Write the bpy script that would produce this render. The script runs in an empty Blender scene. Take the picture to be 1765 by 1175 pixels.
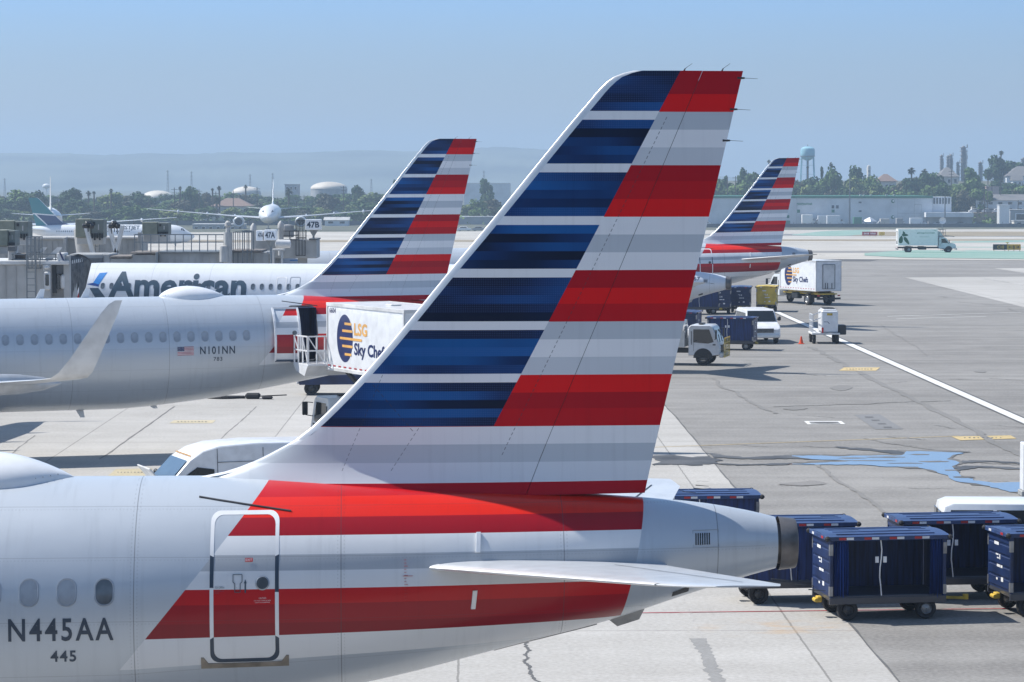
import bpy, bmesh, math, random
import numpy as np
from mathutils import Vector, Matrix
R = math.radians
scene = bpy.context.scene
col = scene.collection

# ------------------------------------------------------------------ camera
FPX = 4800.0; CAM_H = 10.19; CX, CY, VH = 882.5, 587.5, 310.0
PITCH = math.atan((CY - VH) / FPX)
cam_d = bpy.data.cameras.new("camera")
cam_d.sensor_width = 36.0
cam_d.lens = 36.0 * FPX / 1765.0
cam_d.clip_end = 40000.0
cam = bpy.data.objects.new("camera", cam_d)
col.objects.link(cam)
cam.location = (0, 0, CAM_H)
cam.rotation_euler = (math.pi / 2 - PITCH, 0, 0)
scene.camera = cam

# ------------------------------------------------------------------ light
SUN_DIR = Vector((-1.55, 0.50, 2.0)).normalized()          # towards the sun
world = bpy.data.worlds.new("World"); scene.world = world
world.use_nodes = True
wn = world.node_tree; wn.nodes.clear()
sky = wn.nodes.new("ShaderNodeTexSky"); sky.sky_type = 'NISHITA'; sky.sun_disc = False
sky.sun_elevation = math.asin(SUN_DIR.z)
sky.sun_rotation = math.atan2(SUN_DIR.x, SUN_DIR.y)
sky.altitude = 0; sky.air_density = 1.0; sky.dust_density = 0.6; sky.ozone_density = 1.0
bg = wn.nodes.new("ShaderNodeBackground"); bg.inputs[1].default_value = 0.10
wo = wn.nodes.new("ShaderNodeOutputWorld")
tint = wn.nodes.new("ShaderNodeMix"); tint.data_type = 'RGBA'; tint.blend_type = 'MULTIPLY'; tint.inputs[0].default_value = 1.0
wtc = wn.nodes.new("ShaderNodeTexCoord"); wsp = wn.nodes.new("ShaderNodeSeparateXYZ"); wn.links.new(wtc.outputs['Generated'], wsp.inputs[0])
wrp = wn.nodes.new("ShaderNodeValToRGB"); wn.links.new(wsp.outputs[2], wrp.inputs[0])      # tint by height: low sky made duller and bluer than the clean-air model
for i, (p_, c_) in enumerate(((0.0, (.52, .50, .565)), (.02, (.50, .53, .65)), (.065, (.415, .65, 1.13)), (.30, (.80, .97, 1.08)), (1.0, (1.02, 1.07, 1.10)))):
    e = wrp.color_ramp.elements[i] if i < 2 else wrp.color_ramp.elements.new(p_)
    e.position = p_; e.color = (*c_, 1)
wn.links.new(wrp.outputs[0], tint.inputs[7]); wn.links.new(sky.outputs[0], tint.inputs[6])
wnz = wn.nodes.new("ShaderNodeTexNoise"); wnz.inputs['Scale'].default_value = 3.0; wnz.inputs['Detail'].default_value = 5
wmp = wn.nodes.new("ShaderNodeMapping"); wmp.inputs['Scale'].default_value = (1, 1, 7); wn.links.new(wtc.outputs['Generated'], wmp.inputs[0]); wn.links.new(wmp.outputs[0], wnz.inputs['Vector'])
wmr = wn.nodes.new("ShaderNodeMapRange"); wmr.inputs[3].default_value = .93; wmr.inputs[4].default_value = 1.07; wn.links.new(wnz.outputs[0], wmr.inputs[0])
wml = wn.nodes.new("ShaderNodeVectorMath"); wml.operation = 'SCALE'; wn.links.new(tint.outputs[2], wml.inputs[0]); wn.links.new(wmr.outputs[0], wml.inputs['Scale'])
wn.links.new(wml.outputs[0], bg.inputs[0]); wn.links.new(bg.outputs[0], wo.inputs[0])
sun_d = bpy.data.lights.new("sun", 'SUN'); sun_d.energy = 4.6; sun_d.angle = R(0.5)
sun_d.color = (1.0, 0.965, 0.91)
sun = bpy.data.objects.new("sun", sun_d); col.objects.link(sun)
sun.rotation_euler = SUN_DIR.to_track_quat('Z', 'Y').to_euler()
vs = scene.view_settings
vs.view_transform = 'Standard'; vs.look = 'None'; vs.exposure = 0.5; vs.gamma = 1.0; vs.use_curve_mapping = False
scene.cycles.max_bounces = 8
scene.cycles.volume_bounces = 1
scene.cycles.volume_step_rate = 4.0

# ------------------------------------------------------------------ pixel -> place
_fw = np.array([0, math.cos(PITCH), -math.sin(PITCH)]); _up = np.array([0, math.sin(PITCH), math.cos(PITCH)])
def ray(u, v): return _fw + np.array([1., 0, 0]) * ((u - CX) / FPX) - _up * ((v - CY) / FPX)
def sm(a, b, t):
    t = min(1, max(0, (t - a) / (b - a))); return t * t * (3 - 2 * t)
def gz(y, x=0.0):                                          # the airfield dips beyond the apron, then a hill rises on the right
    z = -5.6 * sm(330, 700, y)
    z += 15.0 * sm(1030, 1320, y) * sm(45, 130, x)
    return z
def G(u, v, dz=0.0):                                       # point of the ground seen at pixel (u, v)
    r = ray(u, v); z = 0.0
    for _ in range(30):
        t = (z + dz - CAM_H) / r[2]; z = gz(t * r[1], 0)
    return Vector((t * r[0], t * r[1], z + dz))
def W(u, v, y):                                            # point at distance y seen at pixel (u, v)
    r = ray(u, v); t = y / r[1]
    return Vector((r[0] * t, y, CAM_H + r[2] * t))

# ------------------------------------------------------------------ materials
M = {}
def nn(nt, t, **k):
    n = nt.nodes.new(t)
    for a, b in k.items(): setattr(n, a, b)
    return n
def mat(name, c, rough=0.5, metal=0.0, var=0.08, scale=3.0, coat=0.0, bump=0.0, spec=None, emit=None, alpha=None, stretch=(1, 1, 1), c2=None):
    """principled paint with a little procedural wear"""
    m = bpy.data.materials.new(name); m.use_nodes = True; nt = m.node_tree
    b = nt.nodes["Principled BSDF"]; L = nt.links
    tc = nn(nt, "ShaderNodeTexCoord"); mp = nn(nt, "ShaderNodeMapping"); mp.inputs['Scale'].default_value = stretch
    L.new(tc.outputs['Object'], mp.inputs[0])
    no = nn(nt, "ShaderNodeTexNoise"); no.inputs['Scale'].default_value = scale; no.inputs['Detail'].default_value = 6
    L.new(mp.outputs[0], no.inputs['Vector'])
    mx = nn(nt, "ShaderNodeMix", data_type='RGBA')
    lo = c2 if c2 else tuple(max(0, x * (1 - 2.2 * var)) for x in c)
    hi = tuple(min(1, x * (1 + var)) for x in c)
    mx.inputs[6].default_value = (*lo, 1); mx.inputs[7].default_value = (*hi, 1)
    mr = nn(nt, "ShaderNodeMapRange"); mr.inputs[1].default_value = 0.3; mr.inputs[2].default_value = 0.62
    L.new(no.outputs[0], mr.inputs[0]); L.new(mr.outputs[0], mx.inputs[0]); L.new(mx.outputs[2], b.inputs['Base Color'])
    b.inputs['Roughness'].default_value = rough; b.inputs['Metallic'].default_value = metal
    if coat: b.inputs['Coat Weight'].default_value = coat; b.inputs['Coat Roughness'].default_value = 0.12
    if spec is not None: b.inputs['Specular IOR Level'].default_value = spec
    if bump:
        bp = nn(nt, "ShaderNodeBump"); bp.inputs['Strength'].default_value = bump; bp.inputs['Distance'].default_value = 0.02
        L.new(no.outputs[0], bp.inputs['Height']); L.new(bp.outputs[0], b.inputs['Normal'])
    M[name] = m
    return m
def math_(nt, op, a, b=None, c=None, clamp=False):
    n = nn(nt, "ShaderNodeMath", operation=op, use_clamp=clamp)
    for i, x in enumerate((a, b, c)):
        if x is None: continue
        if isinstance(x, (int, float)): n.inputs[i].default_value = x
        else: nt.links.new(x, n.inputs[i])
    return n.outputs[0]
def mixc(nt, f, a, b):
    n = nn(nt, "ShaderNodeMix", data_type='RGBA')
    for i, x in ((0, f), (6, a), (7, b)):
        if isinstance(x, (int, float)): n.inputs[i].default_value = x
        elif isinstance(x, tuple): n.inputs[i].default_value = (*x, 1)
        else: nt.links.new(x, n.inputs[i])
    return n.outputs[2]
def ramp(nt, f, stops, interp='CONSTANT'):
    n = nn(nt, "ShaderNodeValToRGB"); cr = n.color_ramp; cr.interpolation = interp
    while len(cr.elements) > 1: cr.elements.remove(cr.elements[-1])
    cr.elements[0].position = stops[0][0]; cr.elements[0].color = (*stops[0][1], 1)
    for p, c in stops[1:]:
        e = cr.elements.new(p); e.color = (*c, 1)
    nt.links.new(f, n.inputs[0])
    return n.outputs[0]
def noise(nt, vec, scale, detail=5, out=0, rough=0.55):
    n = nn(nt, "ShaderNodeTexNoise"); n.inputs['Scale'].default_value = scale; n.inputs['Detail'].default_value = detail
    n.inputs['Roughness'].default_value = rough
    nt.links.new(vec, n.inputs['Vector']); return n.outputs[out]
def mapping(nt, vec, s=(1, 1, 1), l=(0, 0, 0), r=(0, 0, 0)):
    n = nn(nt, "ShaderNodeMapping"); n.inputs['Scale'].default_value = s; n.inputs['Location'].default_value = l; n.inputs['Rotation'].default_value = r
    nt.links.new(vec, n.inputs[0]); return n.outputs[0]
def blank(name, rough=0.5):
    m = bpy.data.materials.new(name); m.use_nodes = True; nt = m.node_tree
    b = nt.nodes["Principled BSDF"]; b.inputs['Roughness'].default_value = rough
    tc = nn(nt, "ShaderNodeTexCoord"); M[name] = m
    sp = nn(nt, "ShaderNodeSeparateXYZ"); nt.links.new(tc.outputs['Object'], sp.inputs[0])
    return m, nt, b, tc.outputs['Object'], sp.outputs

mat('white_paint', (.72, .73, .74), .35, coat=.3, var=.05)
mat('dirty_white', (.62, .62, .61), .5, var=.12, scale=1.2)
mat('wing_grey', (.50, .52, .54), .35, .25, var=.06)
mat('white_gloss', (.80, .81, .82), .28, coat=.4, var=.03)
mat('black_rubber', (.022, .022, .024), .8, var=.2)
mat('black_plastic', (.018, .019, .021), .45, var=.2)
mat('dark_steel', (.055, .057, .06), .5, .4, var=.2)
mat('steel', (.33, .33, .33), .4, .7, var=.15)
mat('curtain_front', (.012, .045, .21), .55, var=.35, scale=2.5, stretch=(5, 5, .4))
mat('cab_grey', (.60, .62, .645), .35, coat=.3, var=.06)
mat('exhaust', (.19, .175, .165), .45, .6, var=.2)
mat('leading_metal', (.78, .78, .77), .3, .35, var=.05)
mat('glass', (.012, .016, .02), .06, var=.1, coat=.5)
mat('sky_glass', (.06, .09, .12), .05, var=.1, coat=.8)
mat('shade', (.36, .40, .45), .12, var=.15, scale=2.2, coat=.5)
mat('cabin_window', (.10, .12, .14), .12, coat=.6, var=.3)
mat('window_rim', (.38, .41, .45), .3, .4)
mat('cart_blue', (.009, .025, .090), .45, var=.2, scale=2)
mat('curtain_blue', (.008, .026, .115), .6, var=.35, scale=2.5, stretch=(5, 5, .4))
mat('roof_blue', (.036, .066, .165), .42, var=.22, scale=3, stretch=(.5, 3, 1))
mat('cart_inside', (.006, .008, .016), .8)
mat('tape_red', (.45, .03, .03), .4)
mat('tape_white', (.75, .75, .75), .4)
mat('yellow_paint', (.62, .42, .05), .5, var=.15)
mat('cargo_yellow', (.60, .43, .07), .5, var=.15, scale=1.5)
mat('orange_cone', (.75, .08, .015), .5)
mat('lamp_red', (.5, .02, .02), .25)
mat('lamp_clear', (.7, .72, .75), .12, coat=.5)
mat('text_navy', (.035, .055, .085), .35)
mat('text_slate', (.050, .085, .12), .3)
mat('text_black', (.012, .012, .014), .5)
mat('text_white', (.75, .75, .75), .5)
mat('text_red', (.55, .02, .02), .5)
mat('logo_navy', (.012, .022, .10), .4)
mat('logo_orange', (.75, .40, .10), .4)
mat('logo_blue', (.02, .20, .55), .35)
mat('logo_deep_blue', (.01, .05, .22), .35)
mat('logo_red', (.42, .02, .03), .35)
mat('leaf_green', (.02, .10, .05), .5)
mat('gourmet_green', (.06, .22, .14), .5)
mat('bridge_grey', (.33, .335, .33), .6, var=.12, scale=.8)
mat('bridge_light', (.42, .415, .40), .6, var=.12, scale=.8)
mat('bellows', (.11, .115, .12), .8, var=.25)
mat('unit_olive', (.20, .215, .17), .6, var=.08)
mat('unit_grey', (.15, .17, .155), .6, var=.08)
mat('rail_grey', (.20, .22, .23), .5, .3)
mat('sign_black', (.02, .02, .022), .5)
mat('sign_yellow', (.62, .36, .03), .5)
mat('sign_red', (.30, .02, .025), .5)
mat('gourmet_white', (.88, .86, .82), .45, var=.03)
mat('cab_white', (.68, .70, .71), .3, coat=.4, var=.05)
mat('chrome', (.6, .6, .6), .18, .95)
mat('wall_white', (.64, .66, .68), .8, var=.06, scale=.25)
mat('wall_cream', (.55, .52, .47), .8, var=.1, scale=.3)
mat('wall_pink', (.55, .40, .36), .8, var=.1)
mat('wall_grey', (.34, .35, .36), .8, var=.1, scale=.3)
mat('wall_brick', (.24, .12, .09), .8, var=.15)
mat('roof_grey', (.17, .165, .165), .85, var=.15)
mat('duct_brown', (.19, .17, .155), .8, var=.2)
mat('roof_brown', (.22, .15, .12), .85, var=.15)
mat('trim_green', (.03, .16, .10), .6)
mat('tank_blue', (.26, .48, .56), .5, var=.08, scale=.2)
mat('tank_pale', (.62, .64, .65), .5)
mat('dome_white', (.60, .55, .47), .6, var=.08, scale=.1)
mat('pole_brown', (.07, .055, .045), .8)
mat('tower_steel', (.20, .19, .19), .7, .2, var=.2)
mat('teal_paint', (.012, .17, .19), .35, coat=.3)
mat('foil', (.8, .8, .8), .5)
mat('bark', (.10, .075, .05), .9, var=.25)
mat('car_grey', (.25, .27, .29), .3, coat=.5)
mat('car_dark', (.04, .045, .06), .3, coat=.5)
mat('fence_dark', (.10, .11, .12), .7)
mat('earth', (.26, .20, .14), .9, var=.2, scale=.3)
mat('skin', (.35, .2, .14), .6)
mat('shirt_vest', (.5, .5, .08), .8)
mat('brown_mat', (.28, .24, .19), .4, .2, var=.2)

# ------------------------------------------------------------------ mesh builder
def rotm(rx=0, ry=0, rz=0): return Matrix.Rotation(rz, 3, 'Z') @ Matrix.Rotation(ry, 3, 'Y') @ Matrix.Rotation(rx, 3, 'X')
class MB:
    def __init__(s): s.v = []; s.f = []; s.m = []
    def add(s, vs, fs, mi=0, T=None):
        o = len(s.v)
        for p in vs:
            p = Vector(p)
            s.v.append(tuple(T @ p) if T is not None else tuple(p))
        for f in fs: s.f.append(tuple(i + o for i in f)); s.m.append(mi)
        return s
    def box(s, c, d, b=0.0, mi=0, rot=None):
        hx, hy, hz = d[0] / 2, d[1] / 2, d[2] / 2
        b = min(b, hx * .9, hy * .9, hz * .9)
        rm = rot if rot is not None else Matrix.Identity(3); c = Vector(c)
        if b <= 0:
            vs = [c + rm @ Vector((x * hx, y * hy, z * hz)) for x in (-1, 1) for y in (-1, 1) for z in (-1, 1)]
            return s.add(vs, [(0, 1, 3, 2), (4, 6, 7, 5), (0, 4, 5, 1), (2, 3, 7, 6), (0, 2, 6, 4), (1, 5, 7, 3)], mi)
        vs = []; idx = {}
        for x in (-1, 1):
            for y in (-1, 1):
                for z in (-1, 1):
                    for a in range(3):
                        q = [x * (hx - b), y * (hy - b), z * (hz - b)]
                        q[a] = (x * hx, y * hy, z * hz)[a]
                        idx[(x, y, z, a)] = len(vs); vs.append(c + rm @ Vector(q))
        fs = []
        for a in range(3):
            o = [i for i in range(3) if i != a]
            for sg in (-1, 1):
                q = []
                for p, r in ((-1, -1), (1, -1), (1, 1), (-1, 1)):
                    k = [0, 0, 0]; k[a] = sg; k[o[0]] = p; k[o[1]] = r; q.append(idx[(*k, a)])
                flip = (sg > 0) == (a == 1)
                fs.append(tuple(q[::-1] if flip else q))
        for a in range(3):
            o = [i for i in range(3) if i != a]
            for p in (-1, 1):
                for r in (-1, 1):
                    k0 = [0, 0, 0]; k0[a] = -1; k0[o[0]] = p; k0[o[1]] = r
                    k1 = list(k0); k1[a] = 1
                    fs.append((idx[(*k0, o[0])], idx[(*k1, o[0])], idx[(*k1, o[1])], idx[(*k0, o[1])]))
        for x in (-1, 1):
            for y in (-1, 1):
                for z in (-1, 1): fs.append(tuple(idx[(x, y, z, a)] for a in range(3)))
        return s.add(vs, fs, mi)
    def bar(s, p0, p1, w, h=None, mi=0):
        p0, p1 = Vector(p0), Vector(p1); d = p1 - p0; l = d.length
        if l < 1e-6: return s
        q = d.to_track_quat('X', 'Z').to_matrix()
        return s.box((p0 + p1) / 2, (l, w, h or w), 0, mi, q)
    def cyl(s, p0, p1, r0, r1=None, n=12, mi=0, caps=True):
        p0, p1 = Vector(p0), Vector(p1); r1 = r0 if r1 is None else r1
        q = (p1 - p0).to_track_quat('Z', 'Y').to_matrix()
        vs = []
        for p, r in ((p0, r0), (p1, r1)):
            for i in range(n):
                a = 2 * math.pi * i / n; vs.append(p + q @ Vector((r * math.cos(a), r * math.sin(a), 0)))
        fs = [(i, (i + 1) % n, n + (i + 1) % n, n + i) for i in range(n)]
        if caps: fs += [tuple(range(n - 1, -1, -1)), tuple(range(n, 2 * n))]
        return s.add(vs, fs, mi)
    def tube(s, pts, r, n=6, mi=0):
        for a, b in zip(pts, pts[1:]): s.cyl(a, b, r, r, n, mi)
        return s
    def rings(s, rs, mi=0, close=True, cap0=True, cap1=True):
        n = len(rs[0]); vs = [p for r in rs for p in r]; fs = []
        for k in range(len(rs) - 1):
            for i in range(n if close else n - 1):
                j = (i + 1) % n; fs.append((k * n + i, k * n + j, (k + 1) * n + j, (k + 1) * n + i))
        if close and cap0: fs.append(tuple(range(n - 1, -1, -1)))
        if close and cap1: fs.append(tuple(range((len(rs) - 1) * n, len(rs) * n)))
        return s.add(vs, fs, mi)
    def lathe(s, prof, c=(0, 0, 0), n=24, mi=0, axis='Z', caps=True):
        c = Vector(c); rs = []
        for r, h in prof:
            rg = []
            for i in range(n):
                a = 2 * math.pi * i / n; x, y = r * math.cos(a), r * math.sin(a)
                rg.append(c + (Vector((x, y, h)) if axis == 'Z' else Vector((h, x, y)) if axis == 'X' else Vector((y, h, x))))
            rs.append(rg)
        return s.rings(rs, mi, True, caps, caps)
    def prism(s, poly, y0, y1, mi=0, plane='XZ', T=None):
        n = len(poly)
        def P(a, b, t): return (a, t, b) if plane == 'XZ' else (a, b, t) if plane == 'XY' else (t, a, b)
        vs = [P(a, b, y0) for a, b in poly] + [P(a, b, y1) for a, b in poly]
        fs = [(i, (i + 1) % n, n + (i + 1) % n, n + i) for i in range(n)] + [tuple(range(n - 1, -1, -1)), tuple(range(n, 2 * n))]
        return s.add(vs, fs, mi, T)
    def build(s, name, mats, parent=None, smooth=True, ang=35, T=None, scale=None):
        me = bpy.data.meshes.new(name)
        v = s.v
        if scale is not None: v = [(a * scale[0], b * scale[1], c * scale[2]) for a, b, c in v]
        me.from_pydata(v, [], s.f)
        if not isinstance(mats, (list, tuple)): mats = [mats]
        for k in mats: me.materials.append(M[k] if isinstance(k, str) else k)
        me.polygons.foreach_set('material_index', s.m)
        bm = bmesh.new(); bm.from_mesh(me); bmesh.ops.recalc_face_normals(bm, faces=bm.faces); bm.to_mesh(me); bm.free()
        if smooth:
            me.polygons.foreach_set('use_smooth', [True] * len(me.polygons)); me.set_sharp_from_angle(angle=R(ang))
        me.update()
        o = bpy.data.objects.new(name, me); col.objects.link(o)
        if parent: o.parent = parent
        return o
def tag(o, label=None, cat=None, group=None, kind=None):
    if label: o['label'] = label
    if cat: o['category'] = cat
    if group: o['group'] = group
    if kind: o['kind'] = kind
    return o
def thing(name, label, cat, loc=(0, 0, 0), rz=0.0, group=None, k=1.0):
    o = bpy.data.objects.new(name, None); col.objects.link(o)
    o.empty_display_size = .3; o.location = loc; o.rotation_euler = (0, 0, rz); o.scale = (k, k, k)
    return tag(o, label, cat, group)
KIDS = {}
def copy_tree(o, parent=None, label=None, loc=None, rz=None):
    c = o.copy(); col.objects.link(c)
    if parent: c.parent = parent
    if label: c['label'] = label
    if loc is not None: c.location = loc
    if rz is not None: c.rotation_euler = (0, 0, rz)
    for ch in list(o.children): copy_tree(ch, c)
    return c
def struct(o): o['kind'] = 'structure'; return o

# ------------------------------------------------------------------ lettering
_tc = {}; SPACING = {'N445AA': 1.22, 'N101NN': 1.18, '445': 1.15, '783': 1.15, 'LSG': 1.05}
def glyphs(txt, bold=0.0):
    if (txt, bold) in _tc: return _tc[(txt, bold)]
    cu = bpy.data.curves.new('lettering', 'FONT'); cu.body = txt; cu.size = 1.0; cu.offset = bold; cu.space_character = SPACING.get(txt, 1.0); cu.resolution_u = 3
    ob = bpy.data.objects.new('lettering', cu); col.objects.link(ob)
    dg = bpy.context.evaluated_depsgraph_get(); dg.update()
    me = bpy.data.meshes.new_from_object(ob.evaluated_get(dg))
    bm = bmesh.new(); bm.from_mesh(me)
    bmesh.ops.triangulate(bm, faces=bm.faces)
    vs = [tuple(v.co[:2]) for v in bm.verts]; fs = [tuple(v.index for v in f.verts) for f in bm.faces]
    bm.free(); bpy.data.objects.remove(ob); bpy.data.curves.remove(cu); bpy.data.meshes.remove(me)
    xs = [v[0] for v in vs] or [0, 1]; x0, x1 = min(xs), max(xs)
    _tc[(txt, bold)] = (vs, fs, x0, x1)
    return _tc[(txt, bold)]
CAP = 0.69                                                # cap height of the built-in font at size 1
def lettering(txt, x, z, h, width=None, bold=0.0, cuts=0):
    """flat letters: left edge x, baseline z, cap height h -> verts (x,z), faces"""
    vs, fs, x0, x1 = glyphs(txt, bold)
    sz = h / CAP; sx = sz if width is None else width / (x1 - x0)
    vs = [(x + (a - x0) * sx, z + b * sz) for a, b in vs]
    if cuts:
        bm = bmesh.new(); bv = [bm.verts.new((a, 0, b)) for a, b in vs]
        for f in fs:
            try: bm.faces.new([bv[i] for i in f])
            except ValueError: pass
        for k in range(1, cuts):
            bmesh.ops.bisect_plane(bm, geom=bm.verts[:] + bm.edges[:] + bm.faces[:], plane_co=(0, 0, z + h * k / cuts), plane_no=(0, 0, 1))
        bm.verts.index_update()
        vs = [(q.co.x, q.co.z) for q in bm.verts]; fs = [tuple(q.index for q in f.verts) for f in bm.faces]; bm.free()
    return vs, fs
def text_mesh(mb, txt, org, ax, up, h, width=None, bold=0.0, mi=0, center=False):
    vs, fs = lettering(txt, 0, 0, h, width, bold)
    if not vs: return mb
    org, ax, up = Vector(org), Vector(ax).normalized(), Vector(up).normalized()
    if center: org = org - ax * (max(a for a, b in vs) / 2)
    return mb.add([org + ax * a + up * b for a, b in vs], fs, mi)
# ------------------------------------------------------------------ ground
def ground_mat(name, c_lo, c_hi, joints=None, stain=.35, rough=.85, streak=.5, grain=.19, rust=False):
    m, nt, b, oc, xyz = blank(name, rough)
    big = noise(nt, oc, .06, 4); mid = noise(nt, oc, .6, 6); fine = noise(nt, oc, 9.0, 4)
    st = noise(nt, mapping(nt, oc, (.05, .55, 1), r=(0, 0, R(8))), 1.0, 5)
    f = math_(nt, 'MULTIPLY_ADD', big, .6, math_(nt, 'MULTIPLY', mid, .35))
    f = math_(nt, 'MULTIPLY_ADD', math_(nt, 'SUBTRACT', st, .5), streak, f)
    f = math_(nt, 'MULTIPLY_ADD', math_(nt, 'SUBTRACT', fine, .5), grain * 4, f)
    mr = nn(nt, "ShaderNodeMapRange"); mr.inputs[1].default_value = .28; mr.inputs[2].default_value = .68
    nt.links.new(f, mr.inputs[0])
    c = mixc(nt, mr.outputs[0], c_lo, c_hi)
    spots = noise(nt, mapping(nt, oc, (.22, .5, 1)), 1.0, 8, rough=.7)
    sp = nn(nt, "ShaderNodeMapRange"); sp.inputs[1].default_value = .60; sp.inputs[2].default_value = .78; sp.inputs[4].default_value = stain
    nt.links.new(spots, sp.inputs[0])
    c = mixc(nt, sp.outputs[0], c, tuple(x * .45 for x in c_lo))
    if joints:
        wob = math_(nt, 'MULTIPLY', math_(nt, 'SUBTRACT', noise(nt, oc, 2.0, 3), .5), .06)
        X = math_(nt, 'ADD', math_(nt, 'MULTIPLY_ADD', xyz[1], .013, xyz[0]), wob); Y = math_(nt, 'ADD', math_(nt, 'MULTIPLY_ADD', xyz[0], -.012, xyz[1]), wob)
        mask = None
        for a, off in ((X, joints[1]), (Y, joints[2])):
            fr = math_(nt, 'FRACT', math_(nt, 'DIVIDE', math_(nt, 'ADD', a, off + 400), joints[0]))
            d = math_(nt, 'LESS_THAN', fr, joints[3] / joints[0])
            mask = d if mask is None else math_(nt, 'MAXIMUM', mask, d)
        ck = math_(nt, 'ADD', math_(nt, 'FLOOR', math_(nt, 'DIVIDE', math_(nt, 'ADD', X, joints[1] + 400), joints[0])), math_(nt, 'MULTIPLY', math_(nt, 'FLOOR', math_(nt, 'DIVIDE', math_(nt, 'ADD', Y, joints[2] + 400), joints[0])), 7.31))
        wn_ = nn(nt, "ShaderNodeTexWhiteNoise", noise_dimensions='1D'); nt.links.new(ck, wn_.inputs['W'])
        c = mixc(nt, math_(nt, 'MULTIPLY', wn_.outputs[0], .13), c, tuple(x * .7 for x in c_lo))
        c = mixc(nt, math_(nt, 'MULTIPLY', mask, .55), c, tuple(x * .28 for x in c_lo))
    if rust:
        q = G(1345, 1082); dx = math_(nt, 'DIVIDE', math_(nt, 'SUBTRACT', xyz[0], q.x), 2.6); dy = math_(nt, 'DIVIDE', math_(nt, 'SUBTRACT', xyz[1], q.y), 1.6)
        rd = math_(nt, 'SUBTRACT', 1, math_(nt, 'SQRT', math_(nt, 'ADD', math_(nt, 'MULTIPLY', dx, dx), math_(nt, 'MULTIPLY', dy, dy))), clamp=True)
        k = nn(nt, 'ShaderNodeMapRange'); k.inputs[1].default_value = .48; k.inputs[2].default_value = .72; nt.links.new(noise(nt, mapping(nt, oc, (.7, 1.2, 1)), 1.0, 7, rough=.65), k.inputs[0])
        c = mixc(nt, math_(nt, 'MULTIPLY', math_(nt, 'MULTIPLY', k.outputs[0], rd), 1.3, clamp=True), c, (.42, .29, .17))
    nt.links.new(c, b.inputs['Base Color'])
    bp = nn(nt, "ShaderNodeBump"); bp.inputs['Strength'].default_value = .25; bp.inputs['Distance'].default_value = .01
    nt.links.new(fine, bp.inputs['Height']); nt.links.new(bp.outputs[0], b.inputs['Normal'])
    b.inputs['Specular IOR Level'].default_value = .25
    return m
ground_mat('asphalt', (.175, .167, .156), (.285, .274, .257), stain=.45, streak=.7)
ground_mat('concrete', (.33, .315, .29), (.46, .445, .42), joints=(7.6, 3.2, 1.1, .05), rust=True, stain=.38, streak=.45)
ground_mat('pale_concrete', (.34, .315, .275), (.50, .475, .43), stain=.45, streak=1.3)
ground_mat('dry_grass', (.20, .16, .10), (.32, .27, .19), stain=.4)
ground_mat('service_road', (.16, .16, .155), (.22, .215, .21), stain=.2)
ground_mat('green_paint', (.13, .27, .22), (.30, .38, .33), stain=.3, streak=1.3)
ground_mat('patch_grey', (.17, .17, .17), (.22, .22, .22), stain=.2)
ground_mat('white_line', (.55, .55, .53), (.72, .72, .70), stain=.5, streak=.8)
ground_mat('yellow_line', (.40, .31, .15), (.58, .45, .24), stain=.6, streak=.8)
ground_mat('far_ground', (.08, .085, .06), (.14, .14, .10), stain=.4)
ground_mat('seam', (.17, .165, .155), (.225, .215, .205), stain=.3); ground_mat('filled_seam', (.22, .215, .205), (.29, .285, .275), stain=.3)
ground_mat('tar', (.09, .09, .09), (.14, .14, .14), stain=.3)

ys = [10, 20, 30, 40, 50, 60, 75, 90, 110, 130, 160, 190, 220, 260, 300, 330] + list(range(350, 760, 20)) + [800, 850, 900, 950, 1000, 1030] + list(range(1045, 1340, 18)) + [1400, 1600, 2000, 2600, 3400, 4500, 6000, 9000, 10400]
xs = [-6000, -2500, -1000, -500, -250, -120, -60, -20, 0, 20, 45, 60, 75, 90, 105, 120, 135, 180, 260, 500, 1000, 2500, 6000]
g = MB(); g.v = [(x, y, gz(y, x) - .004) for y in ys for x in xs]
nx = len(xs)
for j in range(len(ys) - 1):
    for i in range(nx - 1):
        g.f.append((j * nx + i, j * nx + i + 1, (j + 1) * nx + i + 1, (j + 1) * nx + i)); g.m.append(1 if ys[j] >= 760 else 0)
struct(g.build('ground', ['asphalt', 'far_ground'], smooth=False))

def sheet(name, px, mat_, dz=.004, world=False):
    pts = [Vector((p[0], p[1], dz)) if world else G(*p, dz) for p in px]
    mb = MB(); mb.add(pts, [tuple(range(len(pts)))])
    return struct(mb.build(name, mat_, smooth=False))
def strip(name, top, bot, mat_, dz=.03, nr=8, nc=10):
    """ground patch between two pixel polylines, laid on the sloping field"""
    def samp(l, t):
        q = t * (len(l) - 1); i = min(int(q), len(l) - 2); f = q - i
        return (l[i][0] * (1 - f) + l[i + 1][0] * f, l[i][1] * (1 - f) + l[i + 1][1] * f)
    mb = MB()
    for r in range(nr + 1):
        for c in range(nc + 1):
            a = samp(top, c / nc); b = samp(bot, c / nc); t = r / nr
            mb.v.append(tuple(G(a[0] * (1 - t) + b[0] * t, a[1] * (1 - t) + b[1] * t, dz)))
    n = nc + 1
    for r in range(nr):
        for c in range(nc): mb.f.append((r * n + c, r * n + c + 1, (r + 1) * n + c + 1, (r + 1) * n + c)); mb.m.append(0)
    return struct(mb.build(name, mat_, smooth=False))

struct(sheet('concrete_apron', [(-150, 18), (8.35, 18), (6.75, 140), (6.1, 190), (-150, 190)], 'concrete', .004, True))
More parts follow.
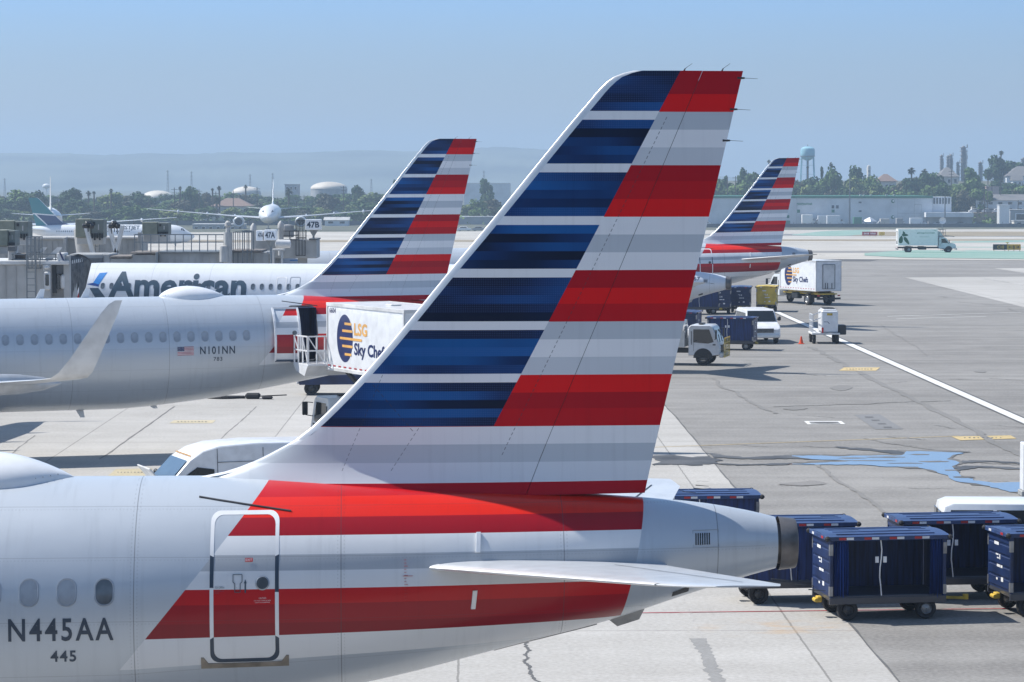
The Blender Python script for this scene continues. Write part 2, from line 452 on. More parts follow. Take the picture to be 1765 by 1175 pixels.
# the taxiway strips beyond the apron, from near to far
strip('taxiway', [(-600, 404), (2400, 392)], [(-600, 446), (560, 446), (1200, 446), (1420, 446), (1530, 447), (2400, 452)], 'pale_concrete', .02, 10, 24)
strip('taxiway_edge', [(-600, 415), (2400, 411)], [(-600, 420), (2400, 413)], 'dry_grass', .035, 2, 24)
strip('runway', [(1180, 403), (2400, 401)], [(1180, 405), (2400, 411)], 'service_road', .038, 2, 12)
strip('grass_strip', [(1470, 402), (1500, 399.5), (2400, 397)], [(1470, 406), (1640, 407), (2400, 403)], 'dry_grass', .045, 3, 12)
strip('painted_island', [(1365, 404), (1420, 398), (1480, 396), (1500, 396)], [(1365, 405), (1420, 406.5), (1460, 406), (1500, 403)], 'green_paint', .05, 3, 10)
strip('painted_island', [(1490, 436), (1560, 431), (1640, 430), (1765, 433), (2000, 436)], [(1490, 440), (1560, 443.5), (1640, 444.5), (1765, 446), (2000, 450)], 'green_paint', .05, 4, 14)
strip('painted_island', [(1640, 416), (1765, 413.5), (2000, 411)], [(1640, 418), (1765, 417), (2000, 416)], 'green_paint', .05, 2, 8)
strip('painted_island', [(1640, 424), (1765, 424), (2000, 422)], [(1640, 426), (1765, 427.5), (2000, 429)], 'green_paint', .05, 2, 8)
sheet('concrete_pad', [(1560, 478), (2000, 475), (2000, 588)], 'concrete', .006)
sheet('concrete_pad', [(1712, 462), (2000, 460), (2000, 476.0), (1830, 475.5), (1765, 470)], 'concrete', .006)
sheet('tyre_marks', [(1400, 446.5), (1525, 445.5), (1500, 450), (1400, 449.5)], 'tar', .008)
# painted markings
def line_px(name, a, b, w, mat_, dz=.010):
    p, q = G(*a, dz), G(*b, dz); d = (q - p); n = Vector((-d.y, d.x, 0)).normalized() * (w / 2)
    mb = MB(); mb.add([p - n, q - n, q + n, p + n], [(0, 1, 2, 3)])
    return struct(mb.build(name, mat_, smooth=False))
line_px('line_border', (1336, 536), (2900, 1226), .75, 'tar', .010)
line_px('white_line', (1336, 536), (2900, 1226), .48, 'white_line', .015)
for i, (x, yv) in enumerate(((1600, 653.3), (1462, 592.5))): pass
line_px('yellow_line', (1085, 772), (1652, 751), .10, 'yellow_line', .010)
line_px('red_line', (1085, 1056), (2500, 1039), .07, 'logo_red', .014)
line_px('white_thin_line', (1530, 545), (1760, 538), .25, 'white_line', .012)
line_px('white_thin_line', (1545, 549.5), (1700, 545), .22, 'white_line', .012)
def boxmark(px, dark=True, m_='yellow_line'):
    sheet('marking_box', px, m_, .012)
    if dark:
        c = [sum(p[0] for p in px) / 4, sum(p[1] for p in px) / 4]
        mb = MB(); rnd = random.Random(int(px[0][0])); fs = []
        for k in range(9):
            t = .14 + .08 * k; u = px[3][0] * (1 - t) + px[2][0] * t + (px[0][0] - px[3][0]) * .45
            v = c[1] + (rnd.random() - .5) * .3; w = 1.6 + rnd.random() * 2
            p = [G(u, v - .7, .016), G(u + w, v - .7, .016), G(u + w, v + .7, .016), G(u, v + .7, .016)]
            o = len(mb.v); mb.v += [tuple(x) for x in p]; mb.f.append((o, o + 1, o + 2, o + 3)); mb.m.append(0)
        struct(mb.build('marking_text', 'tar', smooth=False))
boxmark([(1455, 633), (1517, 633), (1510, 638.5), (1446, 638.5)])
boxmark([(1640, 752), (1742, 750), (1752, 755.5), (1655, 758.5)])
ground_mat('faded_yellow', (.36, .31, .20), (.50, .44, .31), stain=.6, streak=.9)
boxmark([(300, 724), (372, 724), (366, 729), (292, 729)], m_='faded_yellow')
boxmark([(200, 808), (262, 807), (258, 820), (186, 820)], m_='faded_yellow')
boxmark([(1436, 459), (1452, 459), (1452, 460.5), (1436, 460.5)], False)
sheet('manhole_frame', [(1386, 725.5), (1450, 725.5), (1457, 730.5), (1392, 731)], 'white_line', .008)
sheet('manhole_cover', [(1394, 726.5), (1444, 726.5), (1449, 730), (1398, 730)], 'patch_grey', .012)
sheet('manhole_lid', [(1402, 728), (1412, 726.9), (1432, 726.8), (1444, 728), (1434, 729.7), (1412, 729.8)], 'tar', .016)
sheet('grey_patch', [(1472, 714.5), (1516, 713.5), (1557, 739), (1508, 739.5)], 'patch_grey', .008)
for k, (u, v) in enumerate(((1490, 717.5), (1501, 723), (1512, 729), (1522, 735))):
    sheet('patch_square', [(u, v), (u + 14, v), (u + 16, v + 2.2), (u + 2, v + 2.2)], 'tar', .012)
# seams and cracks
_wz = [0]
def wig(name, a, b, w, mat_, seed, amp=.12, n=26, dz=.008):
    _wz[0] += 1; dz = .0065 + .0009 * (_wz[0] % 11) + .0001 * (_wz[0] // 11)
    rnd = random.Random(seed); p, q = G(*a, dz), G(*b, dz); d = q - p; nrm = Vector((-d.y, d.x, 0)).normalized()
    mb = MB(); off = 0
    for i in range(n + 1):
        off += (rnd.random() - .5) * amp; off *= .9
        c = p + d * (i / n) + nrm * off; ww = w * (.6 + .8 * rnd.random()) / 2
        mb.v += [tuple(c - nrm * ww), tuple(c + nrm * ww)]
        if i: k = 2 * i; mb.f.append((k - 2, k, k + 1, k - 1)); mb.m.append(0)
    return struct(mb.build(name, mat_, smooth=False))
wig('seam_strip', (1240, 1180), (1204, 1100), .32, 'filled_seam', 1, .03)
wig('seam_strip', (1204, 1100), (1168, 1030), .26, 'concrete', 2, .03)
wig('crack', (925, 1180), (909, 1105), .07, 'tar', 3, .10, 60)
wig('asphalt_edge', (1552, 1178), (1130, 679), .05, 'tar', 4, .05, 80)
wig('crack', (1395, 598), (1470, 634), .30, 'seam', 5, .25)
wig('crack', (1475, 637), (1690, 748), .32, 'seam', 6, .25)
wig('crack', (1690, 748), (1900, 850), .32, 'seam', 16, .25)
wig('crack', (1230, 652), (1335, 712), .20, 'seam', 7, .3)
wig('crack', (1410, 800), (1560, 900), .15, 'seam', 8, .12, 40)
wig('crack', (301, 700), (174, 791), .06, 'seam', 9, .05)
wig('crack', (442, 700), (380, 756), .06, 'seam', 10, .05)
wig('crack', (60, 750), (10, 790), .06, 'seam', 11, .05)
wig('tyre_streak', (1490, 755), (1620, 776), .16, 'seam', 12, .2)
wig('tyre_streak', (1520, 560), (1600, 612), .10, 'seam', 13, .2)
wig('tyre_streak', (1330, 700), (1640, 690), .2, 'seam', 14, .5)
wig('tyre_streak', (1690, 799), (1765, 801), .2, 'seam', 15, .2)
rnd = random.Random(5)
for k in range(44):
    u, v = rnd.uniform(1180, 1740), rnd.uniform(470, 850)
    if 770 < v < 815: continue
    L_ = rnd.uniform(15, 80)
    wig('tyre_streak', (u, v), (u + L_, v + rnd.uniform(-3, 6)), rnd.uniform(.04, .12), 'seam', 40 + k, .15)
for (u, v, a, b_) in ((1400, 832, 26, 4), (1370, 704, 22, 3), (1450, 668, 20, 5), (1385, 834, 40, 3), (1690, 640, 12, 2), (760, 1140, 0, 0)):
    if a:
        mb = MB(); n = 18; rr = random.Random(u)
        mb.add([G(u + a * math.cos(t * 2 * math.pi / n) * rr.uniform(.7, 1.1), v + b_ * math.sin(t * 2 * math.pi / n) * rr.uniform(.7, 1.1), .009) for t in range(n)], [tuple(range(n))]); mb.v = [(p_[0], p_[1], p_[2] + .0011 * (u % 7)) for p_ in mb.v]
        struct(mb.build('oil_stain', 'seam', smooth=False))
# puddle
mw, nt, b, oc, xyz = blank('water', .03)
b.inputs['Base Color'].default_value = (.19, .19, .19, 1); b.inputs['IOR'].default_value = 1.5; b.inputs['Specular IOR Level'].default_value = .8
b.inputs['Coat Weight'].default_value = 1.0; b.inputs['Coat Roughness'].default_value = .02
def C3(l): return [(1100 + a / 2.654, 600 + b_ / 2.654) for a, b_ in l]
def ragged(pts, seed, du=5, dv=.8, step=9, grow=0.0):
    """outline in pixels with a broken, streaky edge"""
    rr = random.Random(seed); o = []; cx = sum(p[0] for p in pts) / len(pts); cy = sum(p[1] for p in pts) / len(pts)
    for a, b_ in zip(pts, pts[1:] + pts[:1]):
        n = max(1, int(math.hypot(b_[0] - a[0], (b_[1] - a[1]) * 4) / step))
        for k in range(n):
            t = k / n; u = a[0] + (b_[0] - a[0]) * t + rr.uniform(-du, du); v = a[1] + (b_[1] - a[1]) * t + rr.uniform(-dv, dv)
            o.append((u + (6 * grow if u > cx else -6 * grow), v + (2.2 * grow if v > cy else -2.2 * grow)))
    return o
PUD = C3([(690, 492), (800, 490), (930, 494), (1060, 490), (1200, 490), (1220, 470), (1370, 472), (1490, 478), (1430, 492), (1400, 508), (1440, 514), (1470, 522), (1440, 540), (1445, 560), (1470, 580), (1540, 603), (1640, 614), (1765, 612), (1765, 655), (1690, 656), (1640, 640), (1560, 622), (1460, 608), (1420, 585), (1360, 562), (1280, 543), (1140, 541), (1040, 533), (880, 532), (690, 530), (860, 522), (1000, 514), (880, 510), (800, 508)])
def fan(name, pts, m_, dz):
    bm = bmesh.new(); vs = [bm.verts.new(G(*p, dz)) for p in pts]; bm.faces.new(vs); bmesh.ops.triangulate(bm, faces=bm.faces, ngon_method='EAR_CLIP')
    me = bpy.data.meshes.new(name); bm.to_mesh(me); bm.free(); me.materials.append(M[m_]); o = bpy.data.objects.new(name, me); col.objects.link(o); return struct(o)
mat('wet_asphalt', (.085, .084, .082), .55, var=.25, scale=.6, spec=.3); mat('damp_asphalt', (.145, .140, .132), .7, var=.2, scale=.5, spec=.3)
fan('damp_margin', ragged(PUD, 1, 8, .8, 14, 1.0), 'damp_asphalt', .0155)
fan('puddle', ragged(PUD, 2, 5, .5, 10), 'water', .019)
for k, (u, v, a, b_) in enumerate(((1470, 789, 26, .9), (1530, 787.5, 34, 1.0), (1585, 783, 20, .8), (1610, 795, 26, 1.2), (1560, 798, 30, .8), (1660, 822, 20, 1.2), (1505, 793.5, 40, .7), (1640, 810, 14, 1.0))):
    fan('dry_island', ragged([(u + a * math.cos(t * math.pi / 8), v + b_ * math.sin(t * math.pi / 8)) for t in range(16)], 30 + k, 4, .3, 8), 'damp_asphalt', .022)
fan('wet_streak', ragged(C3([(320, 482), (480, 497), (690, 490), (800, 508), (690, 504), (500, 506), (340, 498)]), 84, 7, .7, 9), 'wet_asphalt', .0175)
fan('wet_streak', ragged(C3([(360, 526), (520, 530), (690, 524), (690, 532), (500, 535), (370, 533)]), 72, 7, .7, 9), 'wet_asphalt', .0175)
fan('wet_streak', ragged(C3([(900, 448), (1080, 462), (1215, 470), (1200, 486), (1090, 470), (920, 456)]), 76, 7, .7, 9), 'wet_asphalt', .0175)
fan('wet_streak', ragged(C3([(1470, 514), (1590, 512), (1765, 524), (1765, 530), (1600, 520), (1480, 526)]), 78, 7, .7, 9), 'wet_asphalt', .0175)
fan('wet_streak', ragged(C3([(1440, 540), (1560, 536), (1765, 548), (1765, 556), (1560, 546), (1450, 560)]), 78, 7, .7, 9), 'wet_asphalt', .0175)
fan('wet_concrete', ragged(C3([(60, 492), (150, 486), (250, 500), (330, 488), (380, 512), (340, 530), (250, 536), (150, 530), (60, 536), (100, 515)]), 118, 7, .7, 9), 'wet_asphalt', .0175)

# the concourse the picture is taken from, behind the camera
tb_ = MB(); tb_.box((0, -14, 8.5), (260, 24, 17), .1); tb_.box((0, -1.2, 14.2), (262, 3.0, .5), .05)
for k in range(-20, 21): tb_.box((k * 6.4 + 3.2, -1.9, 7), (.5, .4, 14), 0, 1)
mat('concourse_wall', (.42, .41, .39), .6, var=.1)
struct(tb_.build('terminal_building', ['concourse_wall', 'bridge_grey']))
# hills far away behind the field
hb = MB(); rnd = random.Random(3)
prof = [(-200, 264), (0, 263), (120, 264), (180, 267), (260, 263.5), (330, 265), (400, 262), (520, 263), (640, 258), (720, 261), (800, 256), (860, 253), (920, 256), (1000, 262), (1080, 274), (1160, 290), (1240, 303), (1320, 309)]
P0 = [];  P1 = []; P2 = []
for i in range(len(prof) - 1):
    for k in range(6):
        t = k / 6; u = prof[i][0] * (1 - t) + prof[i + 1][0] * t; v = prof[i][1] * (1 - t) + prof[i + 1][1] * t + rnd.uniform(-1.0, 1.0)
        P0.append(W(u, 314, 4500)); q = W(u, (v + 312) / 2 + rnd.uniform(-3, 3), 5000); P1.append(q); P2.append(W(u, v, 5600))
n = len(P0); back = [Vector((p.x, 6300, -10)) for p in P2]
for l in (P0, P1, P2, back): hb.v += [tuple((p.x, p.y, p.z if l is not P0 else -8)) for p in l]
for r in range(3):
    for i in range(n - 1): hb.f.append((r * n + i, r * n + i + 1, (r + 1) * n + i + 1, (r + 1) * n + i)); hb.m.append(0)
mat('hill_scrub', (.09, .10, .075), .95, var=.3, scale=.004)
struct(hb.build('hills', 'hill_scrub'))
# ------------------------------------------------------------------ airliners (local frame: x aft from the nose, -y towards us, z up)
def pchip(xs, ys):
    xs, ys = np.array(xs, float), np.array(ys, float); h = np.diff(xs); d = np.diff(ys) / h
    m = np.zeros(len(xs)); m[0], m[-1] = d[0], d[-1]
    for i in range(1, len(xs) - 1):
        if d[i - 1] * d[i] > 0:
            w1, w2 = 2 * h[i] + h[i - 1], h[i] + 2 * h[i - 1]; m[i] = (w1 + w2) / (w1 / d[i - 1] + w2 / d[i])
    def f(x):
        x = min(max(x, xs[0]), xs[-1]); i = min(int(np.searchsorted(xs, x, 'right')) - 1, len(xs) - 2); i = max(i, 0)
        t = (x - xs[i]) / h[i]
        return float((2 * t**3 - 3 * t**2 + 1) * ys[i] + (t**3 - 2 * t**2 + t) * h[i] * m[i] + (-2 * t**3 + 3 * t**2) * ys[i + 1] + (t**3 - t**2) * h[i] * m[i + 1])
    return f
FZT = pchip([0, .4, 1.2, 2.2, 3.4, 5, 7, 20, 33, 36.0, 39.0, 42.28, 43.05, 43.73, 44.28, 44.5], [3.35, 3.75, 4.25, 4.75, 5.4, 5.82, 5.93, 5.93, 5.93, 5.925, 5.80, 5.58, 5.51, 5.40, 5.265, 5.20])
FZB = pchip([0, .4, 1.2, 2.4, 4, 6, 20, 29.5, 33.0, 36.1, 38.4, 40.55, 41.73, 43.05, 44.29, 44.5], [3.25, 2.85, 2.45, 2.1, 1.87, 1.79, 1.79, 1.80, 2.08, 2.56, 2.97, 3.50, 3.79, 4.21, 4.555, 4.60])
FHW = pchip([0, .4, 1.2, 2.4, 4, 6, 20, 30, 33, 36, 38.4, 40.5, 42.3, 43.5, 44.28, 44.5], [.04, .55, 1.0, 1.45, 1.8, 1.96, 1.975, 1.975, 1.95, 1.83, 1.58, 1.22, .84, .56, .37, .32])
def surf(x, z, off=0.0, side=-1):
    zt, zb, hw = FZT(x), FZB(x), FHW(x); hh = (zt - zb) / 2; zc = (zt + zb) / 2
    q = max(-.999, min(.999, (z - zc) / hh)); y = side * hw * math.sqrt(1 - q * q)
    n = Vector((0, y / hw ** 2, (z - zc) / hh ** 2)).normalized()
    return Vector((x, y, z)) + n * off
NR = 96
def fuselage_mb(hole=None, fx=None):
    xs = [0, .1, .25, .5, .8, 1.2, 1.7, 2.3, 3, 3.8, 4.8, 6] + [6 + i for i in range(1, 27)] + [32.5 + .4 * i for i in range(0, 8)] + [36 + .3 * i for i in range(0, 27)] + [44.0, 44.12, 44.2]
    if hole: xs = [x for x in xs if min(abs(x - hole[0]), abs(x - hole[1])) > .12] + [hole[0], hole[1]]
    xs = sorted(set(xs)); mb = MB(); rs = []
    for x in xs:
        zt, zb, hw = FZT(x), FZB(x), FHW(x); hh = (zt - zb) / 2; zc = (zt + zb) / 2
        rs.append([(x, hw * math.cos(2 * math.pi * i / NR), zc + hh * math.sin(2 * math.pi * i / NR)) for i in range(NR)])
    mb.rings(rs)
    if hole:
        keep = []
        for f, m_ in zip(mb.f, mb.m):
            c = [sum(mb.v[i][a] for i in f) / len(f) for a in range(3)]
            if hole[0] < c[0] < hole[1] and hole[2] < c[2] < hole[3] and c[1] < 0: continue
            keep.append((f, m_))
        mb.f = [a for a, b_ in keep]; mb.m = [b_ for a, b_ in keep]
    return mb
Z0, DZ = 11.436, .25224                                  # fin stripes: top boundary and spacing
SIL = (.56, .605, .65)
STRIPE_C = dict(dr=(.26, .004, .012), mr=(.35, .004, .012), br=(.54, .007, .010), lt=(.72, .735, .74), gr=(.46, .485, .515), g2=(.53, .55, .575), bl=(.62, .645, .68), wh=(.76, .775, .79), orr=(.74, .020, .008))
def finish(nt, b, c, oc, metal=.0, rough=.28, lines=True):
    nz = noise(nt, mapping(nt, oc, (.25, .6, 1.4)), 1.4, 6)
    c = mixc(nt, math_(nt, 'MULTIPLY', nz, .10), c, (0, 0, 0))
    sk = noise(nt, mapping(nt, oc, (9, 1, .35)), 1.0, 3)
    kq = nn(nt, 'ShaderNodeMapRange'); kq.inputs[1].default_value = .55; kq.inputs[2].default_value = .8; kq.inputs[4].default_value = .10; nt.links.new(sk, kq.inputs[0])
    c = mixc(nt, kq.outputs[0], c, (0, 0, 0))
    nt.links.new(c, b.inputs['Base Color'])
    rr = math_(nt, 'MULTIPLY_ADD', noise(nt, oc, 1.1, 5), .14, rough - .07); nt.links.new(rr, b.inputs['Roughness'])
    b.inputs['Metallic'].default_value = metal
    b.inputs['Coat Weight'].default_value = .15; b.inputs['Specular IOR Level'].default_value = .32; b.inputs['Coat Roughness'].default_value = .06
    bp = nn(nt, "ShaderNodeBump"); bp.inputs['Strength'].default_value = .20; bp.inputs['Distance'].default_value = .05
    nt.links.new(noise(nt, mapping(nt, oc, (1.0, 1, 1.6)), .9, 2), bp.inputs['Height']); nt.links.new(bp.outputs[0], b.inputs['Normal']); nt.links.new(bp.outputs[0], b.inputs['Coat Normal'])
def seam_mask(nt, d, w):                                  # |d| < w
    return math_(nt, 'LESS_THAN', math_(nt, 'ABSOLUTE', d), w)
FIN_C = dict(dr=(.46, .004, .014), mr=(.56, .005, .013), br=(.80, .007, .010), lt=(.86, .865, .87), gr=(.56, .60, .635), g2=(.64, .67, .70), bl=(.74, .77, .80))  # STRIPE_C livery, lightened to stand in for fill light the fin lacks
def mk_fin_paint():
    m, nt, b, oc, (X, Y, Z) = blank('fin_paint')
    t = math_(nt, 'DIVIDE', math_(nt, 'SUBTRACT', Z0 + 2 * DZ, Z), 26 * DZ)      # 0 at the tip .. 1 below the root
    S = FIN_C
    seq = ['dr', 'dr', 'br', 'gr', 'lt', 'g2', 'dr', 'mr', 'br', 'lt', 'gr', 'lt', 'dr', 'br', 'mr', 'gr', 'lt', 'g2', 'br', 'dr', 'mr', 'lt', 'gr', 'bl']
    # seq[i] covers stripes i-2 .. i-1 (two steps above Z0 first)
    stops = [(i / 26 + 1e-4, S[k]) for i, k in enumerate(seq)]; stops[0] = (0, S['dr'])
    stops.append(((2 + 22.13) / 26, S['dr']))
    red = ramp(nt, t, stops)
    kk = math_(nt, 'MULTIPLY', math_(nt, 'SUBTRACT', t, 2 / 26), 26)             # stripe number
    half = math_(nt, 'FLOOR', math_(nt, 'MULTIPLY', kk, 2))
    cv = nn(nt, "ShaderNodeCombineXYZ"); nt.links.new(math_(nt, 'MULTIPLY', X, .34), cv.inputs[0]); nt.links.new(math_(nt, 'MULTIPLY', half, 5.37), cv.inputs[1])
    nz = noise(nt, cv.outputs[0], 1.0, 0)
    nz2 = noise(nt, mapping(nt, oc, (.5, 1, .35)), 1.0, 3)
    mm = math_(nt, 'MULTIPLY_ADD', nz2, .30, math_(nt, 'MULTIPLY_ADD', nz, 1.1, -.2))
    blue = ramp(nt, mm, [(.34, (.003, .010, .034)), (.43, (.004, .018, .062)), (.50, (.006, .034, .125)), (.58, (.007, .065, .22)), (.68, (.010, .11, .34))], 'LINEAR')
    # woven dot print on some of the bands
    px = math_(nt, 'MULTIPLY', X, 2 * math.pi / .052); pz = math_(nt, 'MULTIPLY', Z, 2 * math.pi / .052)
    dots = math_(nt, 'GREATER_THAN', math_(nt, 'MULTIPLY', math_(nt, 'SINE', math_(nt, 'ADD', px, pz)), math_(nt, 'SINE', math_(nt, 'SUBTRACT', px, pz))), .35)
    wn_ = nn(nt, "ShaderNodeTexWhiteNoise", noise_dimensions='1D'); nt.links.new(math_(nt, 'MULTIPLY', half, .731), wn_.inputs['W'])
    dm = math_(nt, 'MULTIPLY', math_(nt, 'MULTIPLY', dots, math_(nt, 'GREATER_THAN', wn_.outputs[0], .35)), .30)
    blue = mixc(nt, dm, blue, (.10, .16, .42))
    fr = math_(nt, 'SUBTRACT', math_(nt, 'FRACT', math_(nt, 'DIVIDE', math_(nt, 'SUBTRACT', math_(nt, 'ADD', kk, 30), 1), 3)), 0)
    white = math_(nt, 'LESS_THAN', fr, .1667)
    blue = mixc(nt, white, blue, S['lt'])
    dl = math_(nt, 'SUBTRACT', X, math_(nt, 'MULTIPLY_ADD', Z, (42.795 - 40.083) / (11.761 - 6.62), 40.083 - 6.62 * (42.795 - 40.083) / (11.761 - 6.62)))
    isred = math_(nt, 'MAXIMUM', math_(nt, 'GREATER_THAN', dl, 0), math_(nt, 'GREATER_THAN', kk, 19))
    c = mixc(nt, isred, blue, red)
    # forward of the root stripe everything is the bare silver of the fuselage
    front = math_(nt, 'MULTIPLY', math_(nt, 'LESS_THAN', math_(nt, 'SUBTRACT', X, 36.95), 0), math_(nt, 'GREATER_THAN', kk, 22.13))
    c = mixc(nt, front, c, S['bl'])
    # rivet lines and panel joints
    for (x0, z0, x1, z1, w) in ((42.60, 11.1, 40.2, 6.2, .007), (38.6, 6.0, 39.1, 6.75, .006), (37.9, 6.0, 38.5, 7.4, .005), (38.95, 6.55, 38.35, 7.25, .008)):
        s_ = (x1 - x0) / (z1 - z0)
        d = math_(nt, 'SUBTRACT', X, math_(nt, 'MULTIPLY_ADD', Z, s_, x0 - z0 * s_))
        inz = math_(nt, 'MULTIPLY', math_(nt, 'GREATER_THAN', Z, min(z0, z1)), math_(nt, 'LESS_THAN', Z, max(z0, z1)))
        rv = math_(nt, 'GREATER_THAN', math_(nt, 'SINE', math_(nt, 'MULTIPLY', Z, 2 * math.pi / .07)), -.3)
        c = mixc(nt, math_(nt, 'MULTIPLY', math_(nt, 'MULTIPLY', math_(nt, 'MULTIPLY', seam_mask(nt, d, w), inz), rv), .6), c, (.05, .05, .06))
    finish(nt, b, c, oc, 0, .34); b.inputs['Coat Weight'].default_value = .06; b.inputs['Specular IOR Level'].default_value = .18
def mk_body_paint(name, stripes=True, base=SIL, metal=.30):
    m, nt, b, oc, (X, Y, Z) = blank(name)
    S = STRIPE_C
    c = base
    s_ = math_(nt, 'MAXIMUM', math_(nt, 'DIVIDE', math_(nt, 'SUBTRACT', X, 35), 7), 0)
    mz = math_(nt, 'MAXIMUM', math_(nt, 'MULTIPLY_ADD', math_(nt, 'SUBTRACT', 3.85, Z), .69, .093), -.045)
    w = math_(nt, 'SUBTRACT', Z, math_(nt, 'MULTIPLY', s_, mz))
    if stripes:
        lv = [(2.0, base), (3.42, S['wh']), (3.85, S['dr']), (4.07, S['mr']), (4.33, S['br']), (4.54, S['wh']), (4.79, S['gr']), (5.0, S['wh']), (5.25, S['mr']), (5.47, S['orr']), (5.72, S['br']), (5.93, S['dr'])]
        rc = ramp(nt, math_(nt, 'DIVIDE', math_(nt, 'SUBTRACT', w, 2.0), 4.5), [((a - 2.0) / 4.5, k) for a, k in lv])
        left = math_(nt, 'GREATER_THAN', math_(nt, 'SUBTRACT', X, math_(nt, 'MULTIPLY_ADD', Z, .817, 36.972 - 6.033 * .817)), 0)
        right = math_(nt, 'LESS_THAN', math_(nt, 'SUBTRACT', X, math_(nt, 'MULTIPLY_ADD', Z, .207, 42.264 - 5.6 * .207)), 0)
        inb = math_(nt, 'MULTIPLY', math_(nt, 'MULTIPLY', left, right), math_(nt, 'GREATER_THAN', w, 3.42))
        c = mixc(nt, inb, base, rc)
        metl = math_(nt, 'MULTIPLY', math_(nt, 'SUBTRACT', 1, inb), metal)
    else:
        c = mixc(nt, 0.0, base, base); metl = None
    for x0 in (35.05, 37.9, 41.05, 43.3, 31.5, 28.0, 24.5, 20.9, 14, 10.5, 7):
        c = mixc(nt, math_(nt, 'MULTIPLY', seam_mask(nt, math_(nt, 'SUBTRACT', X, x0), .007), .5), c, (.06, .06, .07))
    for x0 in (35.05, 37.9, 41.05):
        dt = math_(nt, 'GREATER_THAN', math_(nt, 'SINE', math_(nt, 'MULTIPLY', Z, 2 * math.pi / .05)), .2)
        for o_ in (-.045, .045): c = mixc(nt, math_(nt, 'MULTIPLY', math_(nt, 'MULTIPLY', seam_mask(nt, math_(nt, 'SUBTRACT', X, x0 + o_), .008), dt), .16), c, (.05, .05, .06))
    for z0 in (5.585, 4.945, 4.085):
        dt = math_(nt, 'GREATER_THAN', math_(nt, 'SINE', math_(nt, 'MULTIPLY', X, 2 * math.pi / .05)), .2)
        c = mixc(nt, math_(nt, 'MULTIPLY', math_(nt, 'MULTIPLY', seam_mask(nt, math_(nt, 'SUBTRACT', w, z0), .008), dt), .12), c, (.05, .05, .06))
    for z0 in (5.62, 4.98, 4.12, 3.35, 2.6):
        c = mixc(nt, math_(nt, 'MULTIPLY', math_(nt, 'MULTIPLY', seam_mask(nt, math_(nt, 'SUBTRACT', w, z0), .005), math_(nt, 'LESS_THAN', X, 44)), .22), c, (.06, .06, .07))
    finish(nt, b, c, oc, metal, .36)
    if metl is not None: nt.links.new(metl, b.inputs['Metallic'])
mat('tail_light', (.52, .545, .57), .32, coat=.3, var=.05)
mk_fin_paint(); mk_body_paint('body_stripes'); mk_body_paint('body_silver', False, (.60, .63, .67), .2); mk_body_paint('body_pale', False, (.68, .71, .75), .05); mk_body_paint('body_white', False, (.74, .76, .78), .0)

def naca(u): u = max(0, min(1, u)); return 5 * (.2969 * math.sqrt(u) - .126 * u - .3516 * u * u + .2843 * u ** 3 - .1015 * u ** 4)
FIN_LE = pchip([5.3, 5.90, 6.0, 6.147, 6.313, 6.478, 6.686, 9.105, 11.30, 11.55, 11.70, 11.765], [35.2, 35.80, 36.25, 36.653, 36.987, 37.279, 37.53, 39.649, 41.46, 41.68, 41.88, 42.12])
def FIN_TE(z): return 42.281 + (z - 5.625) * (43.706 - 42.281) / (11.764 - 5.625)
def fin_half(x, z):
    le0 = 37.53 + (z - 6.686) * .876; te = FIN_TE(z); c = te - FIN_LE(z); u = (x - FIN_LE(z)) / c
    th = .5 * .105 * (te - min(le0, 42)) * naca(u) if z > 6.69 else .5 * .105 * min(te - le0, 5.6) * naca(u) * (1.0 - .0 * u)
    if z < 6.6: th += (.42 * ((6.6 - z) / 1.0) ** 2.2) * min(1, math.sqrt(max(0, u) * 2.2)) * (1 - .75 * max(0, u) ** 3)
    return max(th, .012 if u > .5 else 0.0)
def hinge_x(z): return 40.656 + (z - 5.908) * (42.847 - 40.656) / (11.119 - 5.908)
def fin_piece(z0, z1, xa, xb, nz_, nx_, cap=True):
    """slab of the fin between chord lines xa(z) and xb(z)"""
    mb = MB(); rs = []
    for i in range(nz_ + 1):
        z = z0 + (z1 - z0) * (i / nz_); z = z0 + (z1 - z0) * (1 - (1 - i / nz_) ** 1.35)
        a, b_ = xa(z), xb(z); L_ = []; Rr = []
        for k in range(nx_ + 1):
            t = k / nx_; x = a + (b_ - a) * (t ** 1.6 if xa is FIN_LE else t); h = fin_half(x, z)
            L_.append((x, -h, z)); Rr.append((x, h, z))
        rs.append(L_ + Rr[::-1])
    mb.rings(rs); return mb
def lead_x(z): return FIN_LE(z) + .125
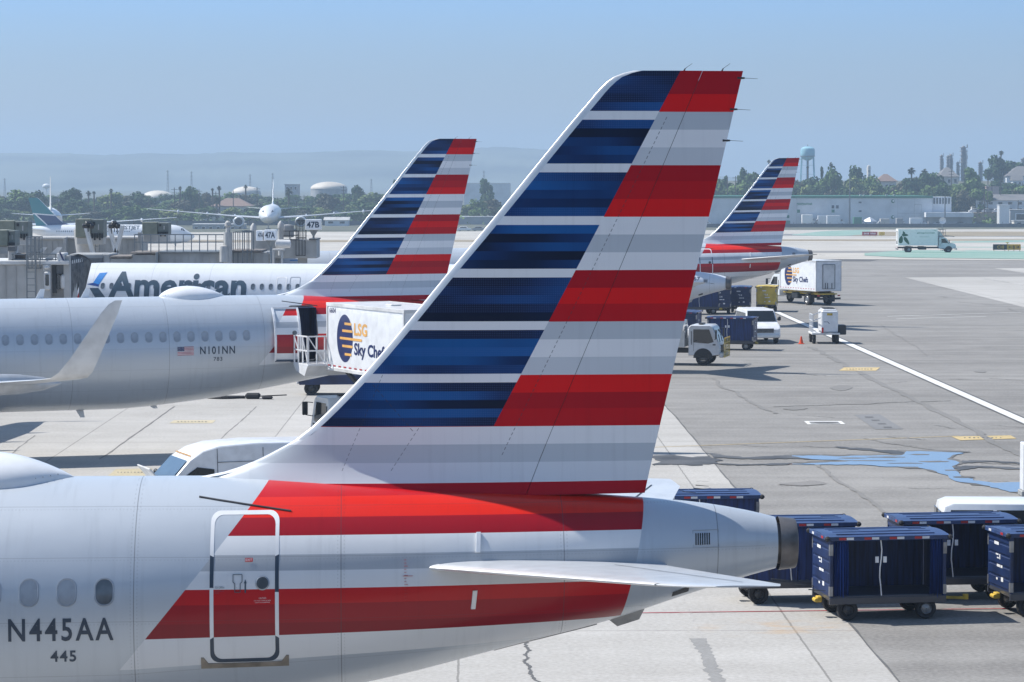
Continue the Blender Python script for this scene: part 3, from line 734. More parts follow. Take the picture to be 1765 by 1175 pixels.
def make_fin(parent, sc, paint='fin_paint', lead='leading_metal', style='a'):
    fin = fin_piece(5.45, 11.764, lambda z: lead_x(z), lambda z: hinge_x(z) - .004, 46, 22).build('tail_fin', paint, parent, scale=sc, ang=50)
    fin_piece(6.45, 11.764, FIN_LE, lead_x, 40, 8).build('leading_edge', lead, fin, scale=sc, ang=60)
    fin_piece(5.45, 6.45, FIN_LE, lead_x, 16, 8).build('dorsal_fillet', paint, fin, scale=sc, ang=60)
    rud = fin_piece(5.66, 11.762, lambda z: hinge_x(z) + .004, FIN_TE, 30, 10).build('rudder', paint, fin, scale=sc, ang=50)
    hb_ = MB(); rs = []
    for z in [5.62 + .2 * i for i in range(31)]:
        x = hinge_x(z); h = fin_half(x, z) * .82; rs.append([(x - .03, -h, z), (x + .03, -h, z), (x + .03, h, z), (x - .03, h, z)])
    hb_.rings(rs); hb_.build('hinge_spar', 'black_plastic', fin, scale=sc)
    for z, l in ((11.66, .19), (11.21, .19), (10.76, .19)):
        x = FIN_TE(z); w_ = MB(); w_.cyl((x - .06, 0, z), (x + .05, 0, z), .022, .012, 8); w_.cyl((x + .05, 0, z), (x + .05 + l, 0, z - .01), .004, .003, 6)
        w_.build('static_wick', 'dark_steel', fin, scale=sc)
    for x in (42.85, 43.4):
        w_ = MB(); w_.cyl((x, 0, 11.76), (x + .02, 0, 11.80), .014, .008, 6); w_.cyl((x + .01, 0, 11.79), (x + .12, 0, 11.87), .004, .003, 6); w_.build('static_wick', 'dark_steel', fin, scale=sc)
    return fin
def wing_mb(secs, n=14):
    """secs: (y, xle, chord, z, thickness ratio)"""
    mb = MB(); rs = []
    for y, x, c, z, th in secs:
        up = [(x + c * t, y, z + c * th * naca(t) * .55) for t in [(i / n) ** 1.7 for i in range(n + 1)]]
        lo = [(x + c * t, y, z - c * th * naca(t) * .45) for t in [(i / n) ** 1.7 for i in range(n + 1)]]
        rs.append(up + lo[::-1])
    mb.rings(rs); return mb
def make_tailplanes(parent, sc, paint='tail_light'):
    for sd in (-1, 1):
        o = wing_mb([(sd * .5, 38.55, 4.0, 4.68, .10), (sd * 1.3, 39.05, 3.45, 4.76, .095), (sd * 5.6, 41.87, 1.58, 5.12, .085), (sd * 6.02, 42.17, 1.22, 5.16, .08), (sd * 6.2, 42.55, .80, 5.18, .06)]).build('tailplane', paint, parent, scale=sc)
        rs = []                                           # polished leading edge, proud of the skin
        for y, x, c, z, th in [(sd * 1.3, 39.05, 3.45, 4.76, .095), (sd * 5.6, 41.87, 1.58, 5.12, .085)]:
            ts = [.045, .02, .006, 0]
            rs.append([(x + c * t - .012, y, z + c * th * naca(t) * .55 + .004) for t in ts] + [(x + c * t - .012, y, z - c * th * naca(t) * .45 - .004) for t in ts[::-1][1:]])
        le = MB(); le.rings(rs, close=False); le.build('leading_edge', 'leading_metal', o, scale=sc)
        e = MB()
        for ya, xa, ca, za, yb, xb, cb, zb in ((1.9, 39.45, 3.2, 4.81, 5.6, 41.87, 1.58, 5.12),):
            for s2, k in ((1, .55), (-1, -.45)):
                p = Vector((xa + ca * .70, sd * ya, za + ca * .1 * naca(.70) * k + s2 * .004)); q = Vector((xb + cb * .70, sd * yb, zb + cb * .1 * naca(.70) * k + s2 * .004))
                d = Vector((.012, 0, 0)); e.add([p - d, p + d, q + d, q - d], [(0, 1, 2, 3)])
        e.build('elevator_gap', 'black_plastic', o, scale=sc)
        for y, x in ((5.0, 43.42), (5.5, 43.66), (5.95, 43.75)):
            w_ = MB(); w_.cyl((x, sd * y, 5.1), (x + .22, sd * y, 5.08), .008, .004, 6); w_.build('static_wick', 'dark_steel', o, scale=sc)
        # sealing plate and trim slot on the fuselage side
        pl = MB(); pts = []
        for k in range(9):
            x = 39.75 + .09 * math.sin(k / 8 * 1.2); z = 4.18 + k * .13
            if 4.55 < z < 4.86: continue
            pts.append((x, z))
        for seg in ([q for q in pts if q[1] < 4.6], [q for q in pts if q[1] > 4.8]):
            r2 = []
            for x, z in seg: r2.append([surf(x - .035, z, .004, sd), surf(x - .03, z, .03, sd), surf(x + .03, z, .03, sd), surf(x + .035, z, .004, sd)])
            if len(r2) > 1: pl = MB(); pl.rings(r2); pl.build('sealing_plate', 'white_gloss', o, scale=sc)
def make_wings(parent, sc, paint='wing_grey', span=1.0, sharklet=True, symbol=False):
    for sd in (-1, 1):
        S_ = [(1.5, 17.0, 7.2, 2.72, .13), (2.2, 17.4, 6.7, 2.78, .13), (6.5, 19.75, 4.0, 3.15, .115), (12, 22.65, 2.75, 3.68, .105), (16.6, 24.85, 1.38, 4.12, .10), (17.0, 25.05, 1.2, 4.17, .10)]
        S_ = [(sd * (y if y < 2.5 else 2.2 + (y - 2.2) * span), x, c, z, t) for y, x, c, z, t in S_]
        wg = wing_mb(S_).build('wing', paint, parent, scale=sc)
        if sharklet:
            rs = []; n = 12
            for y, x, c, z, ny, nz_ in ((17.0, 25.05, 1.2, 4.17, 0, 1), (17.30, 25.24, 1.14, 4.22, -.35, .93), (17.55, 25.46, 1.04, 4.40, -.75, .66), (17.75, 25.80, .88, 4.85, -.96, .27), (17.91, 26.30, .68, 5.60, -.99, .1), (17.98, 26.72, .52, 6.22, -.99, .1), (18.0, 26.94, .38, 6.48, -.99, .1), (18.01, 27.14, .22, 6.60, -.99, .1)):
                up = []; lo = []
                for i in range(n + 1):
                    t = (i / n) ** 1.6; h = c * .09 * naca(t) * .5
                    up.append((x + c * t, sd * (y + ny * h), z + nz_ * h)); lo.append((x + c * t, sd * (y - ny * h), z - nz_ * h))
                rs.append(up + lo[::-1])
            sh = MB(); sh.rings(rs); sk = sh.build('sharklet', 'dirty_white', wg, scale=sc)
            lo = MB()
            if symbol and sd > 0:                                     # coloured emblem on the inner face
                for poly, mi in (([(26.15, 5.1), (26.5, 5.15), (26.95, 5.95), (26.8, 6.0), (26.4, 5.7)], 0),):
                    lo.add([(x, sd * (17.86 + (z - 5.3) * .12 - .06), z) for x, z in poly], [tuple(range(len(poly)))])
                lo.build('emblem', 'logo_blue', wg, scale=sc)
        for y, x in ((4.6, 22.6), (8.2, 23.0), (12.0, 24.1)):
            y = y * span; z = 2.62 + y / span * .088
            f_ = MB(); f_.lathe([(.02, -1.9), (.16, -1.5), (.27, -.7), (.29, 0), (.26, .8), (.17, 1.6), (.02, 2.15)], (0, 0, 0), 14, axis='X')
            f_.v = [(a + x, b_ * .8 + sd * y, c * 1.25 + z) for a, b_, c in f_.v]; f_.build('flap_fairing', paint, wg, scale=sc)
        # nacelle
        y = sd * 5.75 * min(span, 1.12); en = MB()
        prof = [(.80, .25), (.98, .05), (1.06, 0), (1.14, .1), (1.22, .6), (1.24, 1.4), (1.18, 2.4), (.98, 3.3), (.84, 3.6)]
        en.lathe(prof, (15.6, y, 2.05), 32, axis='X', caps=False)
        en.lathe([(.86, .2), (.86, .9), (.02, .95)], (15.6, y, 2.05), 32, axis='X', caps=False, mi=1)
        en.lathe([(.70, 3.3), (.5, 4.3), (.28, 4.7), (.03, 4.9)], (15.6, y, 2.05), 24, axis='X', mi=2)
        e = en.build('engine', ['body_silver', 'black_plastic', 'exhaust'], parent, scale=sc)
        py = MB(); py.prism([(16.6, 3.15), (17.2, 3.28), (19.6, 3.35), (21, 2.95), (20, 2.7), (18.6, 2.6), (17, 2.9)], y - .16, y + .16); py.build('pylon', 'wing_grey', e, scale=sc)
        sp_ = MB(); sp_.lathe([(.02, .45), (.16, .55), (.30, .85)], (15.6, y, 2.05), 20, axis='X'); sp_.build('spinner', 'dark_steel', e, scale=sc)
def make_gear(parent, sc, drop=0.0):
    for x, y, r in ((5.07, 0, .38), (22.0, 3.8, .58), (22.0, -3.8, .58)):
        g_ = MB(); g_.cyl((x, y, r), (x + (.1 if y else -.1), y * .95, 2.7 if y else 2.2), .11, .13, 12); g_.bar((x, y, 1.4), (x + .9, y * .8, 2.3), .07)
        gr = g_.build('landing_gear', 'steel', parent, scale=sc)
        for dy in (-.3, .3):
            w_ = MB(); w_.lathe([(r * .55, -.14), (r * .93, -.15), (r, -.09), (r, .09), (r * .93, .15), (r * .55, .14)], (x, y + dy, r), 20, axis='Y'); w_.build('wheel', 'black_rubber', gr, scale=sc)
def rrect(w, h, r, n=5):
    o = []
    for cx, cz, a0 in ((w / 2 - r, h / 2 - r, 0), (-w / 2 + r, h / 2 - r, 90), (-w / 2 + r, -h / 2 + r, 180), (w / 2 - r, -h / 2 + r, 270)):
        for k in range(n + 1): a = R(a0 + 90 * k / n); o.append((cx + r * math.cos(a), cz + r * math.sin(a)))
    return o
def dens(poly, step=.10):
    o = []
    for a, b_ in zip(poly, poly[1:] + poly[:1]):
        n = max(1, int(math.hypot(b_[0] - a[0], b_[1] - a[1]) / step))
        for k in range(n): o.append((a[0] + (b_[0] - a[0]) * k / n, a[1] + (b_[1] - a[1]) * k / n))
    return o
def conform(vs, side=-1, off=.006): return [surf(x, z, off, side) for x, z in vs]
def ring_conf(x, z, w, h, r, t, side=-1, off=.010, fn=None, P=None, shift=(0, 0, 0)):
    """ring of width t drawn on the skin; fn(z) gives the material slot"""
    ou = dens(rrect(w, h, r), .07); mb = MB(); k = []
    for a, b_ in ou:
        ia = a * (w - 2 * t) / w; ib = b_ * (h - 2 * t) / h
        k.append(((x + a, z + b_), (x + ia, z + ib)))
    n = len(k)
    for o_, i_ in k:
        for q, of in ((o_, off), (i_, off)):
            p = surf(q[0], q[1], of, side); mb.v.append(tuple(p + Vector(shift)))
    for i in range(n):
        j = (i + 1) % n; mb.f.append((2 * i, 2 * j, 2 * j + 1, 2 * i + 1)); mb.m.append(fn((k[i][0][1] + k[j][0][1]) / 2, (k[i][0][0] + k[j][0][0]) / 2 - x) if fn else 0)
    return mb
WIN = {}
def window_obj(sc, parent, x, z, side, pane, scm):
    """cabin window: raised rim and recessed-looking pane; the mesh is shared along the parallel part of the hull"""
    key = (scm, side, pane, round(FHW(x), 3), round(FZT(x) - FZB(x), 3))
    if key not in WIN:
        mb = MB(); ou = rrect(.275, .385, .13, 6); rs = []
        for t, off in ((1.0, .001), (.97, .010), (.87, .010), (.83, .003)):
            rs.append([surf(x + a * t, z + b_ * (1 - (1 - t) * .75), off, side) - Vector((x, 0, 0)) for a, b_ in ou])
        mb.rings(rs, cap0=False, cap1=False)
        w = mb.build('window', 'window_rim', None, scale=sc)
        pm = MB(); pts = [surf(x + a * .86, z + b_ * .895, .005, side) - Vector((x, 0, 0)) for a, b_ in ou]; c_ = surf(x, z, .005, side) - Vector((x, 0, 0)); pm.add(pts + [c_], [(i, (i + 1) % len(pts), len(pts)) for i in range(len(pts))])
        p = pm.build('pane', pane, None, scale=sc); WIN[key] = (w.data, p.data)
        bpy.data.objects.remove(w); bpy.data.objects.remove(p)
    w = bpy.data.objects.new('window', WIN[key][0]); col.objects.link(w); w.parent = parent; w.location = (x * sc[0], 0, 0)
    p = bpy.data.objects.new('pane', WIN[key][1]); col.objects.link(p); p.parent = w
def text_on_hull(name, parts, parent, mat_, sc, side=-1, off=.007):
    mb = MB()
    for txt, x, z, h, wd, bold, cuts in parts:
        vs, fs = lettering(txt, x, z, h, wd, bold, cuts)
        if side > 0:                                       # seen from the other side: mirror along x about the text centre
            xm = max(a for a, b_ in vs) + min(a for a, b_ in vs); vs = [(xm - a, b_) for a, b_ in vs]
        mb.add(conform(vs, side, off), fs)
    return mb.build(name, mat_, parent, smooth=False, scale=sc)
def door_obj(root, sc, x, zc, w, h, side=-1, fn=None, details=True, hole=None, mats=('white_gloss', 'text_navy')):
    d = ring_conf(x, zc, w, h, .13, .052, side, .003, fn).build('door', list(mats), root, scale=sc)
    if details:
        ex = MB(); ex.add([surf(a, b_, .009, side) for a, b_ in ((x + .01, 4.905), (x + .115, 4.905), (x + .115, 4.955), (x + .01, 4.955))], [(0, 1, 2, 3)]); es = ex.build('exit_sign', 'text_red', d, scale=sc)
        text_on_hull('exit_text', [('EXIT', x + .018, 4.914, .030, .088, .01, 0)], d, 'text_white', sc, side, .013)
        text_on_hull('door_text', [('TO OPEN', x - .405, 4.555, .028, .13, 0, 0), ('LIFT HANDLE UP', x - .405, 4.515, .012, .13, 0, 0), ('PULL', x - .405, 4.49, .012, .06, 0, 0)], d, 'text_slate', sc, side, .008)
        text_on_hull('warning_text', [('CAUTION', x + .20, 4.405, .022, .10, 0, 0), ('DO NOT OPEN IF RED', x + .135, 4.375, .014, .23, 0, 0), ('LIGHT IS FLASHING', x + .15, 4.350, .014, .20, 0, 0)], d, 'text_white', sc, side, .008)
        wn_ = MB(); ci = [(x + .25 + .082 * math.cos(a), 4.62 + .082 * math.sin(a)) for a in [2 * math.pi * k / 20 for k in range(20)]]
        co = [(x + .25 + (c[0] - x - .25) * 1.2, 4.62 + (c[1] - 4.62) * 1.2) for c in ci]
        wn_.rings([[surf(*q, .004, side) for q in co], [surf(*q, .012, side) for q in ci]], cap0=False, cap1=False); wn_.add([surf(*q, .011, side) for q in ci], [tuple(range(20))], 1)
        wn_.build('door_window', ['window_rim', 'cabin_window'], d, scale=sc)
        hd = MB()
        hz = dens([(x - .13, 4.50), (x - .13, 4.62), (x - .155, 4.64), (x - .155, 4.74), (x - .03, 4.74), (x - .03, 4.64), (x - .055, 4.62), (x - .055, 4.50)], .05)
        for a, b_ in zip(hz, hz[1:] + hz[:1]):
            p, q = surf(*a, .006, side), surf(*b_, .006, side); hd.bar(p, q, .008)
        ar = [(x + .005, 4.49), (x + .025, 4.49), (x + .025, 4.62), (x + .035, 4.62), (x + .015, 4.675), (x - .005, 4.62), (x + .005, 4.62)]
        hd.add([surf(*q, .008, side) for q in ar], [tuple(range(7))], 0)
        hd.build('handle', 'text_slate', d, scale=sc)
    sl = MB(); rs = []
    for a in (x - w / 2 - .13, x - w / 2 - .095, x - w / 2 - .03, x + w / 2 + .03, x + w / 2 + .095, x + w / 2 + .13):
        z1 = zc - h / 2
        rs.append([surf(a, z1 - .005 + (.09 if abs(a - x) > w / 2 + .09 else .0), .001, side), surf(a, z1 - .015 + (.09 if abs(a - x) > w / 2 + .09 else .0), .014, side), surf(a, z1 - .075, .018, side), surf(a, z1 - .09, .001, side)])
    sl.rings(rs); sl.build('sill_plate', 'brown_mat', d, scale=sc)
    return d
def radome(root, sc, x0=31.45, x1=33.9, h=.37):
    mb = MB(); rs = []
    for i in range(25):
        t = i / 24; x = x0 + (x1 - x0) * t; hh = h * (math.sin(math.pi * min(1, t * 1.18) ** .8) if t < .5 else 1) if False else h * (1 - abs(2 * (t ** .82) - 1) ** 2.1)
        wd = .62 * (1 - abs(2 * t - 1) ** 2.4) + .02; zt = FZT(x); r2 = []
        for k in range(17):
            a = math.pi * k / 16; y = wd * math.cos(a)
            base = surf(x, min(zt - .001, zt), 0).z; zb = (FZT(x) + FZB(x)) / 2 + (FZT(x) - FZB(x)) / 2 * math.sqrt(max(0, 1 - (y / FHW(x)) ** 2))
            r2.append((x, y, zb - .03 + (hh + .04) * math.sin(a) ** .8))
        rs.append(r2)
    mb.rings(rs, close=False); o = mb.build('antenna_fairing', 'white_gloss', root, scale=sc, ang=60)
    b_ = MB()
    for i in range(2, 23):
        t = i / 24; x = x0 + (x1 - x0) * t; y = -(.62 * (1 - abs(2 * t - 1) ** 2.4) + .02) * .93
        zb = (FZT(x) + FZB(x)) / 2 + (FZT(x) - FZB(x)) / 2 * math.sqrt(max(0, 1 - (y / FHW(x)) ** 2)); b_.box((x, y, zb + .075), (.014, .014, .014))
    b_.build('fasteners', 'window_rim', o, scale=sc)
def blade(root, sc, x, z=5.93, dn=False, h=.26, name='blade_antenna', m_='white_gloss'):
    mb = MB(); s_ = -1 if dn else 1
    mb.prism([(x, z - s_ * .03), (x + .30, z - s_ * .03), (x + .36, z + s_ * h), (x + .20, z + s_ * h)], -.018, .018); mb.build(name, m_, root, scale=sc)

def airliner(name, label, base, th, pitch=0.0, k=1.0, cat='airliner', body='body_stripes', fin='fin_paint', windows=None, pane='shade', side=-1, hole=None, span=1.0, sc=(1, 1, 1), gear=True, sharklet=True, fins=True, group=None, symbol=False):
    root = thing(name, label, cat, k=k)
    root.rotation_mode = 'XYZ'; rm = Matrix.Rotation(R(th), 4, 'Z') @ Matrix.Rotation(R(-pitch), 4, 'Y')
    off = rm.to_3x3() @ Vector((44.5 * sc[0] * k, 0, 0))
    root.location = Vector(base) - off; root.rotation_euler = rm.to_euler()
    fu = fuselage_mb(hole).build('fuselage', body, root, scale=sc, ang=60)
    cone = MB(); cone.lathe([(.392, -.235), (.365, 0), (.355, .02), (.31, .03), (.29, -.4)], (44.48, 0, 4.90), 32, axis='X', caps=False); cone.build('exhaust_cone', 'exhaust', root, scale=sc)
    if fins: make_fin(root, sc, fin)
    make_tailplanes(root, sc); make_wings(root, sc, span=span, sharklet=sharklet, symbol=symbol)
    if gear: make_gear(root, sc)
    for x, z in (windows or []): window_obj(sc, root, x, z, side, pane, sc)
    return root

def tail_details(root, sc):
    v = MB()
    for i in range(7):
        x = 42.97 + i * .033; v.bar(surf(x, 4.97, .006), surf(x + .004, 5.13, .006), .016, .01)
    v.build('vent_grille', 'black_plastic', root, scale=sc)
    fr = MB()
    for a, b_ in (((42.93, 4.93), (43.31, 4.93)), ((43.31, 4.93), (43.31, 5.17)), ((43.31, 5.17), (42.93, 5.17)), ((42.93, 5.17), (42.93, 4.93))): fr.bar(surf(*a, .004), surf(*b_, .004), .006)
    fr.build('vent_frame', 'window_rim', root, scale=sc)
    st = MB(); st.rings([[surf(x, 5.725 - (x - 35.9) * .14 + d, o_) for d, o_ in ((.008, .001), (.006, .014), (-.006, .014), (-.008, .001))] for x in (35.9, 36.2, 36.5, 36.8, 37.2)]); st.build('rain_gutter', 'dark_steel', root, scale=sc)
    sk = MB(); sk.rings([[(x, y_, FZB(x) - .01 + dz) for y_, dz in ((-.06, .05), (-.05, -.015), (.05, -.015), (.06, .05))] for x in (40.1, 40.4, 41.4, 41.6)]); sk.build('tail_skid_strip', 'steel', root, scale=sc)
    bl = MB(); bl.prism([(41.75, 3.82), (42.3, 3.96), (42.22, 3.80), (41.9, 3.70)], -.03, .03); bl.build('drain_mast', 'steel', root, scale=sc)
    ol = MB(); ol.add([surf(x, z, .006) for x, z in ((42.65, 4.19), (42.9, 4.26), (42.9, 4.35), (42.66, 4.27))], [(0, 1, 2, 3)]); ol.build('outlet', 'black_plastic', root, scale=sc)
    ti = MB()
    for i in range(15): x, z = 38.78, 4.30 + i * .042; ti.bar(surf(x, z, .006), surf(x + (.05 if i % 3 == 0 else .03), z, .006), .006, .004)
    ti.bar(surf(38.76, 4.67, .006), surf(38.90, 4.67, .006), .008, .004)
    ti.build('trim_scale', 'text_red', root, scale=sc)

def zone(z, dx):                                           # door outline: dark where it crosses pale paint
    if z > 5.0: return 0
    if z > 4.53: return 1
    if z > 3.85: return 0
    return 1
# 1: the tail that fills the picture
W1 = [(34.65 - .513 * i, 4.53) for i in range(0, 40)]
a1 = airliner('airliner', 'silver airliner nearest the camera, registration N445AA, huge red white and blue striped tail fin', (4.129, 40.419, 0), 3.0, windows=W1[1:])
window_obj((1, 1, 1), a1, W1[0][0], 4.53, -1, 'cabin_window', (1, 1, 1))
door_obj(a1, (1, 1, 1), 36.565, 4.53, .95, 2.06, fn=zone)
text_on_hull('registration', [('N445AA', 33.345, 3.875, .30, 1.43, .016, 4), ('445', 33.91, 3.575, .150, .35, .018, 2)], a1, 'text_navy', (1, 1, 1))
radome(a1, (1, 1, 1), 31.7, 34.05); tail_details(a1, (1, 1, 1))
for x in (26.9, 28.55): blade(a1, (1, 1, 1), x)
# 2: the plane with the catering truck at its open rear door
HO = (36.10, 37.03, 3.56, 5.50)
W2 = [(34.37 - .5155 * i, 4.53) for i in range(0, 38)]
a2 = airliner('airliner', 'grey airliner with raised sharklet, registration N101NN and its rear door standing open', (-.55, 106.75, 0), 16.6, .2, windows=W2, hole=HO, symbol=True)
inn = MB(); inn.box((36.565, -.8, 4.53), (.98, 1.3, 2.1), 0); 
inn.f = [f for f in inn.f if f != (0, 1, 5, 4)] if False else inn.f; inn.m = inn.m[:len(inn.f)]
cb = MB(); cb.add([(36.06, -1.78, 3.5), (37.07, -1.78, 3.5), (37.07, -1.5, 5.5), (36.06, -1.5, 5.5), (36.06, -.4, 3.5), (37.07, -.4, 3.5), (37.07, -.4, 5.5), (36.06, -.4, 5.5)], [(4, 5, 6, 7), (0, 4, 7, 3), (1, 2, 6, 5), (0, 1, 5, 4), (3, 7, 6, 2)]); cb.build('doorway', 'curtain_blue', a2)
dfr = ring_conf(36.565, 4.53, 1.02, 2.06, .13, .05, off=.012).build('door_frame', 'dark_steel', a2)
rs = []
for i in range(13):                                         # the door itself, swung out and parked forward of its opening
    z = 3.56 + 1.94 * i / 12; p = surf(36.565, z); rs.append([(35.40, p.y - .34, z), (36.30, p.y - .44, z), (36.30, p.y - .36, z), (35.40, p.y - .26, z)])
dm = MB(); dm.rings(rs)
m_, nt, b, oc, (X, Y, Z) = blank('open_door_paint', .35)
S_ = STRIPE_C
rc = ramp(nt, math_(nt, 'DIVIDE', math_(nt, 'SUBTRACT', Z, 3), 3), [((a - 3) / 3, kx) for a, kx in ((3, S_['wh']), (3.85, S_['dr']), (4.1, S_['mr']), (4.54, S_['wh']), (4.79, S_['gr']), (5.0, S_['wh']), (5.22, S_['br']))])
lf = math_(nt, 'GREATER_THAN', math_(nt, 'SUBTRACT', X, math_(nt, 'MULTIPLY_ADD', Z, .7, 32.07)), 0)
nt.links.new(mixc(nt, math_(nt, 'MAXIMUM', lf, math_(nt, 'LESS_THAN', Z, 5.0)), SIL, rc), b.inputs['Base Color'])
d2 = dm.build('door', 'open_door_paint', a2)
ed = MB()
for (xa, za, xb, zb, mi) in ((35.40, 3.56, 35.40, 5.5, 0), (36.30, 3.9, 36.30, 5.5, 0), (35.40, 5.5, 36.30, 5.5, 0), (35.40, 3.58, 36.30, 3.58, 1), (36.30, 3.6, 36.30, 3.9, 1)):
    n = 8
    for i in range(n):
        t0, t1 = i / n, (i + 1) / n; q = []
        for t in (t0, t1):
            x = xa + (xb - xa) * t; z = za + (zb - za) * t; y = surf(36.565, z).y - .36 - .10 * (x - 35.40) / .90; q.append((x, y, z))
        ed.bar(q[0], q[1], .07, .07, mi)
ed.build('door_trim', ['white_gloss', 'text_navy'], d2)
dw = MB(); dw.cyl((36.06, -2.39, 4.62), (36.06, -2.31, 4.62), .085, n=16); dw.build('door_window', 'cabin_window', d2)
text_on_hull('registration', [('N101NN', 32.62, 3.885, .27, 1.30, .018, 4), ('783', 33.12, 3.625, .14, .33, .012, 2)], a2, 'text_navy', (1, 1, 1))
fl = MB(); x0, z0, wf, hf = 31.79, 3.855, .60, .31
for i in range(13):
    fl.add([surf(x0 + (wf * .42 if i > 5 else 0) + (wf * .58 if i > 5 else wf) * t, z0 + hf * (i + dz) / 13, .007) for t, dz in ((0, 0), (1, 0), (1, 1), (0, 1))], [(0, 1, 2, 3)], 0 if i % 2 == 0 else 1)
fl.add([surf(x0 + wf * .42 * t, z0 + hf * dz, .008) for t, dz in ((0, 6 / 13), (1, 6 / 13), (1, 1), (0, 1))], [(0, 1, 2, 3)], 2)
for r_ in range(4):
    for c_ in range(5): fl.add([surf(x0 + wf * .42 * (c_ + .5 + .25 * dx) / 5, z0 + hf * (6 / 13 + 7 / 13 * (r_ + .5 + .25 * dz) / 4), .010) for dx, dz in ((-1, 0), (0, -1), (1, 0), (0, 1))], [(0, 1, 2, 3)], 1)
fl.build('flag', ['logo_red', 'text_white', 'logo_navy'], a2, smooth=False)
radome(a2, (1, 1, 1)); tail_details(a2, (1, 1, 1))
for x in (26.9, 28.55): blade(a2, (1, 1, 1), x, h=.34)
blade(a2, (1, 1, 1), 28.3, 1.82, True, .30); blade(a2, (1, 1, 1), 31.0, 1.9, True, .12)
# 3: the plane at the jet bridge with the big lettering
b3 = W(1260, 495, 148); b3.z = .2
W3 = [(38.0 - .5335 * i, 4.62) for i in range(0, 58)]
a3 = airliner('airliner', 'white airliner docked at the jet bridge, wearing American in large dark grey letters', b3, -8, 0, .92, body='body_pale', windows=[w for w in W3 if w[0] > 6.4], pane='cabin_window')
def place_px(u, y_l, root):                                 # local x on the near side of a plane seen at pixel column u
    mw = root.matrix_world if False else (Matrix.Translation(root.location) @ root.rotation_euler.to_matrix().to_4x4() @ Matrix.Diagonal((*root.scale, 1)))
    lo, hi = 0.0, 44.5
    for _ in range(40):
        mid = (lo + hi) / 2; p = mw @ Vector((mid, y_l, 4.5)); uu = CX + FPX * p.x / (p.y * _fw[1] + (p.z - CAM_H) * _fw[2])
        if (uu < u) == ((mw @ Vector((44.5, y_l, 4.5))).x > (mw @ Vector((0, y_l, 4.5))).x): lo = mid
        else: hi = mid
    return lo
xa, xb = place_px(186, -1.95, a3), place_px(424, -1.95, a3)
text_on_hull('title', [('American', xa, 3.98, 1.42, xb - xa, .03, 14)], a3, 'text_slate', (1, 1, 1), off=.012)
x1 = place_px(128, -1.95, a3); x2 = place_px(160, -1.95, a3); x3 = place_px(179, -1.95, a3); x4 = place_px(152, -1.95, a3)
em = MB()
def quad_hull(mb, pts, mi, off=.010, n=6):
    a, b_, c, d = [Vector((p[0], 0, p[1])) for p in pts]; rr = []
    for i in range(n + 1):
        l = a.lerp(d, i / n); r_ = b_.lerp(c, i / n); rr.append([surf(q.x, q.z, off) for q in (l, l.lerp(r_, .5), r_)])
    mb.rings(rr, mi, close=False)
quad_hull(em, [(x4 + .25, 4.80), (x4 + .62, 4.70), (x3 + .05, 5.40), (x3 - .42, 5.36)], 0); quad_hull(em, [(x4 - .15, 4.72), (x4 + .6, 4.58), (x4 + .62, 4.70), (x4 + .25, 4.80)], 1)
quad_hull(em, [(x1 + .1, 3.75), (x1 + .75, 3.75), (x4 + .05, 4.5), (x4 - .55, 4.3)], 2); quad_hull(em, [(x4 + .05, 4.5), (x4 + .6, 4.5), (x4 + 1.2, 3.75), (x4 + .55, 3.75)], 3)
em.build('emblem', ['logo_blue', 'logo_deep_blue', 'logo_red', 'text_slate'], a3)
for u in (484,):
    x = place_px(u, -1.95, a3); ring_conf(x, 4.62, .62, 1.15, .10, .05).build('overwing_exit', 'text_white', a3)
    x = place_px(507, -1.95, a3); ring_conf(x, 4.62, .62, 1.15, .10, .03).build('overwing_exit', 'window_rim', a3)
text_on_hull('tail_number', [('767', 42.2, 5.08, .2, .55, .01, 2)], a3, 'text_navy', (1, 1, 1))
tail_details(a3, (1, 1, 1))
# 4: the farthest striped tail
b4 = W(1401, 441, 196); b4.z = 0
W4 = [(34.6 - .513 * i, 4.53) for i in range(0, 40)]
a4 = airliner('airliner', 'airliner farthest along the row, small striped tail fin in front of the white catering building', b4, 8, 1.0, windows=[], pane='cabin_window')
door_obj(a4, (1, 1, 1), 36.565, 4.53, .95, 2.06, fn=zone, details=False)
dw = MB(); dw.cyl((36.8, -1.85, 4.62), (36.8, -1.70, 4.62), .085, n=12); dw.build('door_window', 'cabin_window', a4)
tail_details(a4, (1, 1, 1))
sy = MB(); xx = place_px(497, -1.9, a4); sy.add([surf(xx + a, z, .012) for a, z in ((-.3, 4.9), (.3, 4.9), (.75, 5.4), (.2, 5.4))], [(0, 1, 2, 3)]); sy.build('emblem', 'logo_blue', a4)
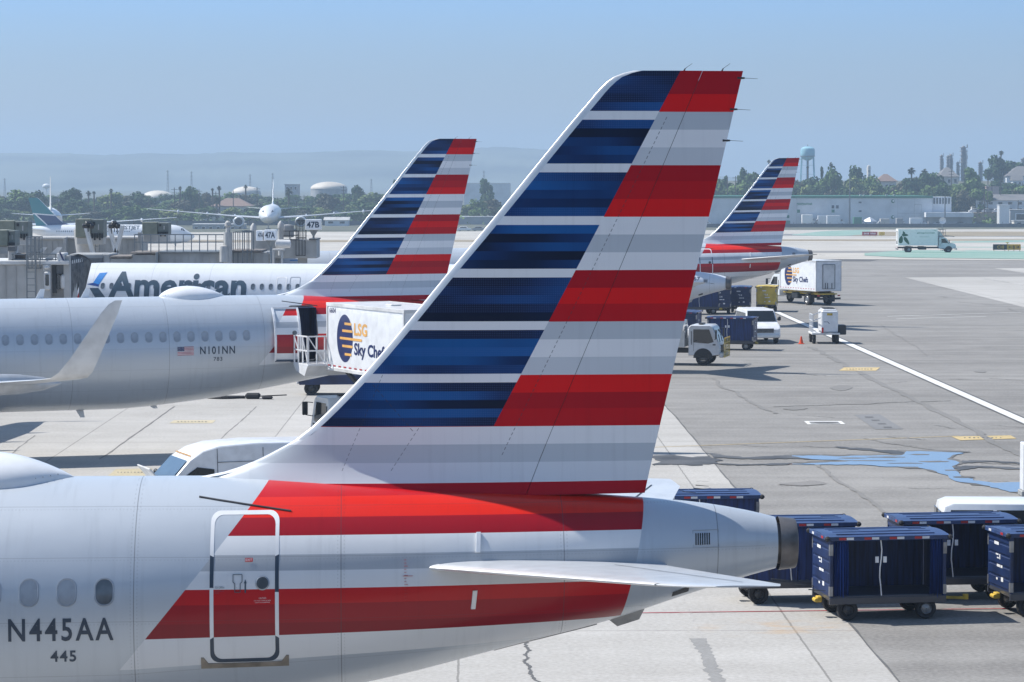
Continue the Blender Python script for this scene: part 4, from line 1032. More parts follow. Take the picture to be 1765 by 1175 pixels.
# 5: teal tailed twin jet taxiing beyond the jet bridges, nose to the right
def mk_teal():
    m, nt, b, oc, (X, Y, Z) = blank('teal_fin')
    X = math_(nt, 'DIVIDE', X, .89)
    u = math_(nt, 'SUBTRACT', Z, math_(nt, 'MULTIPLY_ADD', X, .10, 8.9 - .10 * 42))      # upper white line
    c = mixc(nt, math_(nt, 'GREATER_THAN', u, 0), (.012, .035, .12), (.012, .17, .19))
    rear = math_(nt, 'GREATER_THAN', math_(nt, 'SUBTRACT', X, math_(nt, 'MULTIPLY_ADD', Z, .85, 41.6 - 6 * .85 - 1.6)), 0)
    c = mixc(nt, math_(nt, 'MULTIPLY', rear, math_(nt, 'LESS_THAN', u, 0)), c, (.012, .17, .19))
    c = mixc(nt, seam_mask(nt, u, .14), c, (.7, .7, .7))
    ll = math_(nt, 'MULTIPLY', seam_mask(nt, math_(nt, 'SUBTRACT', X, math_(nt, 'MULTIPLY_ADD', Z, .85, 41.6 - 6 * .85 - 1.6)), .16), math_(nt, 'LESS_THAN', u, 0))
    c = mixc(nt, ll, c, (.7, .7, .7))
    nt.links.new(c, b.inputs['Base Color']); b.inputs['Coat Weight'].default_value = .3
mk_teal()
SC5 = (.89, 1.1, 1.08)
y5 = 655; b5 = W(45, 400, y5); b5.z = gz(y5) - 1.3
a5 = airliner('airliner', 'white airliner with teal and navy tail, half hidden behind the jet bridges', b5, 180, 0, 1.0, body='body_white', fin='teal_fin', windows=[(36 - .56 * i, 4.5) for i in range(0, 54) if (i // 5) % 4 != 3], pane='cabin_window', side=1, sc=SC5)
text_on_hull('title', [('WESTJET', 14.2, 4.95, .75, 6.6, .03, 4)], a5, 'text_navy', SC5, side=1, off=.02)
ck = MB(); ck.rings([[surf(x, z, .02, 1) for x, z in ((2.3, 4.45), (3.4, 4.75), (3.4, 5.15), (2.9, 5.05))]] * 1 + [[surf(x, z, .025, 1) for x, z in ((2.35, 4.5), (3.35, 4.78), (3.35, 5.12), (2.92, 5.02))]]); ck.build('cockpit_window', 'glass', a5, scale=SC5)
for o_ in a5.children:
    if o_.name.startswith('tail_fin'): o_.scale = (1.42, 1, 1.0); o_.location = (-.42 * 43.4 * .89, 0, 0)
# 6: pale wide body seen from behind, beyond the teal tail
y6 = 715; b6 = W(88, 392, y6 - 8); b6.z = gz(y6)
a6 = airliner('airliner', 'pale wide body airliner seen from behind, its thin grey fin rising beside the teal tail', b6, -80, 0, 1.0, body='body_white', fin='dirty_white', windows=[], sc=(1.35, 1.6, 1.42), span=1.25, sharklet=False)
# 7: wide body facing us
y7 = 850; b7 = W(472, 392, y7 + 58); b7.z = gz(y7)
a7 = airliner('airliner', 'wide body airliner facing the camera with long upswept wings and two engines', b7, 93, 0, 1.0, body='body_white', fin='body_white', windows=[], sc=(1.32, 1.5, 1.36), span=1.62, sharklet=False)
for o_ in a7.children:
    if o_.name.startswith('wing'): o_.scale = (1, 1, 1.5); o_.location = (0, 0, -1.75)
ck = MB()
for s in (-1, 1):
    for xq in ((1.75, 2.7),):
        ck.add([surf(xq[0], 4.3, .01, s), surf(xq[0] + .2, 4.42, .01, s) , surf(xq[1] + .4, 4.95, .01, s), surf(xq[1], 4.5, .01, s)], [(0, 1, 2, 3)])
ck.build('cockpit_window', 'glass', a7, scale=(1.32, 1.5, 1.36))
# ------------------------------------------------------------------ vehicles (local frame: x forward, y left, z up)
_wh = {}
def wheel(parent, x, y, r, w=.24, rim='steel', inner=False):
    key = (r, w, rim)
    if key not in _wh:
        t = MB(); t.lathe([(r * .60, -w / 2 + .02), (r * .92, -w / 2), (r, -w / 2 + .04), (r, w / 2 - .04), (r * .92, w / 2), (r * .60, w / 2 - .02)], (0, 0, 0), 24, axis='Y', caps=False)
        t.lathe([(r * .60, -w / 2 + .02), (r * .58, -w / 2 + .07), (r * .2, -w / 2 + .05), (.01, -w / 2 + .05)], (0, 0, 0), 24, axis='Y', caps=False)
        t.lathe([(r * .60, w / 2 - .02), (r * .58, w / 2 - .07), (r * .2, w / 2 - .05), (.01, w / 2 - .05)], (0, 0, 0), 24, axis='Y', caps=False)
        o = t.build('wheel', 'black_rubber')
        rm_ = MB()
        for s in (-1, 1):
            rm_.lathe([(r * .57, s * (w / 2 - .035)), (r * .52, s * (w / 2 - .01)), (r * .42, s * (w / 2 - .05)), (r * .2, s * (w / 2 - .03)), (.01, s * (w / 2 - .02))], (0, 0, 0), 20, axis='Y', caps=False)
            for k in range(6):
                a = k * math.pi / 3; c = Vector((math.cos(a) * r * .31, s * (w / 2 - .03), math.sin(a) * r * .31)); rm_.cyl(c, c + Vector((0, s * .02, 0)), r * .05, n=6)
        q = rm_.build('rim', rim); _wh[key] = (o.data, q.data); bpy.data.objects.remove(o); bpy.data.objects.remove(q)
    o = bpy.data.objects.new('wheel', _wh[key][0]); col.objects.link(o); o.parent = parent; o.location = (x, y, r)
    q = bpy.data.objects.new('rim', _wh[key][1]); col.objects.link(q); q.parent = o
    return o
def side_text(mb, txt, x, z, h, sd, yy, width=None, bold=.01, mi=0):
    return text_mesh(mb, txt, (x, sd * yy, z), (-sd, 0, 0), (0, 0, 1), h, width, bold, mi)
def side_poly(mb, pts, sd, yy, mi=0, t=.01):
    n = len(pts); return mb.add([(x, sd * yy, z) for x, z in pts] + [(x, sd * (yy - t), z) for x, z in pts], [tuple(range(n)), tuple(range(2 * n - 1, n - 1, -1))] + [(i, (i + 1) % n, n + (i + 1) % n, n + i) for i in range(n)], mi)

# ---- baggage carts
def baggage_cart(name, label, loc, rz, closed=False, body='cart_blue', roof='roof_blue', curt='curtain_blue', L=2.85, Wd=1.56, inside='cart_inside', tape=True, group='baggage carts on the apron', strap=True, sidewall=False):
    t = thing(name, label, 'baggage cart', loc, rz, group); hx, hy = L / 2, Wd / 2
    b_ = MB(); b_.box((0, 0, .53), (L - .1, Wd - .06, .12), .02); b_.box((0, -hy + .03, .47), (L - .05, .06, .16), .01); b_.box((0, hy - .03, .47), (L - .05, .06, .16), .01)
    b_.build('deck', 'car_dark', t)
    ch = MB()
    for s in (-1, 1): ch.box((0, s * .35, .40), (L - .3, .08, .12)); ch.box((s * hx * .66, 0, .30), (.14, Wd * .72, .10), .01); ch.box((s * hx * .66, 0, .38), (.5, .5, .05))
    ch.build('chassis', 'dark_steel', t)
    for sx in (-1, 1):
        for sy in (-1, 1): wheel(t, sx * hx * .66, sy * (hy - .14), .245, .17, 'dark_steel' if (sx + sy) else 'steel')
    for sx in (-1, 1):
        e = MB(); x = sx * (hx - .07); e.box((x, 0, 1.24), (.05, Wd - .10, 1.34), .01)
        for k in range(5): e.box((x + sx * .03, 0, .74 + k * .265), (.035, Wd - .16, .215), .012)
        for sy in (-1, 1): e.box((x, sy * (hy - .05), 1.24), (.08, .08, 1.40), .012)
        p = e.build('end_panel', body, t)
        mk = MB()
        for y0, z0, w, h in ((.10, 1.38, .18, .035), (.05, 1.30, .12, .03), (-.08, 1.34, .05, .12), (.0, 1.12, .22, .06), (-.2, 1.12, .12, .06), (.15, 1.64, .30, .07), (.1, .80, .10, .05), (-.25, .82, .14, .10)):
            mk.box((x + sx * .0505, y0 - sx * 0, z0), (.006, w, h))
        mk.build('markings', 'text_white', p)
        for sy in (-1, 1):
            for za, zb_ in ((.70, .22), (1.66, .26)):
                rf = MB(); rf.box((x + sx * .045, sy * (hy - .045), za), (.008, .07, zb_)); rf.box((x + sx * .007, sy * (hy - .006), za), (.084, .008, zb_)); rf.build('reflector', 'steel', p)
        hk = MB(); hk.box((sx * (hx + .02), 0, .42), (.12, .2, .14), .02); hk.cyl((sx * (hx + .1), .12, .40), (sx * (hx + .1), -.12, .40), .05, n=10); hk.build('hitch', 'yellow_paint', t)
    r_ = MB(); rs = []
    for k in range(9):
        y = -hy - .04 + (Wd + .08) * k / 8; z = 1.955 + .05 * math.cos((k / 8 - .5) * math.pi); rs.append([(-hx - .05, y, z), (hx + .05, y, z), (hx + .05, y, z - .05), (-hx - .05, y, z - .05)])
    r_.rings(rs)
    for s in (-1, 1): r_.box((0, s * (hy + .035), 1.925), (L + .12, .04, .10), .008); r_.box((s * (hx + .035), 0, 1.925), (.04, Wd + .10, .10), .008)
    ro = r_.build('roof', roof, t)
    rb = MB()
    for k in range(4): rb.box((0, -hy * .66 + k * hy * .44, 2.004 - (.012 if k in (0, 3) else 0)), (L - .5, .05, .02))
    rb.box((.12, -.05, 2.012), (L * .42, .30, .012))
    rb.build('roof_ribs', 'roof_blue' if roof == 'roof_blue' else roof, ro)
    for sx in (-1, 1):
        for sy in (-1, 1): cn = MB(); cn.box((sx * (hx + .04), sy * (hy + .03), 1.925), (.13, .12, .12), .04); cn.build('corner_bumper', 'black_rubber', ro)
    if tape:
        tp = MB()
        for s in (-1, 1):
            for k in range(8):
                if k % 2 == 0:
                    x = -hx * .78 + k / 7 * L * .74; tp.box((x, s * (hy + .057), 1.925), (.17, .006, .055), 0, 0); tp.box((x + .18, s * (hy + .057), 1.925), (.17, .006, .055), 0, 1)
            for k in range(2): tp.box((s * (hx + .057), -.4 + k * .8, 1.925), (.006, .16, .055), 0, k); 
        tp.build('reflective_tape', ['tape_red', 'tape_white'], ro)
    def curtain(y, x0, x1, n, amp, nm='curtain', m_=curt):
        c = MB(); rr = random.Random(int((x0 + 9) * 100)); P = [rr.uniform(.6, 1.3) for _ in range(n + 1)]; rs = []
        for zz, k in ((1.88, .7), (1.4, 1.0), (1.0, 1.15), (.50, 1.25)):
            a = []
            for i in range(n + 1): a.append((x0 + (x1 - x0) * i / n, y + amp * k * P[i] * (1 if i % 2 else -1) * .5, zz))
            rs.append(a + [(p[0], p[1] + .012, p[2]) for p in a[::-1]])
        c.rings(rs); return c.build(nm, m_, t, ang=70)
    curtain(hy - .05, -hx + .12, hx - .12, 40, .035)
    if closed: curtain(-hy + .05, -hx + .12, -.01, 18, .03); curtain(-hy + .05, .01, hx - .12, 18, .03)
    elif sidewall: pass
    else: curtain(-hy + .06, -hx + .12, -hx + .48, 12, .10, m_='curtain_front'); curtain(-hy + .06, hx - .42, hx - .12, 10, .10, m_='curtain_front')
    if strap:
        s_ = MB()
        for k in range(6): s_.bar((-.18 + .025 * math.sin(k * 1.3), -hy + .02, 1.87 - k * .215), (-.18 + .025 * math.sin((k + 1) * 1.3), -hy + .02, 1.87 - (k + 1) * .215), .006, .028)
        s_.box((-.27, -hy + .015, 1.42), (.08, .02, .14)); s_.box((-.08, -hy + .015, 1.42), (.08, .02, .14)); s_.build('strap', 'tape_white', t)
    return t
def tow_bar(parent, x0, L=.9):
    m_ = MB(); m_.bar((x0, .0, .40), (x0 + L, 0, .36), .07, .06); m_.cyl((x0 + L - .03, 0, .33), (x0 + L - .03, 0, .45), .07, n=10); m_.build('tow_bar', 'yellow_paint', parent)
def gp(u, v): q = G(u, v); return (q.x, q.y, q.z)
AY = R(9)
cA = baggage_cart('baggage_cart', 'blue baggage cart nearest the camera with open front, gathered curtains and a white strap', gp(1514, 1060), R(9)); tow_bar(cA, 1.4, .75)
cB = baggage_cart('baggage_cart', 'blue baggage cart partly behind the exhaust cone of the nearest airliner', gp(1364, 1033), R(6), closed=True)
cC = baggage_cart('baggage_cart', 'blue baggage cart with its roof in front of the white van at the right edge', gp(1638, 1027), R(7), sidewall=True)
cD = baggage_cart('baggage_cart', 'blue baggage cart cut by the right edge of the photo, showing its ribbed end panel', gp(1818, 1053), R(10), sidewall=True)
cE = baggage_cart('baggage_cart', 'blue baggage cart just behind the tail cone and far tailplane, mostly its roof showing', gp(1209, 976), R(5), closed=True)
baggage_cart('baggage_cart', 'closed blue baggage cart right of the grey truck cab, beside the white van', gp(1262, 602), R(-14), closed=True)
baggage_cart('baggage_cart', 'blue baggage cart seen end on, between the tail cone and the yellow cart', gp(1277, 537), R(84), closed=True)
baggage_cart('baggage_cart', 'yellow baggage cart seen end on beside the far catering truck', gp(1322, 536), R(82), True, 'cargo_yellow', 'cargo_yellow', 'cargo_yellow')
baggage_cart('baggage_cart', 'dull blue baggage cart end just under the dark exhaust of the lettered airliner', gp(1241, 540), R(88), True)
baggage_cart('baggage_cart', 'low dark baggage cart at the edge of the big tail fin, under the tail cone', gp(1205, 541), R(10), True)
baggage_cart('baggage_cart', 'blue baggage cart end peeking out above the grey truck, beside the big fin', gp(1184, 590), R(80), True)

# ---- box trucks
def plan_cyl(mb, x, y0, y1, z, r, mi=0): mb.cyl((x, y0, z), (x, y1, z), r, n=20, mi=mi)
def box_truck(name, label, loc, rz, blen=6.2, bw=2.45, bh=2.5, bz=1.15, style='hood', cab='cab_white', box='white_paint', lift=False, cat='truck', cabw=2.15, van_front=None, rear_m='dirty_white', group=None):
    """origin under the middle of the box; the cab is ahead of it"""
    t = thing(name, label, cat, loc, rz, group); hb, hw = blen / 2, bw / 2
    ch = MB(); fl_ = 3.0 if style == 'hood' else 2.0
    for s in (-1, 1): ch.box((fl_ / 2 - .2, s * .42, .78), (blen + fl_ - .6, .10, .24), .01)
    for k in range(5): ch.box((-hb + .4 + k * blen / 5, 0, .78), (.10, .8, .14))
    ch.box((hb * .25, -.85, .72), (1.2, .45, .5), .06); ch.box((hb * .25, .85, .72), (1.0, .45, .5), .06)
    ch.box((-hb - .02, 0, .55), (.10, bw * .95, .16), .02)
    ch.build('chassis', 'black_plastic', t)
    bx = MB(); bx.box((0, 0, bz + bh / 2), (blen, bw, bh), .035)
    B = bx.build('cargo_box', box, t)
    tr = MB()
    for s in (-1, 1):
        for z in (bz + .06, bz + bh - .05): tr.box((0, s * (hw + .012), z), (blen + .03, .035, .12), .006)
        for x in (-hb + .04, hb - .04): tr.box((x, s * (hw + .012), bz + bh / 2), (.10, .036, bh - .24), .006)
    for x in (-hb, hb): tr.box((x, 0, bz + bh - .05), (.05, bw + .06, .12), .006)
    tr.build('box_trim', 'dirty_white' if box != 'gourmet_white' else 'gourmet_white', B)
    dr = MB(); x = -hb - .02
    dr.box((x, 0, bz + bh * .47), (.03, bw * .46, bh * .78), .006); dr.build('rear_door', rear_m, B)
    df = MB()
    for y0, z0, y1, z1 in ((-.24, .08, -.24, .87), (.24, .08, .24, .87), (-.24, .87, .24, .87), (-.24, .08, .24, .08)):
        df.bar((x - .02, y0 * bw, bz + z0 * bh), (x - .02, y1 * bw, bz + z1 * bh), .03)
    for y in (-.12, .05, .14): df.box((x - .025, y * bw, bz + .18 * bh), (.02, .05, .30 * bh * .6))
    df.build('door_hardware', 'dark_steel', B)
    lt = MB()
    for s in (-1, 1): lt.box((-hb - .05, s * hw * .8, .80), (.05, .24, .10), .01)
    lt.build('tail_light', 'lamp_red', t)
    r = .46 if style == 'hood' else .42
    for s in (-1, 1):
        wheel(t, -hb * .45, s * (hw - .28), r, .42); 
        wheel(t, hb + (1.75 if style == 'hood' else 1.05), s * (cabw / 2 - .16), r, .26)
    fd = MB()
    for s in (-1, 1): fd.box((-hb * .45, s * (hw - .22), .98), (1.15, .40, .05), .02); fd.box((-hb * .45 - .62, s * (hw - .22), .55), (.03, .42, .6))
    fd.build('mud_guard', 'black_plastic', t)
    # cab
    c0 = hb + .22; w2 = cabw / 2
    if style == 'hood':
        prof = [(c0, .62), (c0, 2.22), (c0 + .12, 2.36), (c0 + .95, 2.36), (c0 + 1.12, 2.26), (c0 + 1.62, 1.58), (c0 + 2.45, 1.40), (c0 + 2.62, 1.20), (c0 + 2.66, .70), (c0 + 2.1, .62)]
        wsh = [(c0 + 1.16, 2.20), (c0 + 1.58, 1.62)]; sw = [(c0 + .38, 1.52), (c0 + .38, 2.16), (c0 + .98, 2.16), (c0 + 1.42, 1.60), (c0 + 1.30, 1.50)]; fx = c0 + 2.66; gz0, gz1 = .82, 1.16
    else:
        prof = [(c0, .55), (c0, 2.10), (c0 + .12, 2.22), (c0 + 1.20, 2.22), (c0 + 1.34, 2.12), (c0 + 1.66, 1.25), (c0 + 1.74, 1.05), (c0 + 1.74, .60), (c0 + 1.4, .55)]
        wsh = [(c0 + 1.36, 2.06), (c0 + 1.64, 1.28)]; sw = [(c0 + .28, 1.28), (c0 + .28, 2.0), (c0 + 1.16, 2.0), (c0 + 1.42, 1.30), (c0 + 1.1, 1.22)]; fx = c0 + 1.74; gz0, gz1 = .72, 1.12
    cm = MB(); rs = []
    for yy, ins in ((-w2, .06), (-w2 + .07, 0), (w2 - .07, 0), (w2, .06)):
        cx_ = sum(p[0] for p in prof) / len(prof); cz_ = sum(p[1] for p in prof) / len(prof)
        rs.append([(px_ + (cx_ - px_) * ins * .6, yy, pz + (cz_ - pz) * ins * .6) for px_, pz in prof])
    cm.rings(rs); K = cm.build('cab', cab, t, ang=40)
    gl = MB(); d = Vector((wsh[1][0] - wsh[0][0], 0, wsh[1][1] - wsh[0][1])); nrm = Vector((-d.z, 0, d.x)).normalized() * .034
    if nrm.x < 0: nrm = -nrm
    a, b2 = Vector((wsh[0][0], 0, wsh[0][1])) + nrm, Vector((wsh[1][0], 0, wsh[1][1])) + nrm
    gl.add([a + Vector((0, -w2 * .86, 0)), a + Vector((0, w2 * .86, 0)), b2 + Vector((0, w2 * .93, 0)), b2 + Vector((0, -w2 * .93, 0))], [(0, 1, 2, 3)]); gl.build('windscreen', 'sky_glass', K)
    for s in (-1, 1):
        g2 = MB(); side_poly(g2, sw, s, w2 + .006, 0, .012); g2.build('side_window', 'glass', K)
        ar = MB(); ax_ = hb + (1.75 if style == 'hood' else 1.05); ar.prism([(ax_ + (r + .12) * math.cos(k * math.pi / 14), r + (r + .12) * math.sin(k * math.pi / 14)) for k in range(15)], s * (w2 - .06) if s > 0 else s * (w2 + .008), s * (w2 + .008) if s > 0 else s * (w2 - .06)); ar.build('wheel_arch', 'black_plastic', K)
        dl = MB(); dl.bar((c0 + .30, s * (w2 + .004), .8), (c0 + .30, s * (w2 + .004), 1.5), .012, .012); dl.box((c0 + .45, s * (w2 + .012), 1.38), (.16, .03, .04)); dl.build('door_handle', 'black_plastic', K)
        mi_ = MB(); mx = sw[3][0] + .05; mi_.bar((mx, s * w2, 1.95), (mx + .12, s * (w2 + .26), 1.98), .03); mi_.bar((mx, s * w2, 1.45), (mx + .12, s * (w2 + .26), 1.5), .03); mi_.box((mx + .12, s * (w2 + .28), 1.74), (.08, .22, .50), .03); mi_.build('mirror', 'black_plastic', K)
        hl = MB(); hl.box((fx - .02, s * w2 * .74, gz0 + .18), (.08, .34, .20), .03); hl.build('headlight', 'lamp_clear', K)
    ex = MB()
    for s in (-1, 1):
        ex.box((c0 + .75, s * (w2 - .02), .56), (.5, .16, .05), .01); ex.box((c0 + .75, s * (w2 - .02), .36), (.5, .16, .05), .01); ex.bar((c0 + .18, s * (w2 + .01), 1.15), (c0 + .18, s * (w2 + .01), 1.9), .03)
        ex.box((sw[3][0] + .02, s * (w2 + .004), sw[3][1] - .14), (.16, .012, .07), .01)
    for y in (-.45, .35): ex.bar((b2.x + .01, y, b2.z), (b2.x + (a.x - b2.x) * .5 + .01, y + .3, b2.z + (a.z - b2.z) * .5), .02)
    ex.box((c0 + .6, 0, prof[2][1] + .05), (.25, .9, .07), .02)
    ex.build('cab_fittings', 'black_plastic', K)
    gr = MB(); gr.box((fx, 0, (gz0 + gz1) / 2), (.04, cabw * .5, gz1 - gz0), .01)
    for k in range(4): gr.box((fx + .025, 0, gz0 + .05 + k * .09), (.02, cabw * .48, .03))
    gr.build('grille', 'dark_steel', K)
    bm_ = MB(); bm_.box((fx + .08, 0, .58), (.22, cabw * .98, .26), .05); bm_.build('bumper', 'chrome' if style == 'hood' else 'dirty_white', K)
    if lift:
        sc_ = MB()
        for s in (-1, 1):
            sc_.bar((-hb + .6, s * .7, .95), (hb - .6, s * .7, bz - .05), .12); sc_.bar((-hb + .6, s * .6, bz - .05), (hb - .6, s * .6, .95), .12)
        sc_.box((0, 0, .92), (blen, 1.7, .10), .01)
        sc_.build('scissor_lift', 'yellow_paint' if lift == 'y' else 'dark_steel', t)
    return t, B
def caterer_marks(B, blen, bw, bh, bz, number=None, dashes=True):
    yy = bw / 2 + .008; hb = blen / 2
    m_ = MB(); cx, cz = hb - blen * .24, bz + bh * .50; rx, rz_ = blen * .105, bh * .35
    side_poly(m_, [(cx + rx * math.cos(a), cz + rz_ * math.sin(a)) for a in [2 * math.pi * k / 48 for k in range(48)]], 1, yy, 0)
    # five sun-ray bars cut from the trailing edge of the disc, the middle one running on under the name
    for k, (zf, xl, xr) in enumerate(((.62, -.0, -.84), (.32, .3, -1.0), (.0, .6, -2.15), (-.32, .3, -1.0), (-.66, -.02, -.84))):
        z = cz + rz_ * zf; h = rz_ * .105
        m_.add([(cx + rx * xl, yy + .006, z - h / 2), (cx + rx * xr, yy + .006, z - h / 2), (cx + rx * xr, yy + .006, z + h / 2), (cx + rx * xl, yy + .006, z + h / 2)], [(0, 1, 2, 3)], 1)
    m_.build('emblem', ['logo_navy', 'logo_orange'], B)
    t_ = MB(); side_text(t_, 'LSG', cx - rx * 1.18, cz + rz_ * .20, bh * .165, 1, yy, blen * .17, .035); t_.build('lettering', 'logo_orange', B)
    t_ = MB(); side_text(t_, 'Sky Chefs', cx - rx * 1.18, cz - rz_ * .62, bh * .165, 1, yy, blen * .42, .03)
    if number: side_text(t_, number, hb - blen * .035, bz + bh * .90 - .1, bh * .07, 1, yy, blen * .085, .01)
    t_.build('lettering', 'logo_navy', B)
    if dashes:
        d_ = MB()
        for k in range(14): d_.box((hb - blen * (.03 + k * .07), yy, bz + bh * .075), (blen * .033, .008, .045))
        d_.build('reflective_tape', 'tape_red', B)
# the raised catering truck at the open door
nearB = np.array([-3.69, 95.4]); farB = np.array([-6.74, 101.4]); ctr_side = (nearB + farB) / 2; hd = (farB - nearB); Lb = float(np.linalg.norm(hd)); hd = hd / Lb
ang = math.atan2(hd[1], hd[0]); left = np.array([-hd[1], hd[0]]); bw_ = 2.45
c_ = ctr_side - left * (bw_ / 2)
tk, B = box_truck('catering_truck', 'white catering truck with its box raised to the open rear door, number 6604', (c_[0], c_[1], 0), ang, Lb, bw_, 2.45, 3.28, 'flat', lift=True, group='catering trucks with navy sun emblem')
caterer_marks(B, Lb, bw_, 2.45, 3.28, '6604')
pf = MB(); hb = Lb / 2
pf.box((hb + .65, .55, 3.46), (1.4, 2.9, .08), .01); pf.prism([(hb + .02, 3.42), (hb + 1.35, 3.42), (hb + 1.1, 3.2), (hb + .3, 3.05)], -.9, 2.0, 0, 'XZ')
P_ = pf.build('platform', 'white_paint', tk)
for y in (1.98, -.88):
    rl = MB()
    for z in (3.98, 4.5): rl.bar((hb + .03, y, z), (hb + 1.32, y, z), .05)
    for x in (hb + .06, hb + .5, hb + .92, hb + 1.3): rl.bar((x, y, 3.5), (x, y, 4.5), .045)
    rl.bar((hb + .06, y, 3.55), (hb + .5, y, 4.45), .03); rl.bar((hb + .92, y, 3.98), (hb + 1.3, y, 4.45), .03); rl.build('railing', 'white_paint', P_)
rl = MB()
for z in (3.98, 4.5): rl.bar((hb + .05, 1.25, z), (hb + .05, 1.95, z), .05)
for y in (1.3, 1.62, 1.95): rl.bar((hb + .05, y, 3.5), (hb + .05, y, 4.5), .045)
rl.bar((hb + .05, 1.3, 3.52), (hb + .05, 1.95, 4.48), .035); rl.build('railing', 'white_paint', P_)
vt = MB(); vt.box((0, .1, 5.76), (.5, .4, .05), .01); vt.build('roof_vent', 'dirty_white', B)
# the second one, driving away
p = G(1404, 527); tk2, B2 = box_truck('catering_truck', 'white catering truck seen from behind, parked under the farthest striped tail', (p.x, p.y + 3.4, 0), R(90 + 26), 5.6, 2.4, 2.5, 1.15, 'hood', lift='y', group='catering trucks with navy sun emblem')
caterer_marks(B2, 5.6, 2.4, 2.5, 1.15, None)
# green leaf truck out on the taxiway
p = G(1580, 435); tk3, B3 = box_truck('delivery_truck', 'pale green white delivery truck with a large leaf picture, driving on the taxiway', (p.x, p.y, p.z), R(0), 6.1, 2.45, 2.55, 1.12, 'hood', box='gourmet_white', group=None)
lf = MB(); yy = 1.236
def leaf(cx, cz, l, w, a): 
    pts = []
    for k in range(24):
        t = 2 * math.pi * k / 24; x = l / 2 * math.cos(t); z = w / 2 * math.sin(t) * (1 - .35 * math.cos(t)); pts.append((cx + x * math.cos(a) - z * math.sin(a), cz + x * math.sin(a) + z * math.cos(a)))
    return pts
for i, (cx, cz, l, w, a) in enumerate(((-2.0, 2.75, 1.0, .42, R(-5)), (-2.62, 2.05, 1.2, .62, R(80)), (-1.75, 1.85, 1.35, .5, R(-55)), (-2.2, 3.1, .5, .3, R(120)))): side_poly(lf, leaf(cx, cz, l, w, a), -1, yy + i * .002, 0)
lf.bar((-2.35, -yy - .004, 2.9), (-2.0, -yy - .004, 2.0), .01, .06); lf.build('leaf_picture', 'leaf_green', B3)
t_ = MB(); side_text(t_, 'gategourmet', -.15, 2.98, .22, -1, yy, 2.75, .012); t_.build('lettering', 'gourmet_green', B3)
t_ = MB(); t_.box((1.0, -yy, 2.45), (1.6, .006, .035)); side_text(t_, '752', 2.45, 3.40, .12, -1, yy, .35, .01); t_.build('lettering', 'gourmet_green', B3)
pf = MB(); pf.box((4.0, 0, 2.55), (1.7, 2.0, .12), .02)
for y in (-.95, .95):
    for x in (3.3, 3.8, 4.3): pf.bar((x, y, 2.55), (x, y, 3.55), .05)
    for z in (3.05, 3.55): pf.bar((3.25, y, z), (4.35, y, z), .05)
pf.bar((4.4, -.9, 2.6), (5.7, -.9, 2.5), .10); pf.bar((4.4, .9, 2.6), (5.7, .9, 2.5), .10); pf.build('platform', 'tower_steel', tk3)
df = MB(); df.prism([(3.15, 2.4), (3.15, 3.3), (3.5, 3.3), (4.1, 2.4)], -.9, .9); df.build('fairing', 'cab_white', tk3)
# grey cab over truck nosing out from behind the big fin
p = G(1205, 629); tk4, B4 = box_truck('service_truck', 'grey cab over truck nosing out from behind the big tail fin', (p.x - 2.65, p.y + 1.2, 0), R(-13), 4.2, 2.1, .9, 1.0, 'flat', cab='cab_grey', box='dirty_white')
tn = MB(); tn.lathe([(.02, -.55), (.42, -.5), (.45, 0), (.42, .5), (.02, .55)], (0, 0, 0), 20, axis='Z'); tn.v = [(x + 1.75, y - .5, z + 2.0) for x, y, z in tn.v]; tn.build('tank', 'chrome', tk4)
gd = MB(); fx = 2.1 + .22 + 1.74 + .25
for z in (.5, .75, 1.0, 1.25, 1.5): gd.bar((fx, -1.0, z), (fx, 1.0, z), .04)
for y in (-1, -.5, 0, .5, 1): gd.bar((fx, y, .45), (fx, y, 1.55), .04)
gd.build('front_guard', 'yellow_paint', tk4)
ld = MB()
for y in (-.75, .75): ld.box((-1.2, y, 2.6), (1.9, .08, 1.5), .02)
ld.box((-1.2, 0, 3.4), (2.1, 1.7, .1), .02); ld.build('lift_frame', 'dark_steel', tk4)
# bonnet of a dark truck behind the fin's leading edge
p = G(575, 822); tk5, B5 = box_truck('box_truck', 'dark windowed truck cab showing in front of the fin leading edge, facing left', (p.x + 3.6, 92.2, 0), R(180), 4.2, 2.2, 1.6, 1.05, 'hood', cab='cab_white')
bt = MB(); bt.box((2.9, 0, 2.46), (.5, 1.3, .10), .02); bt.build('beacon_bar', 'black_plastic', tk5)

